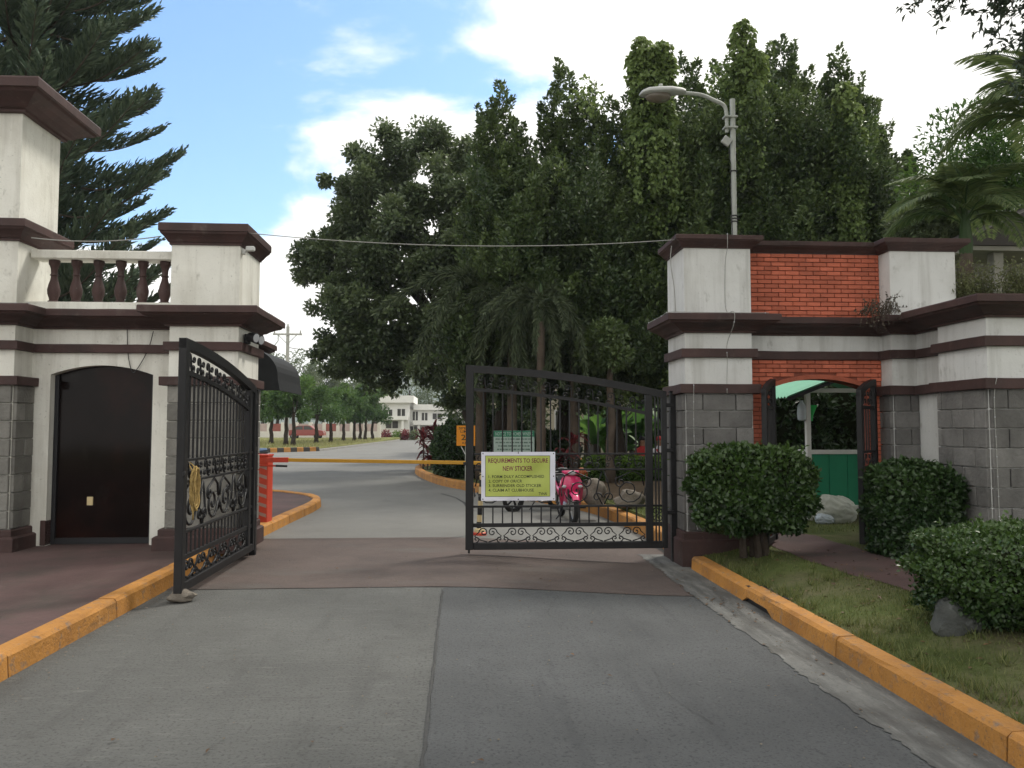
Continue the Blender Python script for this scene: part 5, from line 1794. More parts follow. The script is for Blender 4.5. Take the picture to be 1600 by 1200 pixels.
class Leaves:
    def __init__(self, seed=1):
        self.r = np.random.default_rng(seed)
        self.P, self.D, self.N, self.L, self.W, self.V = [], [], [], [], [], []

    def add(self, P_, D_, L_, W_, V_=None, N_=None):
        n = len(P_)
        if N_ is None:
            N_ = self.r.normal(size=(n, 3)) * 0.6 + np.array([0, 0, 0.8])
        self.P.append(P_)
        self.D.append(unit(D_))
        self.N.append(N_)
        self.L.append(np.broadcast_to(L_, (n,)) * self.r.uniform(0.7, 1.25, n))
        self.W.append(np.broadcast_to(W_, (n,)) * self.r.uniform(0.75, 1.2, n))
        self.V.append(self.r.beta(1.6, 3.0, n) if V_ is None else np.clip(np.broadcast_to(V_, (n,)) + self.r.normal(0, 0.13, n), 0, 1))

    def ball(self, c, rad, n, L, W, v=None, shell=0.45, up=0.25, outw=0.8):
        d = unit(self.r.normal(size=(n, 3)))
        k = 1 - shell * self.r.random(n) ** 1.6
        p = np.array(c) + d * np.array(rad) * k[:, None]
        dd = d * outw + self.r.normal(size=(n, 3)) * 0.6 + np.array([0, 0, up])
        self.add(p, dd, L, W, v)

    def spire(self, base, top, R0, n, L, W, v=None, p=0.7, lean=(0, 0)):
        base = np.array(base, float)
        h = top - base[2]
        t = self.r.random(n) ** 0.85
        a = self.r.uniform(0, 2 * math.pi, n)
        lump = 1 + 0.28 * np.sin(t * h * 3.1 + a * 2 + self.r.uniform(0, 6)) * np.sin(a * 3 + t * 5)
        rad = R0 * (1 - t) ** p * lump * (1 - 0.5 * self.r.random(n) ** 1.6)
        pts = np.stack([base[0] + rad * np.cos(a) + lean[0] * t, base[1] + rad * np.sin(a) + lean[1] * t, base[2] + t * h], 1)
        d = np.stack([np.cos(a) * 0.8, np.sin(a) * 0.8, np.full(n, 0.75)], 1) + self.r.normal(size=(n, 3)) * 0.45
        self.add(pts, d, L, W, v)

    def build(self, name, material, parent=None):
        P_ = np.concatenate(self.P)
        D_ = np.concatenate(self.D)
        N_ = np.concatenate(self.N)
        L_ = np.concatenate(self.L)[:, None]
        W_ = np.concatenate(self.W)[:, None]
        V_ = np.concatenate(self.V)
        S_ = unit(np.cross(D_, N_))
        U_ = np.cross(S_, D_)
        n = len(P_)
        off = np.array(OFF.get(parent.name, (0, 0, 0)) if parent else (0, 0, 0))
        P_ = P_ - off
        co = np.empty((n, 4, 3))
        co[:, 0] = P_
        co[:, 1] = P_ + D_ * L_ * 0.45 + S_ * W_ * 0.5 + U_ * W_ * 0.12
        co[:, 2] = P_ + D_ * L_ - U_ * L_ * 0.12
        co[:, 3] = P_ + D_ * L_ * 0.45 - S_ * W_ * 0.5 + U_ * W_ * 0.12
        me = bpy.data.meshes.new(name)
        me.vertices.add(n * 4)
        me.vertices.foreach_set('co', co.reshape(-1))
        base = np.arange(n)[:, None] * 4
        idx = (base + np.array([[0, 1, 2, 0, 2, 3]])).reshape(-1)
        me.loops.add(n * 6)
        me.loops.foreach_set('vertex_index', idx.astype(np.int32))
        me.polygons.add(n * 2)
        me.polygons.foreach_set('loop_start', (np.arange(n * 2) * 3).astype(np.int32))
        me.update(calc_edges=True)
        at = me.attributes.new('var', 'FLOAT', 'FACE')
        at.data.foreach_set('value', np.repeat(V_, 2).astype(np.float32))
        me.materials.append(material)
        o = bpy.data.objects.new(name, me)
        COL.objects.link(o)
        if parent:
            o.parent = parent
        OFF[o.name] = tuple(off)
        return o


def limb(m, a, b, r0, r1, rr, bend=0.12, n=6):
    a, b = Vector(a), Vector(b)
    L = (b - a).length
    off = Vector((rr.uniform(-1, 1), rr.uniform(-1, 1), rr.uniform(0, 1))) * L * bend
    pts = [a.lerp(b, i / n) + off * math.sin(math.pi * i / n) for i in range(n + 1)]
    m.tube(pts, [r0 + (r1 - r0) * i / n for i in range(n + 1)], 7)


def put_tree(name, label, base, trunk_r, trunk_h, limbs, leaves, material, group=None, cat='tree', bark=None, seed=1, lean=(0, 0)):
    rr = random.Random(seed)
    t = thing(name, label, cat, base, group)
    m = MB()
    top = (base[0] + lean[0], base[1] + lean[1], base[2] + trunk_h)
    pts = [Vector(base).lerp(Vector(top), i / 6) + Vector((rr.uniform(-1, 1), rr.uniform(-1, 1), 0)) * trunk_r * 0.35 * (0 < i < 6) for i in range(7)]
    pts[0] = Vector(base)
    m.tube(pts, [trunk_r * (1.45 if i == 0 else 1.1 - 0.07 * i) for i in range(7)], 9)
    for (e, r) in limbs:
        limb(m, (top[0], top[1], top[2] - rr.uniform(0, trunk_h * 0.25)), e, r, r * 0.3, rr)
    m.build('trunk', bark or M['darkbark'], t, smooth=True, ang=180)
    leaves.build('crown', material, t)
    return t


# ================================================================== THE BIG TREES
# wide round crowned tree leaning over the road on the left of the grove
lv = Leaves(11)
rr = random.Random(21)
cl = []
for (px, py, d, r) in ((600, 262, 29, 1.35), (655, 245, 30, 1.5), (700, 250, 30, 1.5), (735, 275, 29, 1.4), (545, 310, 30, 1.0), (560, 355, 29, 1.2), (620, 330, 28, 1.5), (690, 330, 28, 1.5),
                       (515, 405, 29.5, 0.9), (490, 425, 30, 0.65), (480, 400, 30, 0.5), (560, 430, 28, 1.3), (630, 420, 27.5, 1.4), (700, 410, 27, 1.5), (535, 490, 28.5, 0.9), (585, 500, 27.5, 1.2), (650, 500, 27, 1.3),
                       (520, 545, 28.5, 0.6), (550, 560, 28, 0.75), (600, 555, 28, 0.95), (650, 560, 28, 0.75), (690, 480, 27, 1.3), (575, 580, 28.5, 0.45), (612, 596, 29, 0.35), (700, 560, 28, 1.1), (745, 330, 28, 1.4), (580, 295, 29, 1.1), (530, 365, 29.5, 0.95), (590, 395, 28.5, 1.2), (655, 370, 28, 1.3), (540, 455, 29, 0.9), (600, 465, 28, 1.2), (505, 385, 30, 0.6), (560, 525, 28.5, 0.9), (615, 530, 28, 1.0), (530, 575, 29, 0.5), (720, 380, 27.5, 1.3), (745, 430, 27, 1.3), (740, 520, 28, 1.2), (712, 618, 29, .5)):
    c = P(px, py, d)
    cl.append(c)
    k = int(2500 * r)
    for s in range(13):
        o = Vector((rr.gauss(0, .5), rr.gauss(0, .5), rr.gauss(0, .42))) * r
        rs = max(0.28, r * rr.uniform(0.2, 0.46))
        tone = rr.uniform(0.15, 0.5)
        lv.ball(tuple(c + o), (rs, rs, rs * 0.8), int(k * 0.085), 0.18, 0.11, tone, 0.9, 0.1, 0.7)
put_tree('spreading_tree', 'broad round crowned dark tree spreading over the road left of the palms', (0.75, 29.5, ZG), 0.42, 4.6, [(tuple(c), 0.16) for c in cl[::2]], lv, LM['round'], seed=3, lean=(-0.6, 0))

# the ficus grove: upright spires, some smothered in vine
FIC = [
    # base px, Y, spires [(px, top y, Y, base radius, base z)], lower canopy balls [(px,py,Y,r)]
    ('leftmost ficus of the grove with three thin spires beside the round crowned tree', 785, 22.5,
     [(760, 172, 22.6, 0.55, 6.5), (785, 133, 22.8, 0.75, 6.0), (815, 205, 22.4, 0.5, 6.5), (800, 270, 21.8, 1.0, 4.5), (765, 300, 22.3, 1.1, 4.2)],
     [(780, 400, 22, 1.4), (820, 470, 22, 1.3), (760, 500, 23, 1.3), (800, 560, 23, 0.9)]),
    ('tall pointed ficus second from the left of the grove', 885, 23.0,
     [(885, 98, 23.0, 0.95, 6.0), (855, 160, 22.8, 0.8, 6.0), (915, 145, 23.2, 0.7, 6.5), (870, 250, 22.2, 1.2, 4.5), (900, 320, 21.8, 1.3, 4.0)],
     [(870, 420, 22, 1.5), (910, 480, 22, 1.4), (860, 540, 23, 1.2), (915, 575, 22, 0.8)]),
    ('ficus with ragged shoulder left of the vine column', 960, 22.5,
     [(935, 165, 22.6, 0.75, 6.0), (965, 158, 22.4, 0.85, 6.0), (990, 190, 23, 0.9, 5.5), (950, 280, 21.8, 1.2, 4.5), (985, 330, 21.6, 1.2, 4.0)],
     [(960, 410, 22, 1.5), (1000, 470, 22, 1.4), (950, 520, 22.5, 1.3), (990, 560, 22.5, 0.9)]),
    ('ficus behind the street lamp head', 1045, 23.5,
     [(1040, 120, 23.6, 1.0, 5.5), (1075, 90, 23.8, 0.9, 6.0), (1020, 250, 22.2, 1.3, 4.5), (1060, 290, 22, 1.4, 4.0), (1100, 130, 23.5, 0.9, 5.5)],
     [(1050, 400, 22, 1.5), (1090, 460, 22.5, 1.4), (1030, 500, 22.5, 1.4)]),
    ('broad ficus right of the street lamp pole', 1130, 23.0,
     [(1125, 95, 23.4, 1.0, 5.5), (1150, 150, 23, 1.1, 5.0), (1110, 260, 22, 1.3, 4.5), (1160, 280, 22, 1.4, 4.0), (1190, 150, 22.8, 1.0, 5.0)],
     [(1130, 390, 22.5, 1.5), (1180, 430, 22.5, 1.5)]),
    ('tall ficus above the brick panel of the right gatehouse', 1215, 23.0,
     [(1200, 75, 23.2, 0.9, 6.0), (1225, 60, 23.4, 0.8, 6.5), (1255, 105, 23, 0.9, 5.5), (1215, 230, 22, 1.4, 4.5), (1250, 270, 22, 1.4, 4.0)],
     [(1220, 380, 22.5, 1.5), (1270, 400, 22.5, 1.5)]),
    ('ficus with ragged top near the right end of the grove', 1300, 23.5,
     [(1280, 118, 23.6, 0.7, 6.0), (1310, 85, 23.4, 0.8, 6.5), (1335, 130, 23.6, 0.6, 6.0), (1300, 210, 22.5, 1.3, 4.5), (1335, 260, 22.8, 1.2, 4.0)],
     [(1300, 370, 22.5, 1.5), (1345, 380, 23, 1.3)]),
    ('rightmost ficus of the grove with open leaning twigs', 1360, 24.0,
     [(1362, 150, 24, 0.6, 6.5), (1380, 195, 24, 0.65, 6.0), (1350, 260, 23.5, 1.0, 5.0), (1372, 280, 24, 0.9, 4.5)],
     [(1355, 360, 23.5, 1.0), (1375, 340, 24, 0.6)]),
]
SIL = [(735, 300), (745, 235), (760, 215), (785, 190), (800, 235), (830, 215), (855, 195), (885, 165), (905, 200), (940, 205), (965, 190), (1000, 170), (1040, 140), (1075, 110), (1100, 115), (1130, 110), (1160, 95),
       (1195, 85), (1225, 85), (1255, 120), (1280, 135), (1310, 115), (1335, 150), (1350, 230), (1372, 200), (1385, 225), (1395, 300), (1378, 370)]


def sil(px):
    for (a, ya), (b_, yb) in zip(SIL, SIL[1:]):
        if a <= px <= b_:
            return ya + (yb - ya) * (px - a) / (b_ - a)
    return 400


bounds = [738, 838, 922, 1000, 1082, 1165, 1262, 1342, 1398]
for i, (lab, bpx, by, spires, balls) in enumerate(FIC):
    lv = Leaves(100 + i)
    rr = random.Random(50 + i)
    ends = []

    def tuft(c, h, r, n, tone, lean):
        lv.spire(c, c[2] + h, r, int(n * 1.15), 0.138, 0.073, tone, 0.6, lean)
    for (px, py, y, r, zb) in spires:
        c = P(px, py, y)
        ends.append(((c.x, y, (c.z + zb) / 2), 0.10))
        z = c.z
        # ragged leader: a chain of tufts that widens downwards
        d = 0.0
        while d < 3.4:
            w_ = 0.05 + 0.19 * d
            for q in range(2 + int(d * 1.6)):
                a = rr.uniform(0, 6.28)
                k = rr.uniform(0.3, 1.0) * w_
                tuft((c.x + k * math.cos(a), y + k * math.sin(a), z - d - 0.55), rr.uniform(0.45, 0.8), rr.uniform(0.12, 0.19) + 0.035 * d, int(85 + 30 * d), min(1, max(0, 0.32 + rr.uniform(-.15, .2))), (0.25 * math.cos(a), 0.25 * math.sin(a)))
            d += 0.34
    x0, x1 = bounds[i], bounds[i + 1]
    for lay in range(2):
        y0 = 21.6 + lay * 1.3
        for k in range(74 if lay == 0 else 50):
            px = rr.uniform(x0 - 14, x1 + 14)
            top = sil(px) + rr.uniform(45, 85)
            t = rr.random()
            py = top + (600 - top) * t if px < 1050 else top + (420 - top) * t
            bulge = 1.1 * math.sin(px * 0.045 + i) * math.sin(py * 0.021 + 1.3 * i)
            y = y0 + bulge + rr.uniform(-.35, .35)
            c = P(px, py, y)
            big = rr.uniform(0.75, 1.2)
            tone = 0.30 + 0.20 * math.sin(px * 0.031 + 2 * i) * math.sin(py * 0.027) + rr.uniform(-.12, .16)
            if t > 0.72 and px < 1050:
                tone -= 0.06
            a = rr.uniform(0, 6.28)
            for q in range(4):
                aa, kk_ = rr.uniform(0, 6.28), rr.uniform(0, .5) * big
                tuft((c.x + kk_ * math.cos(aa), y + kk_ * math.sin(aa), c.z - 0.7 + rr.uniform(-.35, .35)), rr.uniform(0.7, 1.15) * big, rr.uniform(0.20, 0.34) * big, 88, min(1, max(0, tone + rr.uniform(-.14, .14))), (0.3 * math.cos(aa), 0.3 * math.sin(aa)))
    b = P(bpx, 668, by)
    put_tree('ficus_tree', lab, (b.x, by, ZG), 0.26, 4.2, ends[:7], lv, LM['ficus'], 'tall ficus trees of the grove', seed=60 + i)

# vine columns smothering three tops
VINE = [('twin topped column of pale vine left of centre in the grove, above the lamp head', [(1002, 52, 20.6, 0.30, 9.2), (1034, 58, 20.6, 0.27, 9.2), (1018, 66, 20.7, 0.42, 9.4)]),
        ('tallest narrow column of green vine at the top of the grove', [(1159, 26, 20.8, 0.25, 10.4), (1172, 72, 20.8, 0.33, 9.8)]),
        ('pale vine hanging on the right shoulder of the grove', [(1318, 122, 20.9, 0.28, 8.2), (1328, 150, 20.8, 0.30, 7.7)])]
for i, (lab, cols) in enumerate(VINE):
    lv = Leaves(300 + i)
    rr = random.Random(330 + i)
    x0 = P(cols[0][0], cols[0][1], cols[0][2])
    t = thing('climbing_vine', lab, 'vine', (x0.x, x0.y, cols[0][4] - 1.0), 'vines over the grove')
    m = MB()
    for (px, py, y, r, zb) in cols:
        c = P(px, py, y)
        n = int(1500 * (c.z - zb) * r) + 500
        h = c.z - zb
        tt = lv.r.random(n)
        a = lv.r.uniform(0, 2 * math.pi, n)
        lump = 1 + 0.32 * np.sin(tt * h * 4 + a * 2 + i) + 0.2 * np.sin(tt * h * 9 - a * 3)
        prof = np.minimum(1.0, np.sqrt(np.maximum(0.02, (1 - tt) * h / 0.35)))
        rad = r * lump * prof * (1 - 0.35 * lv.r.random(n) ** 2)
        pts = np.stack([c.x + rad * np.cos(a), y + rad * np.sin(a), zb + tt * h - 0.1], 1)
        d = np.stack([np.cos(a) * 0.5, np.sin(a) * 0.5, np.full(n, -0.8)], 1) + lv.r.normal(size=(n, 3)) * 0.35
        lv.add(pts, d, 0.15, 0.12, 0.35 + 0.25 * tt)
        # ragged tails below
        for k in range(7):
            aa = rr.uniform(0, 6.28)
            q = np.array([c.x + r * math.cos(aa), y + r * math.sin(aa) - 0.1, zb])
            L_ = rr.uniform(0.6, 2.0)
            nn = int(70 * L_)
            s = lv.r.random(nn)
            pts = q + np.stack([lv.r.normal(0, .07, nn), lv.r.normal(0, .07, nn), -s * L_], 1)
            lv.add(pts, np.array([0, -0.3, -0.9]) + lv.r.normal(size=(nn, 3)) * 0.4, 0.13, 0.10, 0.45)
        # loose sheets of vine spreading over the neighbouring crowns
        for k in range(16):
            aa = rr.uniform(0, 6.28)
            q = (c.x + rr.gauss(0, .75), y + 0.35 + rr.uniform(-.2, .5), zb + rr.uniform(-2.6, 0.75) * (c.z - zb) * 0.9)
            q = (q[0], q[1], min(q[2], c.z - 0.9))
            rs = rr.uniform(0.22, 0.5)
            lv.ball(q, (rs, rs * .8, rs * 1.2), int(260 * rs + 30), 0.13, 0.10, rr.uniform(.1, .5), 0.6, -0.6, 0.5)
        m.tube([(c.x, y + 0.1, zb - 0.2), (c.x + 0.05, y, zb + 0.5), (c.x, y, c.z - 0.3)], [0.03, 0.03, 0.02], 6)
    m.build('stem', M['bark'], t)
    lv.build('foliage', LM['vine'], t)

# conical tree right of the grove and pale bushy trees behind the right gatehouse
lv = Leaves(77)
c = P(1418, 238, 25)
lv.spire((c.x, 25, 3.0), c.z, 1.9, 9000, 0.16, 0.08, 0.3, 0.8)
rr = random.Random(78)
for k in range(26):
    a, t = rr.uniform(0, 6.28), rr.uniform(0.05, 0.85)
    R_ = 1.9 * (1 - t) ** 0.8
    lv.spire((c.x + R_ * math.cos(a), 25 + R_ * math.sin(a), 3 + (c.z - 3) * t), 3 + (c.z - 3) * t + 0.8, 0.25, 150, 0.15, 0.075, 0.35, 0.8, (0.3 * math.cos(a), 0.3 * math.sin(a)))
put_tree('conical_tree', 'lone dark conical tree against the sky right of the grove', (c.x, 25, ZG), 0.18, 4.0, [((c.x, 25, 8), 0.1)], lv, LM['ficus'], seed=5)
for i, (px, py, y, r, lab, mt) in enumerate(((1478, 325, 19, 1.25, 'pale green bushy tree just left of the right hand palm', 'far'), (1580, 290, 17, 2.0, 'yellow green feathery tree behind the right hand palm fronds', 'street'), (1448, 352, 18, 0.75, 'low pale tree showing over the right cap moulding', 'far'))):
    lv = Leaves(400 + i)
    rr = random.Random(420 + i)
    c = P(px, py, y)
    for s in range(9):
        o = Vector((rr.uniform(-1, 1), rr.uniform(-1, 1), rr.uniform(-1, 1))) * r * 0.6
        lv.ball(tuple(c + o), (r * .5, r * .5, r * .45), int(420 * r) + 200, 0.16, 0.06, rr.uniform(.2, .6), 0.6, 0.2)
    put_tree('bushy_tree', lab, (c.x, y, ZG), 0.1, max(1.5, c.z - 1.2), [(tuple(c), 0.06)], lv, LM[mt], seed=6 + i)

# ================================================================== ARAUCARIA ON THE LEFT
pn = thing('araucaria_tree', 'huge dark araucaria with upswept fronds behind the left gatehouse', 'tree', (-11.4, 20.5, -0.3))
MB().tube([(-11.4, 20.5, -0.34), (-11.35, 20.5, 5), (-11.4, 20.5, 12), (-11.4, 20.5, 19.5)], [0.42, 0.34, 0.22, 0.05], 10).build('trunk', M['bark'], pn, smooth=True, ang=180)
lv = Leaves(500)
rr = random.Random(501)
bmb = MB()
z = 3.0
while z < 19:
    Lb = 4.05 if z < 8.5 else (4.05 - 0.2 * (z - 8.5) if z < 13 else 3.15 * (19.8 - z) / 6.8)
    for k in range(8):
        a = 2 * math.pi * k / 8 + rr.uniform(-0.35, 0.35) + z
        L_ = Lb * rr.uniform(0.86, 1.0)
        zz_ = z + rr.uniform(-0.25, 0.25)
        n = 20
        axis = []
        for i in range(n + 1):
            t = i / n
            r = L_ * t
            dz = -0.10 * L_ * math.sin(t * math.pi * 0.62) * 1.0 + 0.75 * L_ * max(0, t - 0.45) ** 1.5
            axis.append(np.array([-11.4 + r * math.cos(a), 20.5 + r * math.sin(a), zz_ + dz]))
        bmb.tube([tuple(q) for q in axis], [0.05 * (1 - 0.85 * i / n) for i in range(n + 1)], 4)
        # rope-like branchlets standing off the branch in two ranks
        dirv = np.array([math.cos(a), math.sin(a), 0.25])
        sidev = np.array([-math.sin(a), math.cos(a), 0])
        for i in range(3, n + 1):
            for s in (-1, 1):
                for q in range(5):
                    t = (i - rr.random()) / n
                    j = min(n - 1, int(t * n))
                    p0 = axis[j] + (axis[j + 1] - axis[j]) * (t * n - j)
                    ln = (0.56 if t < 0.8 else 0.56 * (1.25 - t) / 0.45) * rr.uniform(0.75, 1.15)
                    d = dirv * rr.uniform(0.5, 0.9) + sidev * s * rr.uniform(0.25, 0.8) + np.array([0, 0, rr.uniform(0.35, 1.0)])
                    d = d / np.linalg.norm(d)
                    m_ = 4
                    ss_ = (np.arange(m_) + 0.3) / m_
                    pts = p0 + d * (ss_ * ln)[:, None] + np.array([0, 0, 0.12]) * (ss_ ** 2 * ln)[:, None]
                    lv.add(pts, np.tile(d, (m_, 1)) + lv.r.normal(size=(m_, 3)) * 0.13, ln / m_ * 2.0, 0.068, 0.25 + 0.4 * t * rr.random())
    z += rr.uniform(0.52, 0.70)
bmb.build('branches', M['bark'], pn)
lv.build('crown', LM['pine'], pn)

# ================================================================== PALMS


def frond_axis(L, rise, droop, n=14):
    pts = []
    for i in range(n + 1):
        t = i / n
        pts.append(np.array([L * (t - 0.22 * droop * t * t), 0, rise * L * t - droop * L * t * t]))
    return pts


def frond(name, kind, seed, material):
    """one frond in local space growing along +x from the crown"""
    lv = Leaves(seed)
    rr = random.Random(seed)
    if kind == 'foxtail':
        L, ax = 2.3, frond_axis(2.3, 0.42, 1.35)
    else:
        L, ax = 2.3, frond_axis(2.3, 0.75, 0.95)
    n = len(ax) - 1
    ns = 88 if kind == 'foxtail' else 58
    for i in range(ns):
        t = 0.16 + 0.84 * i / ns
        j = min(n - 1, int(t * n))
        p0 = ax[j] + (ax[j + 1] - ax[j]) * (t * n - j)
        tg = ax[j + 1] - ax[j]
        tg = tg / np.linalg.norm(tg)
        sd = np.array([0, 1, 0])
        up = np.cross(tg, sd)
        if kind == 'foxtail':
            for q in range(5):
                a = rr.uniform(0, 6.28)
                d = tg * 0.75 + (sd * math.cos(a) + up * math.sin(a)) * 0.75 + np.array([0, 0, -0.15])
                ln = 0.36 * (1.15 - 0.6 * t) * rr.uniform(0.8, 1.2)
                lv.add(p0[None], d[None], ln, 0.035, rr.uniform(0.1, 0.65))
        else:
            for s in (-1, 1):
                ln = (0.62 * math.sin(math.pi * min(1, 0.22 + 0.72 * t)) + 0.05) * rr.uniform(0.9, 1.1)
                d = tg * 0.55 + sd * s * 0.9 + np.array([0, 0, 0.12])
                d /= np.linalg.norm(d)
                mid = p0 + d * ln * 0.5
                nn = np.cross(d, tg)[None] * s * -1
                v = rr.uniform(0.15, 0.6)
                lv.add(p0[None], d[None], ln * 0.62, 0.04, v, nn)
                d2 = d + np.array([0, 0, -0.55])
                lv.add(mid[None], d2[None], ln * 0.6, 0.036, v, nn)
    o = lv.build(name, material)
    me = o.data
    bpy.data.objects.remove(o)
    # rachis joined into the same frond
    rm_ = MB().tube([tuple(q) for q in ax], [0.022 * (1 - 0.8 * i / n) for i in range(n + 1)], 5)
    bm = bmesh.new()
    bm.from_mesh(me)
    tmp = rm_.mesh('tmp')
    bm.from_mesh(tmp)
    bm.to_mesh(me)
    bm.free()
    return me


FF = [frond('foxtail_frond', 'foxtail', 600 + i, LM['foxtail']) for i in range(2)]
PF = [frond('palm_frond', 'pinnate', 620 + i, LM['palm']) for i in range(2)]


def palm(label, base, crown_z, tr, meshes, nf, scale, seed, elev=(-0.2, 0.9), spread=1.0, group=None):
    rr = random.Random(seed)
    t = thing('palm_tree', label, 'palm', base, group)
    pts, rad = [], []
    n = 16
    for i in range(n + 1):
        q = i / n
        pts.append((base[0], base[1], base[2] + (crown_z - base[2]) * q))
        rad.append(tr * (1.25 - 0.35 * q) * (1.06 if i % 2 else 0.97))
    MB().tube(pts, rad, 12).build('trunk', M['palmbark'], t, smooth=True, ang=180)
    MB().lathe([(tr * 0.9, crown_z - 0.05), (tr * 1.0, crown_z + 0.15), (tr * 0.6, crown_z + 0.6), (tr * 0.2, crown_z + 0.9)], (base[0], base[1], 0), 10).build('crown_shaft', LM['palm'], t, smooth=True)
    for k in range(nf):
        az = 2 * math.pi * k / nf * 1.0 + rr.uniform(-0.25, 0.25)
        el = elev[0] + (elev[1] - elev[0]) * ((k * 0.618) % 1)
        sc_ = scale * rr.uniform(0.88, 1.1)
        o = link('frond', meshes[k % 2], t, rel(t, (base[0], base[1], crown_z + 0.45)), (rr.uniform(-0.3, 0.3), -el, az), (sc_, sc_ * spread, sc_))
    return t


for i, (px, y, cy, tr, nf, lab) in enumerate(((752, 21.3, 480, 0.13, 16, 'foxtail palm with bushy drooping fronds just left of the closed gate'), (800, 20.6, 505, 0.12, 14, 'tallest foxtail palm above the notice board'), (845, 19.0, 500, 0.10, 13, 'foxtail palm with slender ringed trunk above the crimson motorbike'), (897, 20.8, 560, 0.11, 10, 'foxtail palm trunk half hidden behind the red cordyline'))):
    c = P(px, cy, y)
    palm(lab, (c.x, y, ZG), c.z, tr, FF, nf, (1.10, 0.85, 0.78, 0.7)[i], 700 + i, (-0.75, 0.75), 1.0, 'foxtail palms in the garden')
c = P(1508, 352, 12.6)
palm('feather palm rising behind the right gatehouse cap', (c.x, 12.6, ZG), c.z - 0.45, 0.11, PF, 13, 0.72, 720, (0.0, 1.1), 1.0)
c = P(1640, 200, 12.2)
palm('large feather palm reaching in from the right edge', (c.x, 12.2, ZG), c.z - 0.45, 0.13, PF, 12, 0.95, 723, (0.0, 1.1), 1.0)

# ================================================================== TRIMMED HEDGES


def hedge(name, label, c, r, n, leaf, material, stem=None, seed=1, power=0.62, group=None, cat='hedge', rag=0.06, L=0.05, W=0.032):
    """superellipsoid of leaves round a dark twiggy core"""
    t = thing(name, label, cat, (c[0], c[1], stem[1] if stem else c[2] - r[2]), group)
    lv = Leaves(seed)
    g_ = lv.r
    d = unit(g_.normal(size=(n, 3)))
    e = np.sign(d) * np.abs(d) ** power
    k = 1 / np.power(np.sum(np.abs(d) ** (2 / power), axis=1), power / 2)
    s = e * 0 + np.sign(d) * np.abs(d)
    # superellipsoid radius along d
    k = np.power(np.sum(np.abs(d) ** (2 / power), axis=1), -power / 2)
    lump = 1 + rag * (np.sin(d[:, 0] * 9 + seed) * np.sin(d[:, 1] * 8) + np.sin(d[:, 2] * 10 + d[:, 0] * 6)) + g_.normal(0, 0.028, n)
    depth = 1 - 0.12 * g_.random(n) ** 1.5
    pts = np.array(c) + d * (k * lump * depth)[:, None] * np.array(r)
    dirs = d * 0.6 + g_.normal(size=(n, 3)) * 0.6 + np.array([0, 0, 0.25])
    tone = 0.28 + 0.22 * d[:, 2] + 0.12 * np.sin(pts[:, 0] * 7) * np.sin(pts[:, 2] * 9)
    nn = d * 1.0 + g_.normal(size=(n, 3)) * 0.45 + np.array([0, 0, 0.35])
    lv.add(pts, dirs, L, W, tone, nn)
    # stray shoots and sparse hollows break the clipped surface
    for q in range(int(26 + 30 * r[0])):
        dq = unit(g_.normal(size=(1, 3)))[0]
        if dq[2] < -0.3:
            continue
        kq = float(np.power(np.sum(np.abs(dq) ** (2 / power)), -power / 2))
        p0 = np.array(c) + dq * kq * np.array(r) * 0.97
        ln = g_.uniform(0.03, 0.11)
        dd = dq * 0.6 + np.array([0, 0, 0.6]) + g_.normal(size=3) * 0.3
        dd /= np.linalg.norm(dd)
        ss_ = np.linspace(0, 1, 9)
        lv.add(p0 + dd * (ss_ * ln)[:, None] + g_.normal(size=(9, 3)) * 0.008, dd + g_.normal(size=(9, 3)) * 0.7, L, W, 0.6)
    lv.build('foliage', material, t)
    m = MB()
    nu, nv = 20, 12
    vs = []
    for i in range(nv + 1):
        th = math.pi * i / nv
        for j in range(nu):
            a = 2 * math.pi * j / nu
            q = np.array([math.sin(th) * math.cos(a), math.sin(th) * math.sin(a), math.cos(th)])
            kk_ = float(np.power(np.sum(np.abs(q) ** (2 / power)), -power / 2)) * 0.88
            vs.append((c[0] + q[0] * kk_ * r[0], c[1] + q[1] * kk_ * r[1], c[2] + q[2] * kk_ * r[2]))
    m.add(vs, [(i * nu + j, (i + 1) * nu + j, (i + 1) * nu + (j + 1) % nu, i * nu + (j + 1) % nu) for i in range(nv) for j in range(nu)])
    m.build('twigs', M['core'], t)
    if stem:
        sm = MB()
        rr = random.Random(seed)
        for q in range(stem[2]):
            x, y = c[0] + rr.uniform(-.5, .5) * stem[0], c[1] + rr.uniform(-.4, .4) * stem[0]
            sm.tube([(x, y, stem[1] - 0.02), (x + rr.uniform(-.05, .05), y, (stem[1] + c[2]) / 2), (c[0] + (x - c[0]) * 1.6, y, c[2])], [0.045, 0.035, 0.03], 6)
        sm.build('stems', M['darkbark'], t)
    return t


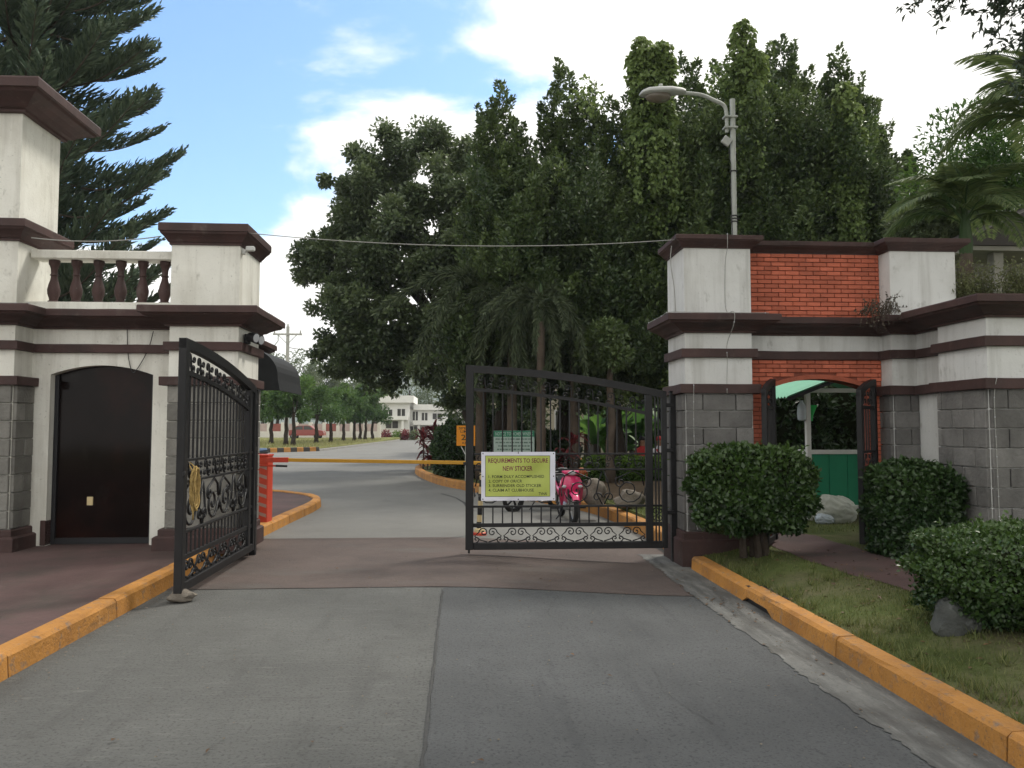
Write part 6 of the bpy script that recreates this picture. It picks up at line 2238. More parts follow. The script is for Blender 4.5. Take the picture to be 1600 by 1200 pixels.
hedge('trimmed_hedge', 'box trimmed leafy hedge on bare stems in front of the right stone pillar', (3.20, 8.55, 0.83), (0.60, 0.42, 0.43), 16000, None, LM['hedge'], (0.26, 0.11, 6), 31, 0.42, L=0.062, W=0.042)
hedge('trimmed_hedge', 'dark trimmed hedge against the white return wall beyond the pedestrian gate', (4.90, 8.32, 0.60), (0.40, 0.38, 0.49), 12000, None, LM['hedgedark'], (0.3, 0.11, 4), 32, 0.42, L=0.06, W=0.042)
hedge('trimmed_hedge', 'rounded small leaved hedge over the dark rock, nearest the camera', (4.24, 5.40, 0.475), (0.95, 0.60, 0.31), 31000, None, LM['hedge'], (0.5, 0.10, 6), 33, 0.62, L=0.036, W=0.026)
hb_ = []
for i, (p0, p1, lab) in enumerate(((912, 958, 'low light green hedge left of the slim garden trunk behind the gate'), (965, 1012, 'low light green hedge right of the slim garden trunk behind the gate'), (1013, 1062, 'low light green hedge nearest the right gate post behind the gate'))):
    a, b = P(p0, 730, 20.5), P(p1, 730, 20.5)
    hedge('low_hedge', lab, ((a.x + b.x) / 2, 20.5, ZG + 0.30), ((b.x - a.x) / 2, 0.4, 0.32), 4500, None, LM['hedgelight'], None, 40 + i, 0.45, L=0.06, W=0.045)
a = P(712, 700, 22.0)
hedge('round_bush', 'dark round bush on the garden island behind the speed sign', (a.x + 0.05, 22.0, 0.86), (0.66, 0.62, 0.76), 9000, None, LM['hedgedark'], None, 45, 0.75, cat='bush', rag=0.09, L=0.085, W=0.055)

# ---- rosette plants: cordyline, bananas


def strap_leaf(m, base, az, L, w, rise, droop, n=6):
    vs = []
    for i in range(n + 1):
        t = i / n
        r = L * (t * 0.75)
        p = Vector((base[0] + r * math.cos(az), base[1] + r * math.sin(az), base[2] + L * (rise * t - droop * t * t)))
        ww = w * math.sin(math.pi * min(0.97, 0.12 + 0.85 * t)) * 0.5
        sx, sy = -math.sin(az) * ww, math.cos(az) * ww
        vs += [(p.x - sx, p.y - sy, p.z + ww * 0.35), (p.x, p.y, p.z - ww * 0.1), (p.x + sx, p.y + sy, p.z + ww * 0.35)]
    m.add(vs, [(i * 3 + j, i * 3 + j + 1, (i + 1) * 3 + j + 1, (i + 1) * 3 + j) for i in range(n) for j in range(2)])


def setvar(o, seed, a=1.6, b=2.4):
    r = np.random.default_rng(seed)
    at = o.data.attributes.new('var', 'FLOAT', 'FACE')
    at.data.foreach_set('value', r.beta(a, b, len(o.data.polygons)).astype(np.float32))


def rosette(name, label, heads, nl, L, w, material, seed, cat='plant', stemr=0.03, rise=(0.3, 1.1), droop=(0.4, 1.0), group=None, z0=ZG):
    rr = random.Random(seed)
    t = thing(name, label, cat, (heads[0][0], heads[0][1], z0), group)
    sm = MB()
    for h in heads:
        sm.tube([(h[0], h[1], z0), (h[0] + 0.02, h[1], (h[2] + z0) / 2), (h[0], h[1], h[2])], [stemr, stemr * .85, stemr * .7], 7)
    sm.build('stem', M['palmbark'], t)
    for hi, h in enumerate(heads):
        for k in range(nl):
            m = MB()
            strap_leaf(m, (h[0], h[1], h[2] + rr.uniform(-0.25, 0.1) * L), rr.uniform(0, 6.28), L * rr.uniform(0.75, 1.2), w * rr.uniform(0.8, 1.2), rr.uniform(*rise), rr.uniform(*droop))
            o = m.build('leaf', material, t, smooth=True, ang=180)
            setvar(o, seed * 100 + hi * 40 + k)
    return t


a = G(668, 742, ZG)
a = Vector((P(668, 700, 26.3).x, 26.3, ZG))
rosette('cordyline', 'red leaved cordyline at the tip of the garden island', [(a.x, a.y, 0.75), (a.x + 0.25, a.y - 0.2, 1.1), (a.x - 0.15, a.y + 0.1, 1.15), (a.x + 0.1, a.y, 0.45), (a.x + 0.22, a.y - .1, 1.4)], 24, 0.62, 0.10, LM['cordyline'], 81, droop=(0.3, 1.1))
b = P(883, 690, 19.4)
rosette('cordyline', 'dark red cordyline at the foot of the foxtail palm trunk', [(b.x, 19.4, 0.8), (b.x + 0.2, 19.5, 1.15), (b.x - 0.25, 19.4, 0.55)], 14, 0.6, 0.10, LM['cordyline'], 82, droop=(0.3, 1.0))
BAN = ((930, 24.5, 2.3), (965, 25.5, 2.7), (1000, 24.0, 2.4), (1030, 26.0, 2.9), (1062, 24.5, 2.2), (915, 27, 2.8))
ordn = ('leftmost', 'second', 'third', 'fourth', 'rightmost', 'rear')
for i, (px, y, h) in enumerate(BAN):
    c = P(px, 668, y)
    rosette('banana_plant', ['bright green banana plant, leftmost behind the closed gate bars', 'bright green banana plant behind the slim garden trunk', 'bright green banana plant between the slim trunk and the gate stile', 'tall banana plant showing just left of the right gate post', 'banana plant half hidden by the right stone pillar', 'rear banana plant between the palm trunk and the slim garden trunk'][i],
            [(c.x, y, h * 0.55), (c.x + 0.5, y + 0.3, h * 0.4)], 9, 1.55, 0.42, LM['banana'], 90 + i, 'plant', 0.09, (0.5, 1.25), (0.45, 1.1), 'banana plants in the garden')
# dark shrubs that close the view behind the kiosk
for i, (x_, y_, r_, lab) in enumerate(((6.0, 14.6, (1.0, 0.8, 1.25), 'dark leafy shrub behind the open front of the kiosk'), (7.6, 14.9, (1.0, 0.8, 1.4), 'tall dark shrub behind the right side of the kiosk'), (1.55, 23.2, (0.6, 0.6, 0.75), 'dark shrub directly behind the notice board'), (2.75, 23.0, (0.65, 0.6, 0.6), 'dark shrub between the palm trunks behind the crimson motorbike'), (0.9, 24.5, (0.6, 0.6, 1.0), 'dark shrub behind the gate between speed sign and notice board'), (4.75, 14.2, (0.45, 0.5, 1.0), 'dark shrub left of the kiosk behind the archway'))):
    hedge('garden_shrub', lab, (x_, y_, ZG + r_[2]), r_, 7000, None, LM['hedgedark'], None, 55 + i, 0.8, cat='shrub', rag=0.12, L=0.13, W=0.06)
# slim trunk tree in the garden
c = P(955, 745, 19.6)
lv = Leaves(95)
q = P(958, 640, 19.6)
for k in range(5):
    lv.ball((q.x + rnd.uniform(-.5, .5), 19.6 + rnd.uniform(-.4, .4), 3.6 + rnd.uniform(-.4, .6)), (0.5, 0.5, 0.35), 500, 0.13, 0.07, 0.4)
put_tree('slim_tree', 'slim pale trunked garden tree between the two low hedges', (c.x, 19.6, ZG), 0.11, 3.0, [((c.x + .3, 19.6, 3.6), 0.04), ((c.x - .3, 19.6, 3.7), 0.04)], lv, LM['ficus'], bark=M['palmbark'], seed=9)

# ---- weeds on the right gatehouse roof
lv = Leaves(130)
wc = Vector((4.98, 9.22, 2.86))
t = thing('dry_weed_tuft', 'dry straggling weed tuft growing from the right cornice beside the brick panel', 'weed', (wc.x, wc.y, 2.85))
rr = random.Random(131)
tw = MB()
for k in range(70):
    a, L_ = rr.uniform(0, 6.28), rr.uniform(0.12, 0.36)
    dx, dy = math.cos(a) * rr.uniform(.3, 1), -abs(math.sin(a)) * 0.8
    x0_ = wc.x + rr.uniform(-0.2, 0.2)
    y0_ = 9.05 + rr.uniform(-0.1, 0.15)
    pts = [(x0_, y0_, 2.86), (x0_ + dx * L_ * .4, y0_ + dy * L_ * .4, 2.86 + L_ * rr.uniform(0.1, 0.6)), (x0_ + dx * L_, y0_ + dy * L_, 2.86 + L_ * rr.uniform(-0.9, 0.7))]
    pts = [(p_[0], p_[1], p_[2]) for p_ in pts]
    tw.tube(pts, [0.004, 0.003, 0.0015], 3)
    q = np.array([np.array(pts[1]) + (np.array(pts[2]) - np.array(pts[1])) * s for s in np.linspace(0, 1, 9)])
    lv.add(q, lv.r.normal(size=(9, 3)), 0.03, 0.018)
tw.build('twigs', M['bark'], t)
lv.build('leaves', LM['dryweed'], t)
for i, (px, py, y, r, n, lab) in enumerate(((1545, 432, 9.4, 0.32, 2600, 'pale green shrub growing on the roof above the far right pillar'), (1500, 440, 9.3, 0.22, 1700, 'small feathery shrub on the roof beside the white right pillar'), (1600, 425, 9.2, 0.34, 2600, 'roof shrub at the right edge of the picture'))):
    c = P(px, py, y)
    lv = Leaves(140 + i)
    t = thing('roof_shrub', lab, 'shrub', (c.x, y, 2.84), 'shrubs on the right gatehouse roof')
    tw = MB()
    rr = random.Random(150 + i)
    for k in range(26):
        a = rr.uniform(0, 6.28)
        R_ = r * rr.uniform(0.3, 1.2)
        e = (c.x + R_ * math.cos(a), y + R_ * math.sin(a) * 0.7, 2.86 + rr.uniform(0.12, 0.72) * (1.2 - R_ / r * 0.5))
        tw.tube([(c.x + rr.uniform(-.05, .05), y, 2.83), ((c.x + e[0]) / 2, (y + e[1]) / 2, 2.86 + (e[2] - 2.86) * 0.65), e], [0.006, 0.004, 0.002], 4)
        s = lv.r.random(n // 26)
        q = np.array([c.x, y, 2.95]) + (np.array(e) - np.array([c.x, y, 2.95])) * (0.35 + 0.7 * s)[:, None] + lv.r.normal(size=(len(s), 3)) * 0.045
        lv.add(q, lv.r.normal(size=(len(s), 3)) + np.array([0, 0, .3]), 0.05, 0.018)
    tw.build('twigs', M['bark'], t)
    lv.build('foliage', LM['weed'], t)

# ---- tree overhanging from the right, close to the camera
t = thing('overhanging_tree', 'dark leafy tree whose twigs hang into the top right corner, its unseen crown enlarged for shade', 'tree', (9.6, 9.4, -0.1))
m = MB()
m.tube([(9.6, 9.4, -0.34), (9.5, 9.3, 3), (9.2, 9.0, 6), (8.6, 8.6, 8.0)], [0.22, 0.19, 0.15, 0.08], 8)
lv = Leaves(160)
rr = random.Random(161)
tips = [(1438, 4), (1470, 12), (1500, -8), (1535, 20), (1560, 45), (1580, 70), (1600, 95), (1596, 150), (1545, -15), (1580, 10), (1610, 40), (1640, 70), (1520, -40), (1570, -40), (1610, -10)]
for (px, py) in tips:
    e = P(px, py, 8.0 + rr.uniform(-.4, .4))
    st_ = Vector((e.x + 1.3 + rr.uniform(-.2, .4), 8.5 + rr.uniform(-.3, .3), e.z + 0.75 + rr.uniform(-.1, .3)))
    pts = [st_.lerp(e, i / 8) + Vector((0, 0, 0.12 * math.sin(math.pi * i / 8))) for i in range(9)]
    m.tube(pts, [0.016 - 0.0016 * i for i in range(9)], 5)
    dv = np.array((e - st_).normalized())
    for i in range(1, 9):
        for q in range(3):
            side_ = lv.r.normal(size=3)
            tw_d = dv * 0.7 + side_ * 0.5
            tw_d /= np.linalg.norm(tw_d)
            nn = 11
            s_ = np.linspace(0.03, 0.24, nn)
            pp = np.array(pts[i]) + tw_d * s_[:, None]
            m.tube([tuple(pp[0] - tw_d * 0.03), tuple(pp[-1])], [0.004, 0.002], 3)
            dd = tw_d * 0.6 + lv.r.normal(size=(nn, 3)) * 0.6
            lv.add(pp, dd, 0.085, 0.036)
for k in range(150):  # unseen upper crown, widened and thickened to shade the right side
    c = (8.0 + rr.uniform(-4.8, 4.6), 4.0 + rr.uniform(-5.6, 5.2), 8.9 + rr.uniform(-1.0, 2.0))
    if c[2] < 2.4 + 0.66 * max(c[1], 0) + 0.5:
        continue
    lv.ball(c, (0.95, 0.95, 0.6), 520, 0.20, 0.10, 0.3, 0.8)
    m.tube([(8.9, 7.6, 7.8), ((8.9 + c[0]) / 2, (7.6 + c[1]) / 2, 8.3), c], [0.06, 0.04, 0.015], 5)
m.tube([(8.6, 8.6, 8.0), (8.8, 8.0, 7.9), (8.9, 7.6, 7.8)], [0.10, 0.09, 0.08], 6)
m.tube([(9.2, 9.0, 6), (8.4, 8.7, 6.8), (7.8, 8.6, 7.0)], [0.09, 0.06, 0.03], 6)
m.build('trunk', M['bark'], t, smooth=True, ang=180)
lv.build('crown', LM['over'], t)

# ================================================================== GRASS AND LITTER


def blades(name, pts, hgt, wid, material, seed, lean=0.5):
    r = np.random.default_rng(seed)
    n = len(pts)
    a = r.uniform(0, 2 * math.pi, n)
    h = hgt * r.uniform(0.5, 1.3, n)
    d = np.stack([np.cos(a) * lean * r.random(n), np.sin(a) * lean * r.random(n), np.ones(n)], 1)
    s = np.stack([-np.sin(a), np.cos(a), np.zeros(n)], 1) * (wid * 0.5)
    co = np.empty((n, 3, 3))
    co[:, 0] = pts - s
    co[:, 1] = pts + s
    co[:, 2] = pts + d * h[:, None]
    me = bpy.data.meshes.new(name)
    me.vertices.add(n * 3)
    me.vertices.foreach_set('co', co.reshape(-1))
    me.loops.add(n * 3)
    me.loops.foreach_set('vertex_index', np.arange(n * 3, dtype=np.int32))
    me.polygons.add(n)
    me.polygons.foreach_set('loop_start', (np.arange(n) * 3).astype(np.int32))
    me.update(calc_edges=True)
    at = me.attributes.new('var', 'FLOAT', 'FACE')
    at.data.foreach_set('value', r.beta(1.6, 1.8, n).astype(np.float32))
    me.materials.append(material)
    o = bpy.data.objects.new(name, me)
    COL.objects.link(o)
    return o


r = np.random.default_rng(5)
N = 60000
x = KX + 0.18 + r.random(N) * 2.6
y = 1.6 + r.random(N) * 7.5
dens = 0.5 + 0.5 * np.sin(x * 2.1 + 1.0) * np.sin(y * 1.35 + 0.6) + 0.35 * np.sin(x * 6 + y * 4.4)
plv = np.array([[p.x, p.y] for p in pl])
prv = np.array([[p.x, p.y] for p in pr])


def in_poly(x, y, poly):
    c = np.zeros(len(x), bool)
    j = len(poly) - 1
    for i in range(len(poly)):
        xi, yi = poly[i]
        xj, yj = poly[j]
        cond = ((yi > y) != (yj > y)) & (x < (xj - xi) * (y - yi) / (yj - yi + 1e-12) + xi)
        c ^= cond
        j = i
    return c


pathpoly = np.concatenate([plv, prv[::-1]])
bare = np.exp(-(((x - 3.05) / 0.45) ** 2 + ((y - 7.3) / 0.42) ** 2)) + np.exp(-(((x - 3.4) / 0.7) ** 2 + ((y - 8.7) / 0.4) ** 2)) + 0.9 * np.exp(-(((x - 3.6) / 0.6) ** 2 + ((y - 4.4) / 0.9) ** 2))
ok = (r.random(N) < np.clip(dens * 0.7 + 0.35, 0.05, 1) * (1 - np.clip(bare, 0, 0.97))) & ~in_poly(x, y, pathpoly)
x, y = x[ok], y[ok]
z = np.array([zbed(a_, b_) for a_, b_ in zip(x, y)])
tag(blades('grass', np.stack([x, y, z], 1), 0.030, 0.006, LM['grass'], 3, 0.9), 'thin patchy grass on the verge beside the right kerb', 'grass', None, 'stuff')
tp, th = [], []
rq = np.random.default_rng(9)
for k in range(230):
    cx_, cy_ = (KX + 0.17 + rq.random() * 0.10, 1.8 + rq.random() * 7.0) if k < 110 else (2.9 + rq.random() * 1.7, 2.0 + rq.random() * 6.8)
    m_ = int(rq.integers(10, 26))
    tp.append(np.stack([cx_ + rq.normal(0, .022, m_), cy_ + rq.normal(0, .03, m_)], 1))
tp = np.concatenate(tp)
tp = tp[~in_poly(tp[:, 0], tp[:, 1], pathpoly)]
tz = np.array([zbed(a_, b_) for a_, b_ in tp])
tag(blades('grass_tufts', np.stack([tp[:, 0], tp[:, 1], tz], 1), 0.075, 0.008, LM['grass'], 12, 1.1), 'taller grass tufts along the back of the right kerb', 'grass', None, 'stuff')
N = 26000
x = 2.2 + r.random(N) * 6.0
y = 10.2 + r.random(N) * 8.5
gp = np.array([[p.x, p.y] for p in gin] + [[60, 37], [60, 9.97]])
ebp = np.array([[p.x, p.y] for p in eb])
ok = in_poly(x, y, gp) & ~in_poly(x, y, ebp) & ~in_poly(x, y, pathpoly)
tag(blades('garden_grass', np.stack([x[ok], y[ok], np.full(ok.sum(), ZG)], 1), 0.045, 0.010, LM['grass'], 4, 0.8), 'short garden grass behind the gate and around the kiosk', 'grass', None, 'stuff')
N = 2600
x = -6.2 + r.random(N) * 1.9
y = 6.3 + r.random(N) * 1.0
ok = (((x + 5.05) / 0.75) ** 2 + ((y - 6.85) / 0.28) ** 2 + 0.3 * np.sin(x * 9) < 1) 
tag(blades('grass_patch', np.stack([x[ok], y[ok], np.full(ok.sum(), SW)], 1), 0.05, 0.009, LM['grass'], 6, 0.9), 'small grass patch in the left maroon pavement', 'grass', None, 'stuff')
N = 40000
x = -45 + r.random(N) * 37
y = 41 + r.random(N) * 52
fl_ = np.array([[-26.2, 39.9], [-14.6, 46.0], [-12.0, 47.8], [-9.3, 51.3], [-8.8, 60], [-8.0, 78], [-7.4, 92], [-45, 92], [-45, 39.9]])
ok = in_poly(x, y, fl_)
tag(blades('far_grass', np.stack([x[ok], y[ok], np.full(ok.sum(), 0.18)], 1), 0.22, 0.05, LM['fargrass'], 7, 0.8), 'dry uncut grass on the far lawn under the street trees', 'grass', None, 'stuff')
lv = Leaves(170)
n = 260
px_ = r.uniform(2.82, 4.6, n)
py_ = r.uniform(2.5, 8.9, n)
lp = np.stack([px_, py_, np.array([zbed(a_, b_) for a_, b_ in zip(px_, py_)]) + 0.012], 1)
lv.add(lp, np.stack([r.normal(size=n), r.normal(size=n), r.normal(size=n) * 0.15], 1), 0.045, 0.025, None, np.tile([0, 0, 1.0], (n, 1)) + r.normal(size=(n, 3)) * .2)
n = 70
px_ = np.concatenate([r.uniform(2.2, 2.63, 46), r.uniform(-2.5, 2.0, 24)])
py_ = np.concatenate([r.normal(7.05, 0.28, 30), r.uniform(3, 9, 16), r.uniform(3.5, 11, 24)])
lp = np.stack([px_, py_, np.array([zroad(a_, b_) for a_, b_ in zip(px_, py_)]) + 0.017], 1)
lv.add(lp, np.stack([r.normal(size=n), r.normal(size=n), np.zeros(n)], 1), 0.04, 0.022, None, np.tile([0, 0, 1.0], (n, 1)) + r.normal(size=(n, 3)) * .15)
gx_ = np.concatenate([r.uniform(-2.6, 2.5, 330), r.normal(2.45, 0.12, 170), r.normal(-2.6, 0.07, 120)])
gy_ = np.concatenate([r.uniform(2.6, 10, 330), r.uniform(2.8, 9, 170), r.uniform(3.5, 9, 120)])
gm = MB()
for a_, b_ in zip(gx_, gy_):
    q_ = float(r.uniform(0.003, 0.009))
    if -2.68 < a_ < 2.62:
        z_ = zroad(a_, b_) + 0.010
        gm.add([(a_ - q_, b_, z_), (a_, b_ - q_, z_), (a_ + q_ * 1.1, b_, z_), (a_, b_ + q_, z_), (a_ + q_ * .2, b_, z_ + q_ * .8)], [(0, 1, 4), (1, 2, 4), (2, 3, 4), (3, 0, 4)])
tag(gm.build('road_grit', M['rock']), 'loose grit scattered over the road and gutter', 'grit', None, 'stuff')
tag(lv.build('leaf_litter', LM['litter']), 'dead leaves scattered on verge, gutter and road', 'leaf litter', None, 'stuff')

# ================================================================== STREET TREES, FAR TREES
ST = ((447, 700, 57.5), (458.5, 700.5, 56.5), (494.5, 696, 66), (517, 694.5, 70), (537, 692.5, 76), (554, 692, 78), (563, 690.5, 84), (571, 690.5, 83), (582, 690, 85), (424, 697, 64))
names = ('leftmost but one', 'third', 'fourth', 'fifth', 'sixth', 'seventh', 'eighth', 'ninth', 'rightmost', 'leftmost')
for i, (px, py, y) in enumerate(ST):
    c = P(px, 668, y)
    lv = Leaves(800 + i)
    rr = random.Random(820 + i)
    top = P(px, (590, 592, 592, 612, 602, 608, 615, 600, 606, 612)[i], y).z
    r0 = (0.95, 1.1, 1.7, 1.3, 1.5, 1.2, 1.0, 1.4, 1.5, 1.2)[i]
    zc = 2.2 + (top - 2.2) * 0.5
    hh_ = (top - 2.0) * 0.5
    for s in range(20):
        o = Vector((rr.uniform(-1, 1), rr.uniform(-1, 1), rr.uniform(-1, 1)))
        o = Vector((o.x * r0 * .95, o.y * r0 * .95, o.z * hh_ * 0.85))
        rb = r0 * rr.uniform(.2, .48)
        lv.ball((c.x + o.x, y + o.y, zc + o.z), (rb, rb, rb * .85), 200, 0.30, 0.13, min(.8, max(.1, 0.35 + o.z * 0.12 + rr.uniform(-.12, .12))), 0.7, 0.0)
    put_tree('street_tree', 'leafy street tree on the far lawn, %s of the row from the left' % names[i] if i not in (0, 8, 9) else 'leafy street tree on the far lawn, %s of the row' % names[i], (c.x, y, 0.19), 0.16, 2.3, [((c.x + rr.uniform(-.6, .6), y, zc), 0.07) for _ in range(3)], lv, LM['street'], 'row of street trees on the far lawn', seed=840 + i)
FT = ((435, 560, 118, 3.2, 'pale feathery tree behind the utility pole'), (470, 572, 122, 2.6, 'pale open tree just right of the utility pole'), (505, 585, 125, 2.6, 'pale tree behind the middle of the street tree row'), (545, 600, 128, 2.4, 'low pale tree behind the right part of the street tree row'), (585, 585, 132, 2.2, 'tree left of the white house roof'), (640, 596, 150, 3.6, 'grey green tree standing behind the white house'), (672, 600, 155, 3.5, 'tree behind the right end of the white house'), (412, 600, 115, 3.0, 'pale tree beside the black awning'), (590, 606, 126, 1.8, 'small tree at the left corner of the white house'))
for i, (px, py, y, r0, lab) in enumerate(FT):
    c = P(px, py, y)
    lv = Leaves(900 + i)
    rr = random.Random(920 + i)
    for s in range(14):
        o = Vector((rr.uniform(-1, 1) * r0, rr.uniform(-1, 1) * r0, rr.uniform(-1.3, 0.9) * r0))
        lv.ball((c.x + o.x, y + o.y, c.z - r0 * .4 + o.z), (r0 * .42, r0 * .42, r0 * .36), 190, 0.45, 0.20, rr.uniform(.2, .6), 0.8, 0.1)
    put_tree('far_tree', lab, (c.x, y, -0.34), 0.25, max(2.5, c.z - r0), [((c.x + rr.uniform(-1, 1), y, c.z), 0.1) for _ in range(3)], lv, LM['far'], 'trees beyond the far fence', seed=940 + i)
# dark tree masses beyond the garden so the grove has something behind its gaps
for i, (px, y, top, r0, lab) in enumerate(((760, 36, 7.5, 2.2, 'dark tree behind the foxtail palms'), (990, 40, 6.0, 2.4, 'dark tree behind the banana plants'), (1120, 40, 8.0, 3.0, 'dark tree behind the right gatehouse pillar'), (1290, 30, 5.0, 1.8, 'dark shrubby tree behind the kiosk'), (1230, 26, 4.2, 1.6, 'low dark tree seen through the pedestrian archway'))):
    c = P(px, 668, y)
    lv = Leaves(960 + i)
    rr = random.Random(970 + i)
    for s in range(16):
        o = Vector((rr.uniform(-1, 1) * r0, rr.uniform(-.7, .7) * r0, rr.uniform(0.1, 1) * (top - 1.2)))
        lv.ball((c.x + o.x, y + o.y, 0.9 + o.z), (r0 * .45, r0 * .45, r0 * .4), 420, 0.24, 0.12, rr.uniform(.1, .35), 0.7, 0.1)
    put_tree('background_tree', lab, (c.x, y, ZG - 0.3), 0.2, top * 0.5, [((c.x, y, top * .7), 0.1)], lv, LM['ficus'], 'dark trees beyond the garden', seed=980 + i)

# ================================================================== BACKGROUND BUILDINGS AND STREET
# white two storey house at the end of the road
HY = 104.0
hs = thing('white_house', 'white two storey house with dark windows and balcony at the end of the road', 'house', (-6, HY, -0.3))


def hb2(px0, px1, py0, py1, y0, y1, name, material, parent=None):
    a, b = P(px0, py1, y0), P(px1, py0, y0)
    return MB().box(a.x, b.x, y0, y1, a.z, b.z).build(name, material, parent or hs)


def hwin(px0, px1, py0, py1, y0, name='window'):
    a, b = P(px0, py1, y0), P(px1, py0, y0)
    f = MB().box(a.x - .08, b.x + .08, y0 - .06, y0 + .05, a.z - .08, b.z + .08).build(name, M['houseW'], hs)
    MB().box(a.x, b.x, y0 - .10, y0 - .065, a.z, b.z).build('pane', M['pane'], f)
    xm = (a.x + b.x) / 2
    MB().box(xm - .04, xm + .04, y0 - .13, y0 - .105, a.z, b.z).build('mullion', M['houseW'], f)


hb2(594, 640, 625, 700, HY, HY + 9, 'left_wing_wall', M['houseW'])
hb2(640, 762, 640, 700, HY + 1.5, HY + 9, 'right_wing_wall', M['houseW'])
hb2(592, 646, 618, 629, HY - .8, HY + 9.4, 'parapet', M['houseW'])
hb2(646, 764, 632, 640.5, HY + .9, HY + 9.4, 'parapet', M['houseW'])
hb2(594, 636, 650, 656, HY - 1.4, HY - .01, 'balcony', M['houseW'])
hb2(645, 705, 657, 664, HY + .2, HY + 1.49, 'balcony', M['houseW'])
hb2(627, 631, 656, 690, HY - 1.2, HY - .9, 'column', M['houseW'])
hb2(652, 656, 664, 692, HY + .4, HY + .7, 'column', M['houseW'])
for w_ in ((601, 613, 640, 651), (621, 633, 639, 654)):
    hwin(*w_, HY)
hwin(603, 622, 658, 669, HY)
for w_ in ((645, 653, 643, 657), (659, 668, 645, 657), (676, 690, 646, 655), (700, 716, 646, 657)):
    hwin(*w_, HY + 1.5)
for w_ in ((641, 652, 666, 682), (657, 667, 668, 683)):
    hwin(*w_, HY + 1.5, 'garage_door')
# low front wall with balusters and shrubs before the house
fw = thing('house_front_wall', 'pale front wall with pickets before the white house', 'wall', (-9, 97, 0))
a, b = P(560, 690, 97), P(640, 690, 97)
MB().box(a.x, b.x, 97, 97.3, -0.3, P(600, 679, 97).z).build('base', M['fencewhite'], fw)
zt_, zb_ = P(600, 670.5, 97).z, P(600, 679, 97).z
for i in range(26):
    x = a.x + (b.x - a.x) * (i + .5) / 26
    MB().box(x - .06, x + .06, 97.05, 97.2, zb_, zt_ - .1).build('picket', M['fencewhite'], fw)
MB().box(a.x, b.x, 97.02, 97.26, zt_ - .1, zt_).build('rail', M['fencewhite'], fw)
for i, (px, mt, lab, r0) in enumerate(((603, 'cordyline', 'reddish shrub before the front wall of the white house', .8), (619, 'hedgelight', 'bright green shrub before the front wall of the white house', .75), (634, 'cordyline', 'low red flowering shrub near the white house garage', .7), (645, 'far', 'dull green shrub beside the white house garage', .6))):
    c = P(px, 684, 95)
    t = thing('front_shrub', lab, 'shrub', (c.x, 95, -0.3))
    lv = Leaves(1000 + i)
    rr = random.Random(1010 + i)
    for s in range(7):
        lv.ball((c.x + rr.uniform(-.6, .6) * r0, 95 + rr.uniform(-.4, .4), 0.35 + rr.uniform(-.3, .5)), (.45, .45, .45), 120, 0.22, 0.11, rr.uniform(.3, .7), .8)
    lv.build('foliage', LM[mt], t)
    MB().tube([(c.x, 95, -0.32), (c.x, 95, 0.5)], 0.05, 5).build('stem', M['bark'], t)
# boundary wall of the far lawn: white posts, red and pink panels
fy = 93.0
bw_ = thing('boundary_wall', 'white boundary wall with brick red and pink panels behind the street trees', 'wall', (-18, fy, 0))
a, b = P(398, 680, fy), P(592, 680, fy)
zt_, zm_ = P(450, 662, fy).z, P(450, 674, fy).z
MB().box(a.x, b.x, fy, fy + .25, 0.0, zm_).build('wall_base', M['fencewhite'], bw_)
nseg = 9
for i in range(nseg + 1):
    x = a.x + (b.x - a.x) * i / nseg
    MB().box(x - .2, x + .2, fy - .06, fy + .31, 0.0, zt_ + .15).build('pillar', M['fencewhite'], bw_)
    if i < nseg:
        x1_ = a.x + (b.x - a.x) * (i + 1) / nseg
        MB().box(x + .2, x1_ - .2, fy + .04, fy + .2, zm_, zt_).build('panel', M['fencered'] if i in (1, 5) else M['fencepink'], bw_)
# red car behind the trees
cp = P(478, 682, 88)
car = thing('red_car', 'red car parked behind the street trees by the boundary wall', 'car', (cp.x, 88, 0.3))
CX, CY, CZ = cp.x, 88.0, 0.28
body = [(-2.0, 0.35), (-2.05, 0.75), (-1.85, 0.92), (-1.35, 0.98), (-0.85, 1.42), (0.55, 1.45), (1.15, 1.0), (1.9, 0.88), (2.05, 0.65), (2.05, 0.35)]
MB().prism([(CX + x, CZ + z) for x, z in body], CY - .8, CY + .8, 'y').build('body', M['carred'], car)
for xs_ in ([(-1.2, 1.0), (-0.78, 1.36), (-0.2, 1.38), (-0.2, 1.0)], [(-0.1, 1.0), (-0.1, 1.38), (0.5, 1.38), (0.98, 1.0)]):
    MB().prism([(CX + x, CZ + z) for x, z in xs_], CY - .815, CY - .80, 'y').build('side_window', M['pane'], car)
for x in (-1.25, 1.3):
    for y in (CY - .7, CY + .7):
        w_ = MB().lathe([(0.30, -.1), (0.33, -.07), (0.33, .07), (0.30, .1)], (CX + x, y, CZ + .28), 16, 'y').build('wheel', M['rubber'], car)
        MB().lathe([(0.18, -.11), (0.18, .11)], (CX + x, y, CZ + .28), 12, 'y').build('rim', M['silver'], w_)
for z in (0.65,):
    MB().box(CX + 1.98, CX + 2.06, CY - .7, CY - .4, CZ + z, CZ + z + .12).build('headlight', M['clear'], car)
    MB().box(CX - 2.07, CX - 1.99, CY - .7, CY - .4, CZ + z, CZ + z + .12).build('tail_light', M['amber'], car)
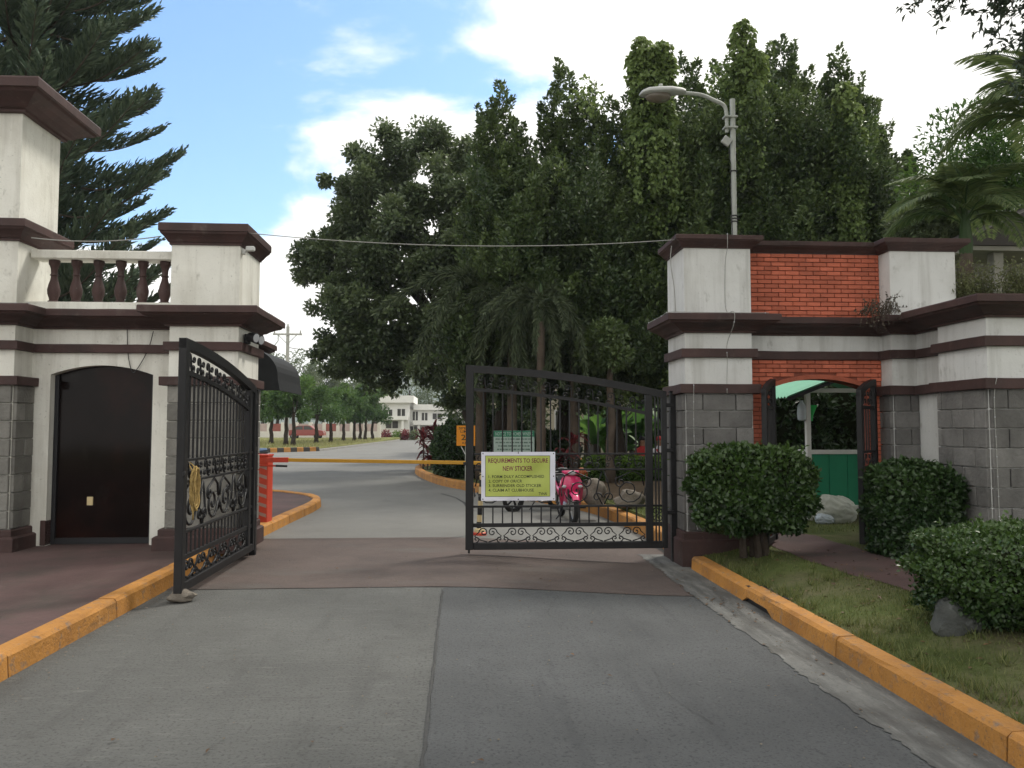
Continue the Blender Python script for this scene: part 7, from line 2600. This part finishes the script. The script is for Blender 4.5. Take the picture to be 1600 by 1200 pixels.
# utility pole
c = P(450, 510, 75)
up = thing('utility_pole', 'grey concrete utility pole with cross arm beyond the far lawn', 'utility pole', (c.x, 75, 0.19))
MB().tube([(c.x, 75, 0.15), (c.x, 75, c.z)], [0.22, 0.15], 10).build('shaft', M['concretepole'], up, smooth=True)
MB().cbox(c.x - 1.35, c.x + 1.35, 74.78, 74.9, c.z - .85, c.z - .68, .01).build('cross_arm', M['concretepole'], up)
for s in (-1, 1):
    MB().bar((c.x, 74.84, c.z - 1.7), (c.x + s * .85, 74.84, c.z - .82), .06, .06).build('brace', M['galv'], up)
    MB().lathe([(.05, 0), (.09, .08), (.05, .16), (.08, .24), (.03, .3)], (c.x + s * 1.2, 74.84, c.z - .68), 8).build('insulator', M['concretepole'], up)
MB().lathe([(.05, 0), (.09, .1), (.03, .3)], (c.x, 75, c.z), 8).build('insulator', M['concretepole'], up)
MB().tube([(c.x - .85, 74.8, c.z - .8), (c.x - .85, 74.8, c.z - 1.4), (c.x - 1.2, 74.7, c.z - 1.9)], .05, 6).build('fuse_cutout', M['galv'], up)
cable('power line running off to the right from the utility pole', [tuple(q) for q in sag((c.x + .1, 75, c.z - 2.0), (14, 96, 8.5), .8)], .03, M['darkcable'], 'power_line')
c = P(588, 590, 140)
up2 = thing('utility_pole', 'distant grey pole standing above the street trees left of the white house', 'utility pole', (c.x, 140, -0.34))
MB().tube([(c.x, 140, -0.34), (c.x, 140, c.z)], [.24, .16], 8).build('shaft', M['concretepole'], up2)
MB().cbox(c.x - 1.2, c.x + 1.2, 139.8, 139.9, c.z - .8, c.z - .65, .01).build('cross_arm', M['concretepole'], up2)

# beige house and red roofed house behind the garden


def simple_house(name, label, x0, x1, y0, y1, zw, wallm, roofm, zr, wins):
    t = thing(name, label, 'house', ((x0 + x1) / 2, y0, -0.3))
    MB().box(x0, x1, y0, y1, -0.34, zw).build('wall', wallm, t)
    ym = (y0 + y1) / 2
    r_ = MB()
    o_ = 0.7
    r_.add([(x0 - o_, y0 - o_, zw - .05), (x1 + o_, y0 - o_, zw - .05), (x1 + o_, y1 + o_, zw - .05), (x0 - o_, y1 + o_, zw - .05), (x0 + 1.5, ym, zr), (x1 - 1.5, ym, zr)],
           [(0, 1, 5, 4), (1, 2, 5), (2, 3, 4, 5), (3, 0, 4), (3, 2, 1, 0)])
    r_.build('roof', roofm, t)
    for (a_, b_, c_, d_) in wins:
        f = MB().box(a_ - .08, b_ + .08, y0 - .05, y0 + .02, c_ - .08, d_ + .08).build('window', M['houseW'], t)
        MB().box(a_, b_, y0 - .09, y0 - .055, c_, d_).build('pane', M['pane'], f)
    return t


simple_house('beige_house', 'beige house wall showing between the palm trunks', 0.5, 7.0, 43, 50, 5.2, M['houseB'], M['eave'], 6.6, [(1.6, 2.8, 1.2, 2.4), (3.9, 4.6, 0.6, 2.3), (5.2, 6.3, 1.2, 2.4), (1.6, 2.8, 3.4, 4.5)])
simple_house('red_roofed_house', 'house with bright red roof glimpsed between the grove branches', 8.0, 17.5, 46, 55, 3.9, M['houseB'], M['redroof'], 6.8, [(9, 10.5, 1.2, 2.4), (12, 13.5, 1.2, 2.4), (15, 16, 1.2, 2.4)])
# dark eaves of the house behind the right gatehouse
eh = thing('clubhouse', 'dark eaved house with grey soffit behind the right gatehouse roof', 'house', (12.5, 15.2, ZG))
MB().box(10.6, 17.5, 15.6, 22, ZG - .2, 5.0).build('wall', M['soffit'], eh)
r_ = MB()
r_.prism([(9.75, 5.02), (9.75, 5.16), (12.6, 6.45), (17.5, 6.45), (17.5, 5.02)], 14.4, 22.5, 'y')
r_.build('roof', M['eave'], eh)
MB().box(9.8, 17.4, 14.45, 15.6, 4.93, 5.015).build('soffit', M['soffit'], eh)
MB().cbox(10.4, 10.6, 14.6, 14.8, ZG, 4.93, .01).build('post', M['soffit'], eh)

# ================================================================== PEOPLE SEATED BEHIND THE LOW HEDGE


def skin_mesh(nodes, edges):
    """nodes: list of (x,y,z,r)"""
    me = bpy.data.meshes.new('body')
    me.from_pydata([n_[:3] for n_ in nodes], edges, [])
    ob = bpy.data.objects.new('body_tmp', me)
    COL.objects.link(ob)
    md = ob.modifiers.new('s', 'SKIN')
    me.skin_vertices[0].data[0].use_root = True
    for i, n_ in enumerate(nodes):
        me.skin_vertices[0].data[i].radius = (n_[3], n_[3])
    ob.modifiers.new('d', 'SUBSURF').levels = 2
    dg = bpy.context.evaluated_depsgraph_get()
    dg.update()
    out = bpy.data.meshes.new_from_object(ob.evaluated_get(dg))
    bpy.data.objects.remove(ob)
    v = [tuple(q.co) for q in out.vertices]
    f = [tuple(q.vertices) for q in out.polygons]
    bpy.data.meshes.remove(out)
    return v, f


def seated(label, x, y, z0, shirt, capm, seed, sash=False):
    """seated on a bench, facing the gate (-y)"""
    t = thing('person', label, 'person', (x, y, z0))
    s = 0.46 - 0.02
    N_ = [(0, 0, s + .10, .13), (0, .01, s + .30, .125), (0, 0, s + .47, .14), (0, -.01, s + .57, .055), (0, -.03, s + .70, .085), (0, -.03, s + .76, .08),
          (-.17, 0, s + .47, .055), (-.22, -.06, s + .25, .042), (-.14, -.26, s + .16, .034), (-.11, -.34, s + .15, .03),
          (.17, 0, s + .47, .055), (.22, -.06, s + .25, .042), (.14, -.26, s + .16, .034), (.11, -.34, s + .15, .03),
          (-.10, -.10, s + .09, .085), (-.11, -.42, s + .08, .06), (-.11, -.42, s - .2, .05), (-.11, -.42, .07, .035), (-.11, -.54, .04, .03),
          (.10, -.10, s + .09, .085), (.11, -.42, s + .08, .06), (.11, -.42, s - .2, .05), (.11, -.42, .07, .035), (.11, -.54, .04, .03)]
    E_ = [(0, 1), (1, 2), (2, 3), (3, 4), (4, 5), (2, 6), (6, 7), (7, 8), (8, 9), (2, 10), (10, 11), (11, 12), (12, 13), (0, 14), (14, 15), (15, 16), (16, 17), (17, 18), (0, 19), (19, 20), (20, 21), (21, 22), (22, 23)]
    v, f = skin_mesh(N_, E_)
    m = MB()
    m.v = [(a_ + x, b_ + y, c_ + z0) for a_, b_, c_ in v]
    m.f = f
    o = m.build('body', M['skin'], t, smooth=True, ang=180)
    o.data.materials.append(shirt)
    o.data.materials.append(M['trouser'])
    for p_ in o.data.polygons:
        c_ = p_.center
        zc_ = c_.z
        if zc_ > s + .60:
            p_.material_index = 0
        elif zc_ > s + .20 and abs(c_.x) < .3 and c_.y > -.2:
            p_.material_index = 1
        elif zc_ > 0.1 and c_.y < .3 and zc_ < s + .20 and not (c_.y < -.2 and zc_ > s + .13):
            p_.material_index = 2
    hr = MB().ball((x, y + .005, z0 + s + .785), (.098, .108, .085), 14, 10)
    hr.v = [(a_, b_ + (0.02 if c_ < z0 + s + .76 else 0), max(c_, z0 + s + .73)) for a_, b_, c_ in hr.v]
    hr.build('cap' if capm is M['redshirt'] else 'hair', capm, t, smooth=True, ang=180)
    for sx in (-1, 1):
        MB().ball((x + sx * .032, y - .112, z0 + s + .725), (.012, .008, .008), 8, 6).build('eye', M['hair'], t)
    MB().ball((x, y - .122, z0 + s + .70), (.013, .016, .018), 8, 6).build('nose', M['skin'], t, smooth=True, ang=180)
    if sash:
        MB().bar((x - .12, y - .155, z0 + s + .5), (x + .10, y - .155, z0 + s + .2), .05, .012, up=(0, 1, 0)).build('sash', M['redshirt'], t)
    return t


for (px, lab, sh, cp_, sash) in ((1003.5, 'person with dark hair and red shirt seated behind the low hedge', M['redshirt'], M['hair'], False), (1030, 'person in white with red sash and red cap seated beside the gate post', M['whiteshirt'], M['redshirt'], True)):
    c = P(px, 690, 22.2)
    seated(lab, c.x, 22.2, ZG - 0.16, sh, cp_, 1, sash)
bc = thing('garden_bench', 'low garden bench under the two people behind the hedge', 'bench', (P(1016, 690, 22.2).x, 22.25, ZG))
xa, xb = P(985, 690, 22.2).x, P(1048, 690, 22.2).x
for k in range(3):
    MB().cbox(xa, xb, 22.08 + k * .13, 22.19 + k * .13, .36, .39, .005).build('slat', M['bark'], bc)
for x in (xa + .1, xb - .1):
    for y in (22.12, 22.4):
        MB().cbox(x - .03, x + .03, y - .03, y + .03, ZG, .36, .004).build('leg', M['bark'], bc)

# ================================================================== HAZE
hz = MB().box(-2400, 2400, -60, 2400, -1.4, 135).build('haze', M['road'])
hz.data.materials.clear()
hmat = bpy.data.materials.new('haze_air')
hmat.use_nodes = True
hn, hl_ = hmat.node_tree.nodes, hmat.node_tree.links
hn.remove(hn['Principled BSDF'])
pv = hn.new('ShaderNodeVolumePrincipled')
pv.inputs['Color'].default_value = (0.86, 0.92, 1.0, 1)
pv.inputs['Density'].default_value = 0.00035
hl_.new(pv.outputs[0], hn['Material Output'].inputs['Volume'])
hz.data.materials.append(hmat)
tag(hz, 'thin pale haze in the distant air', 'haze', None, 'stuff')
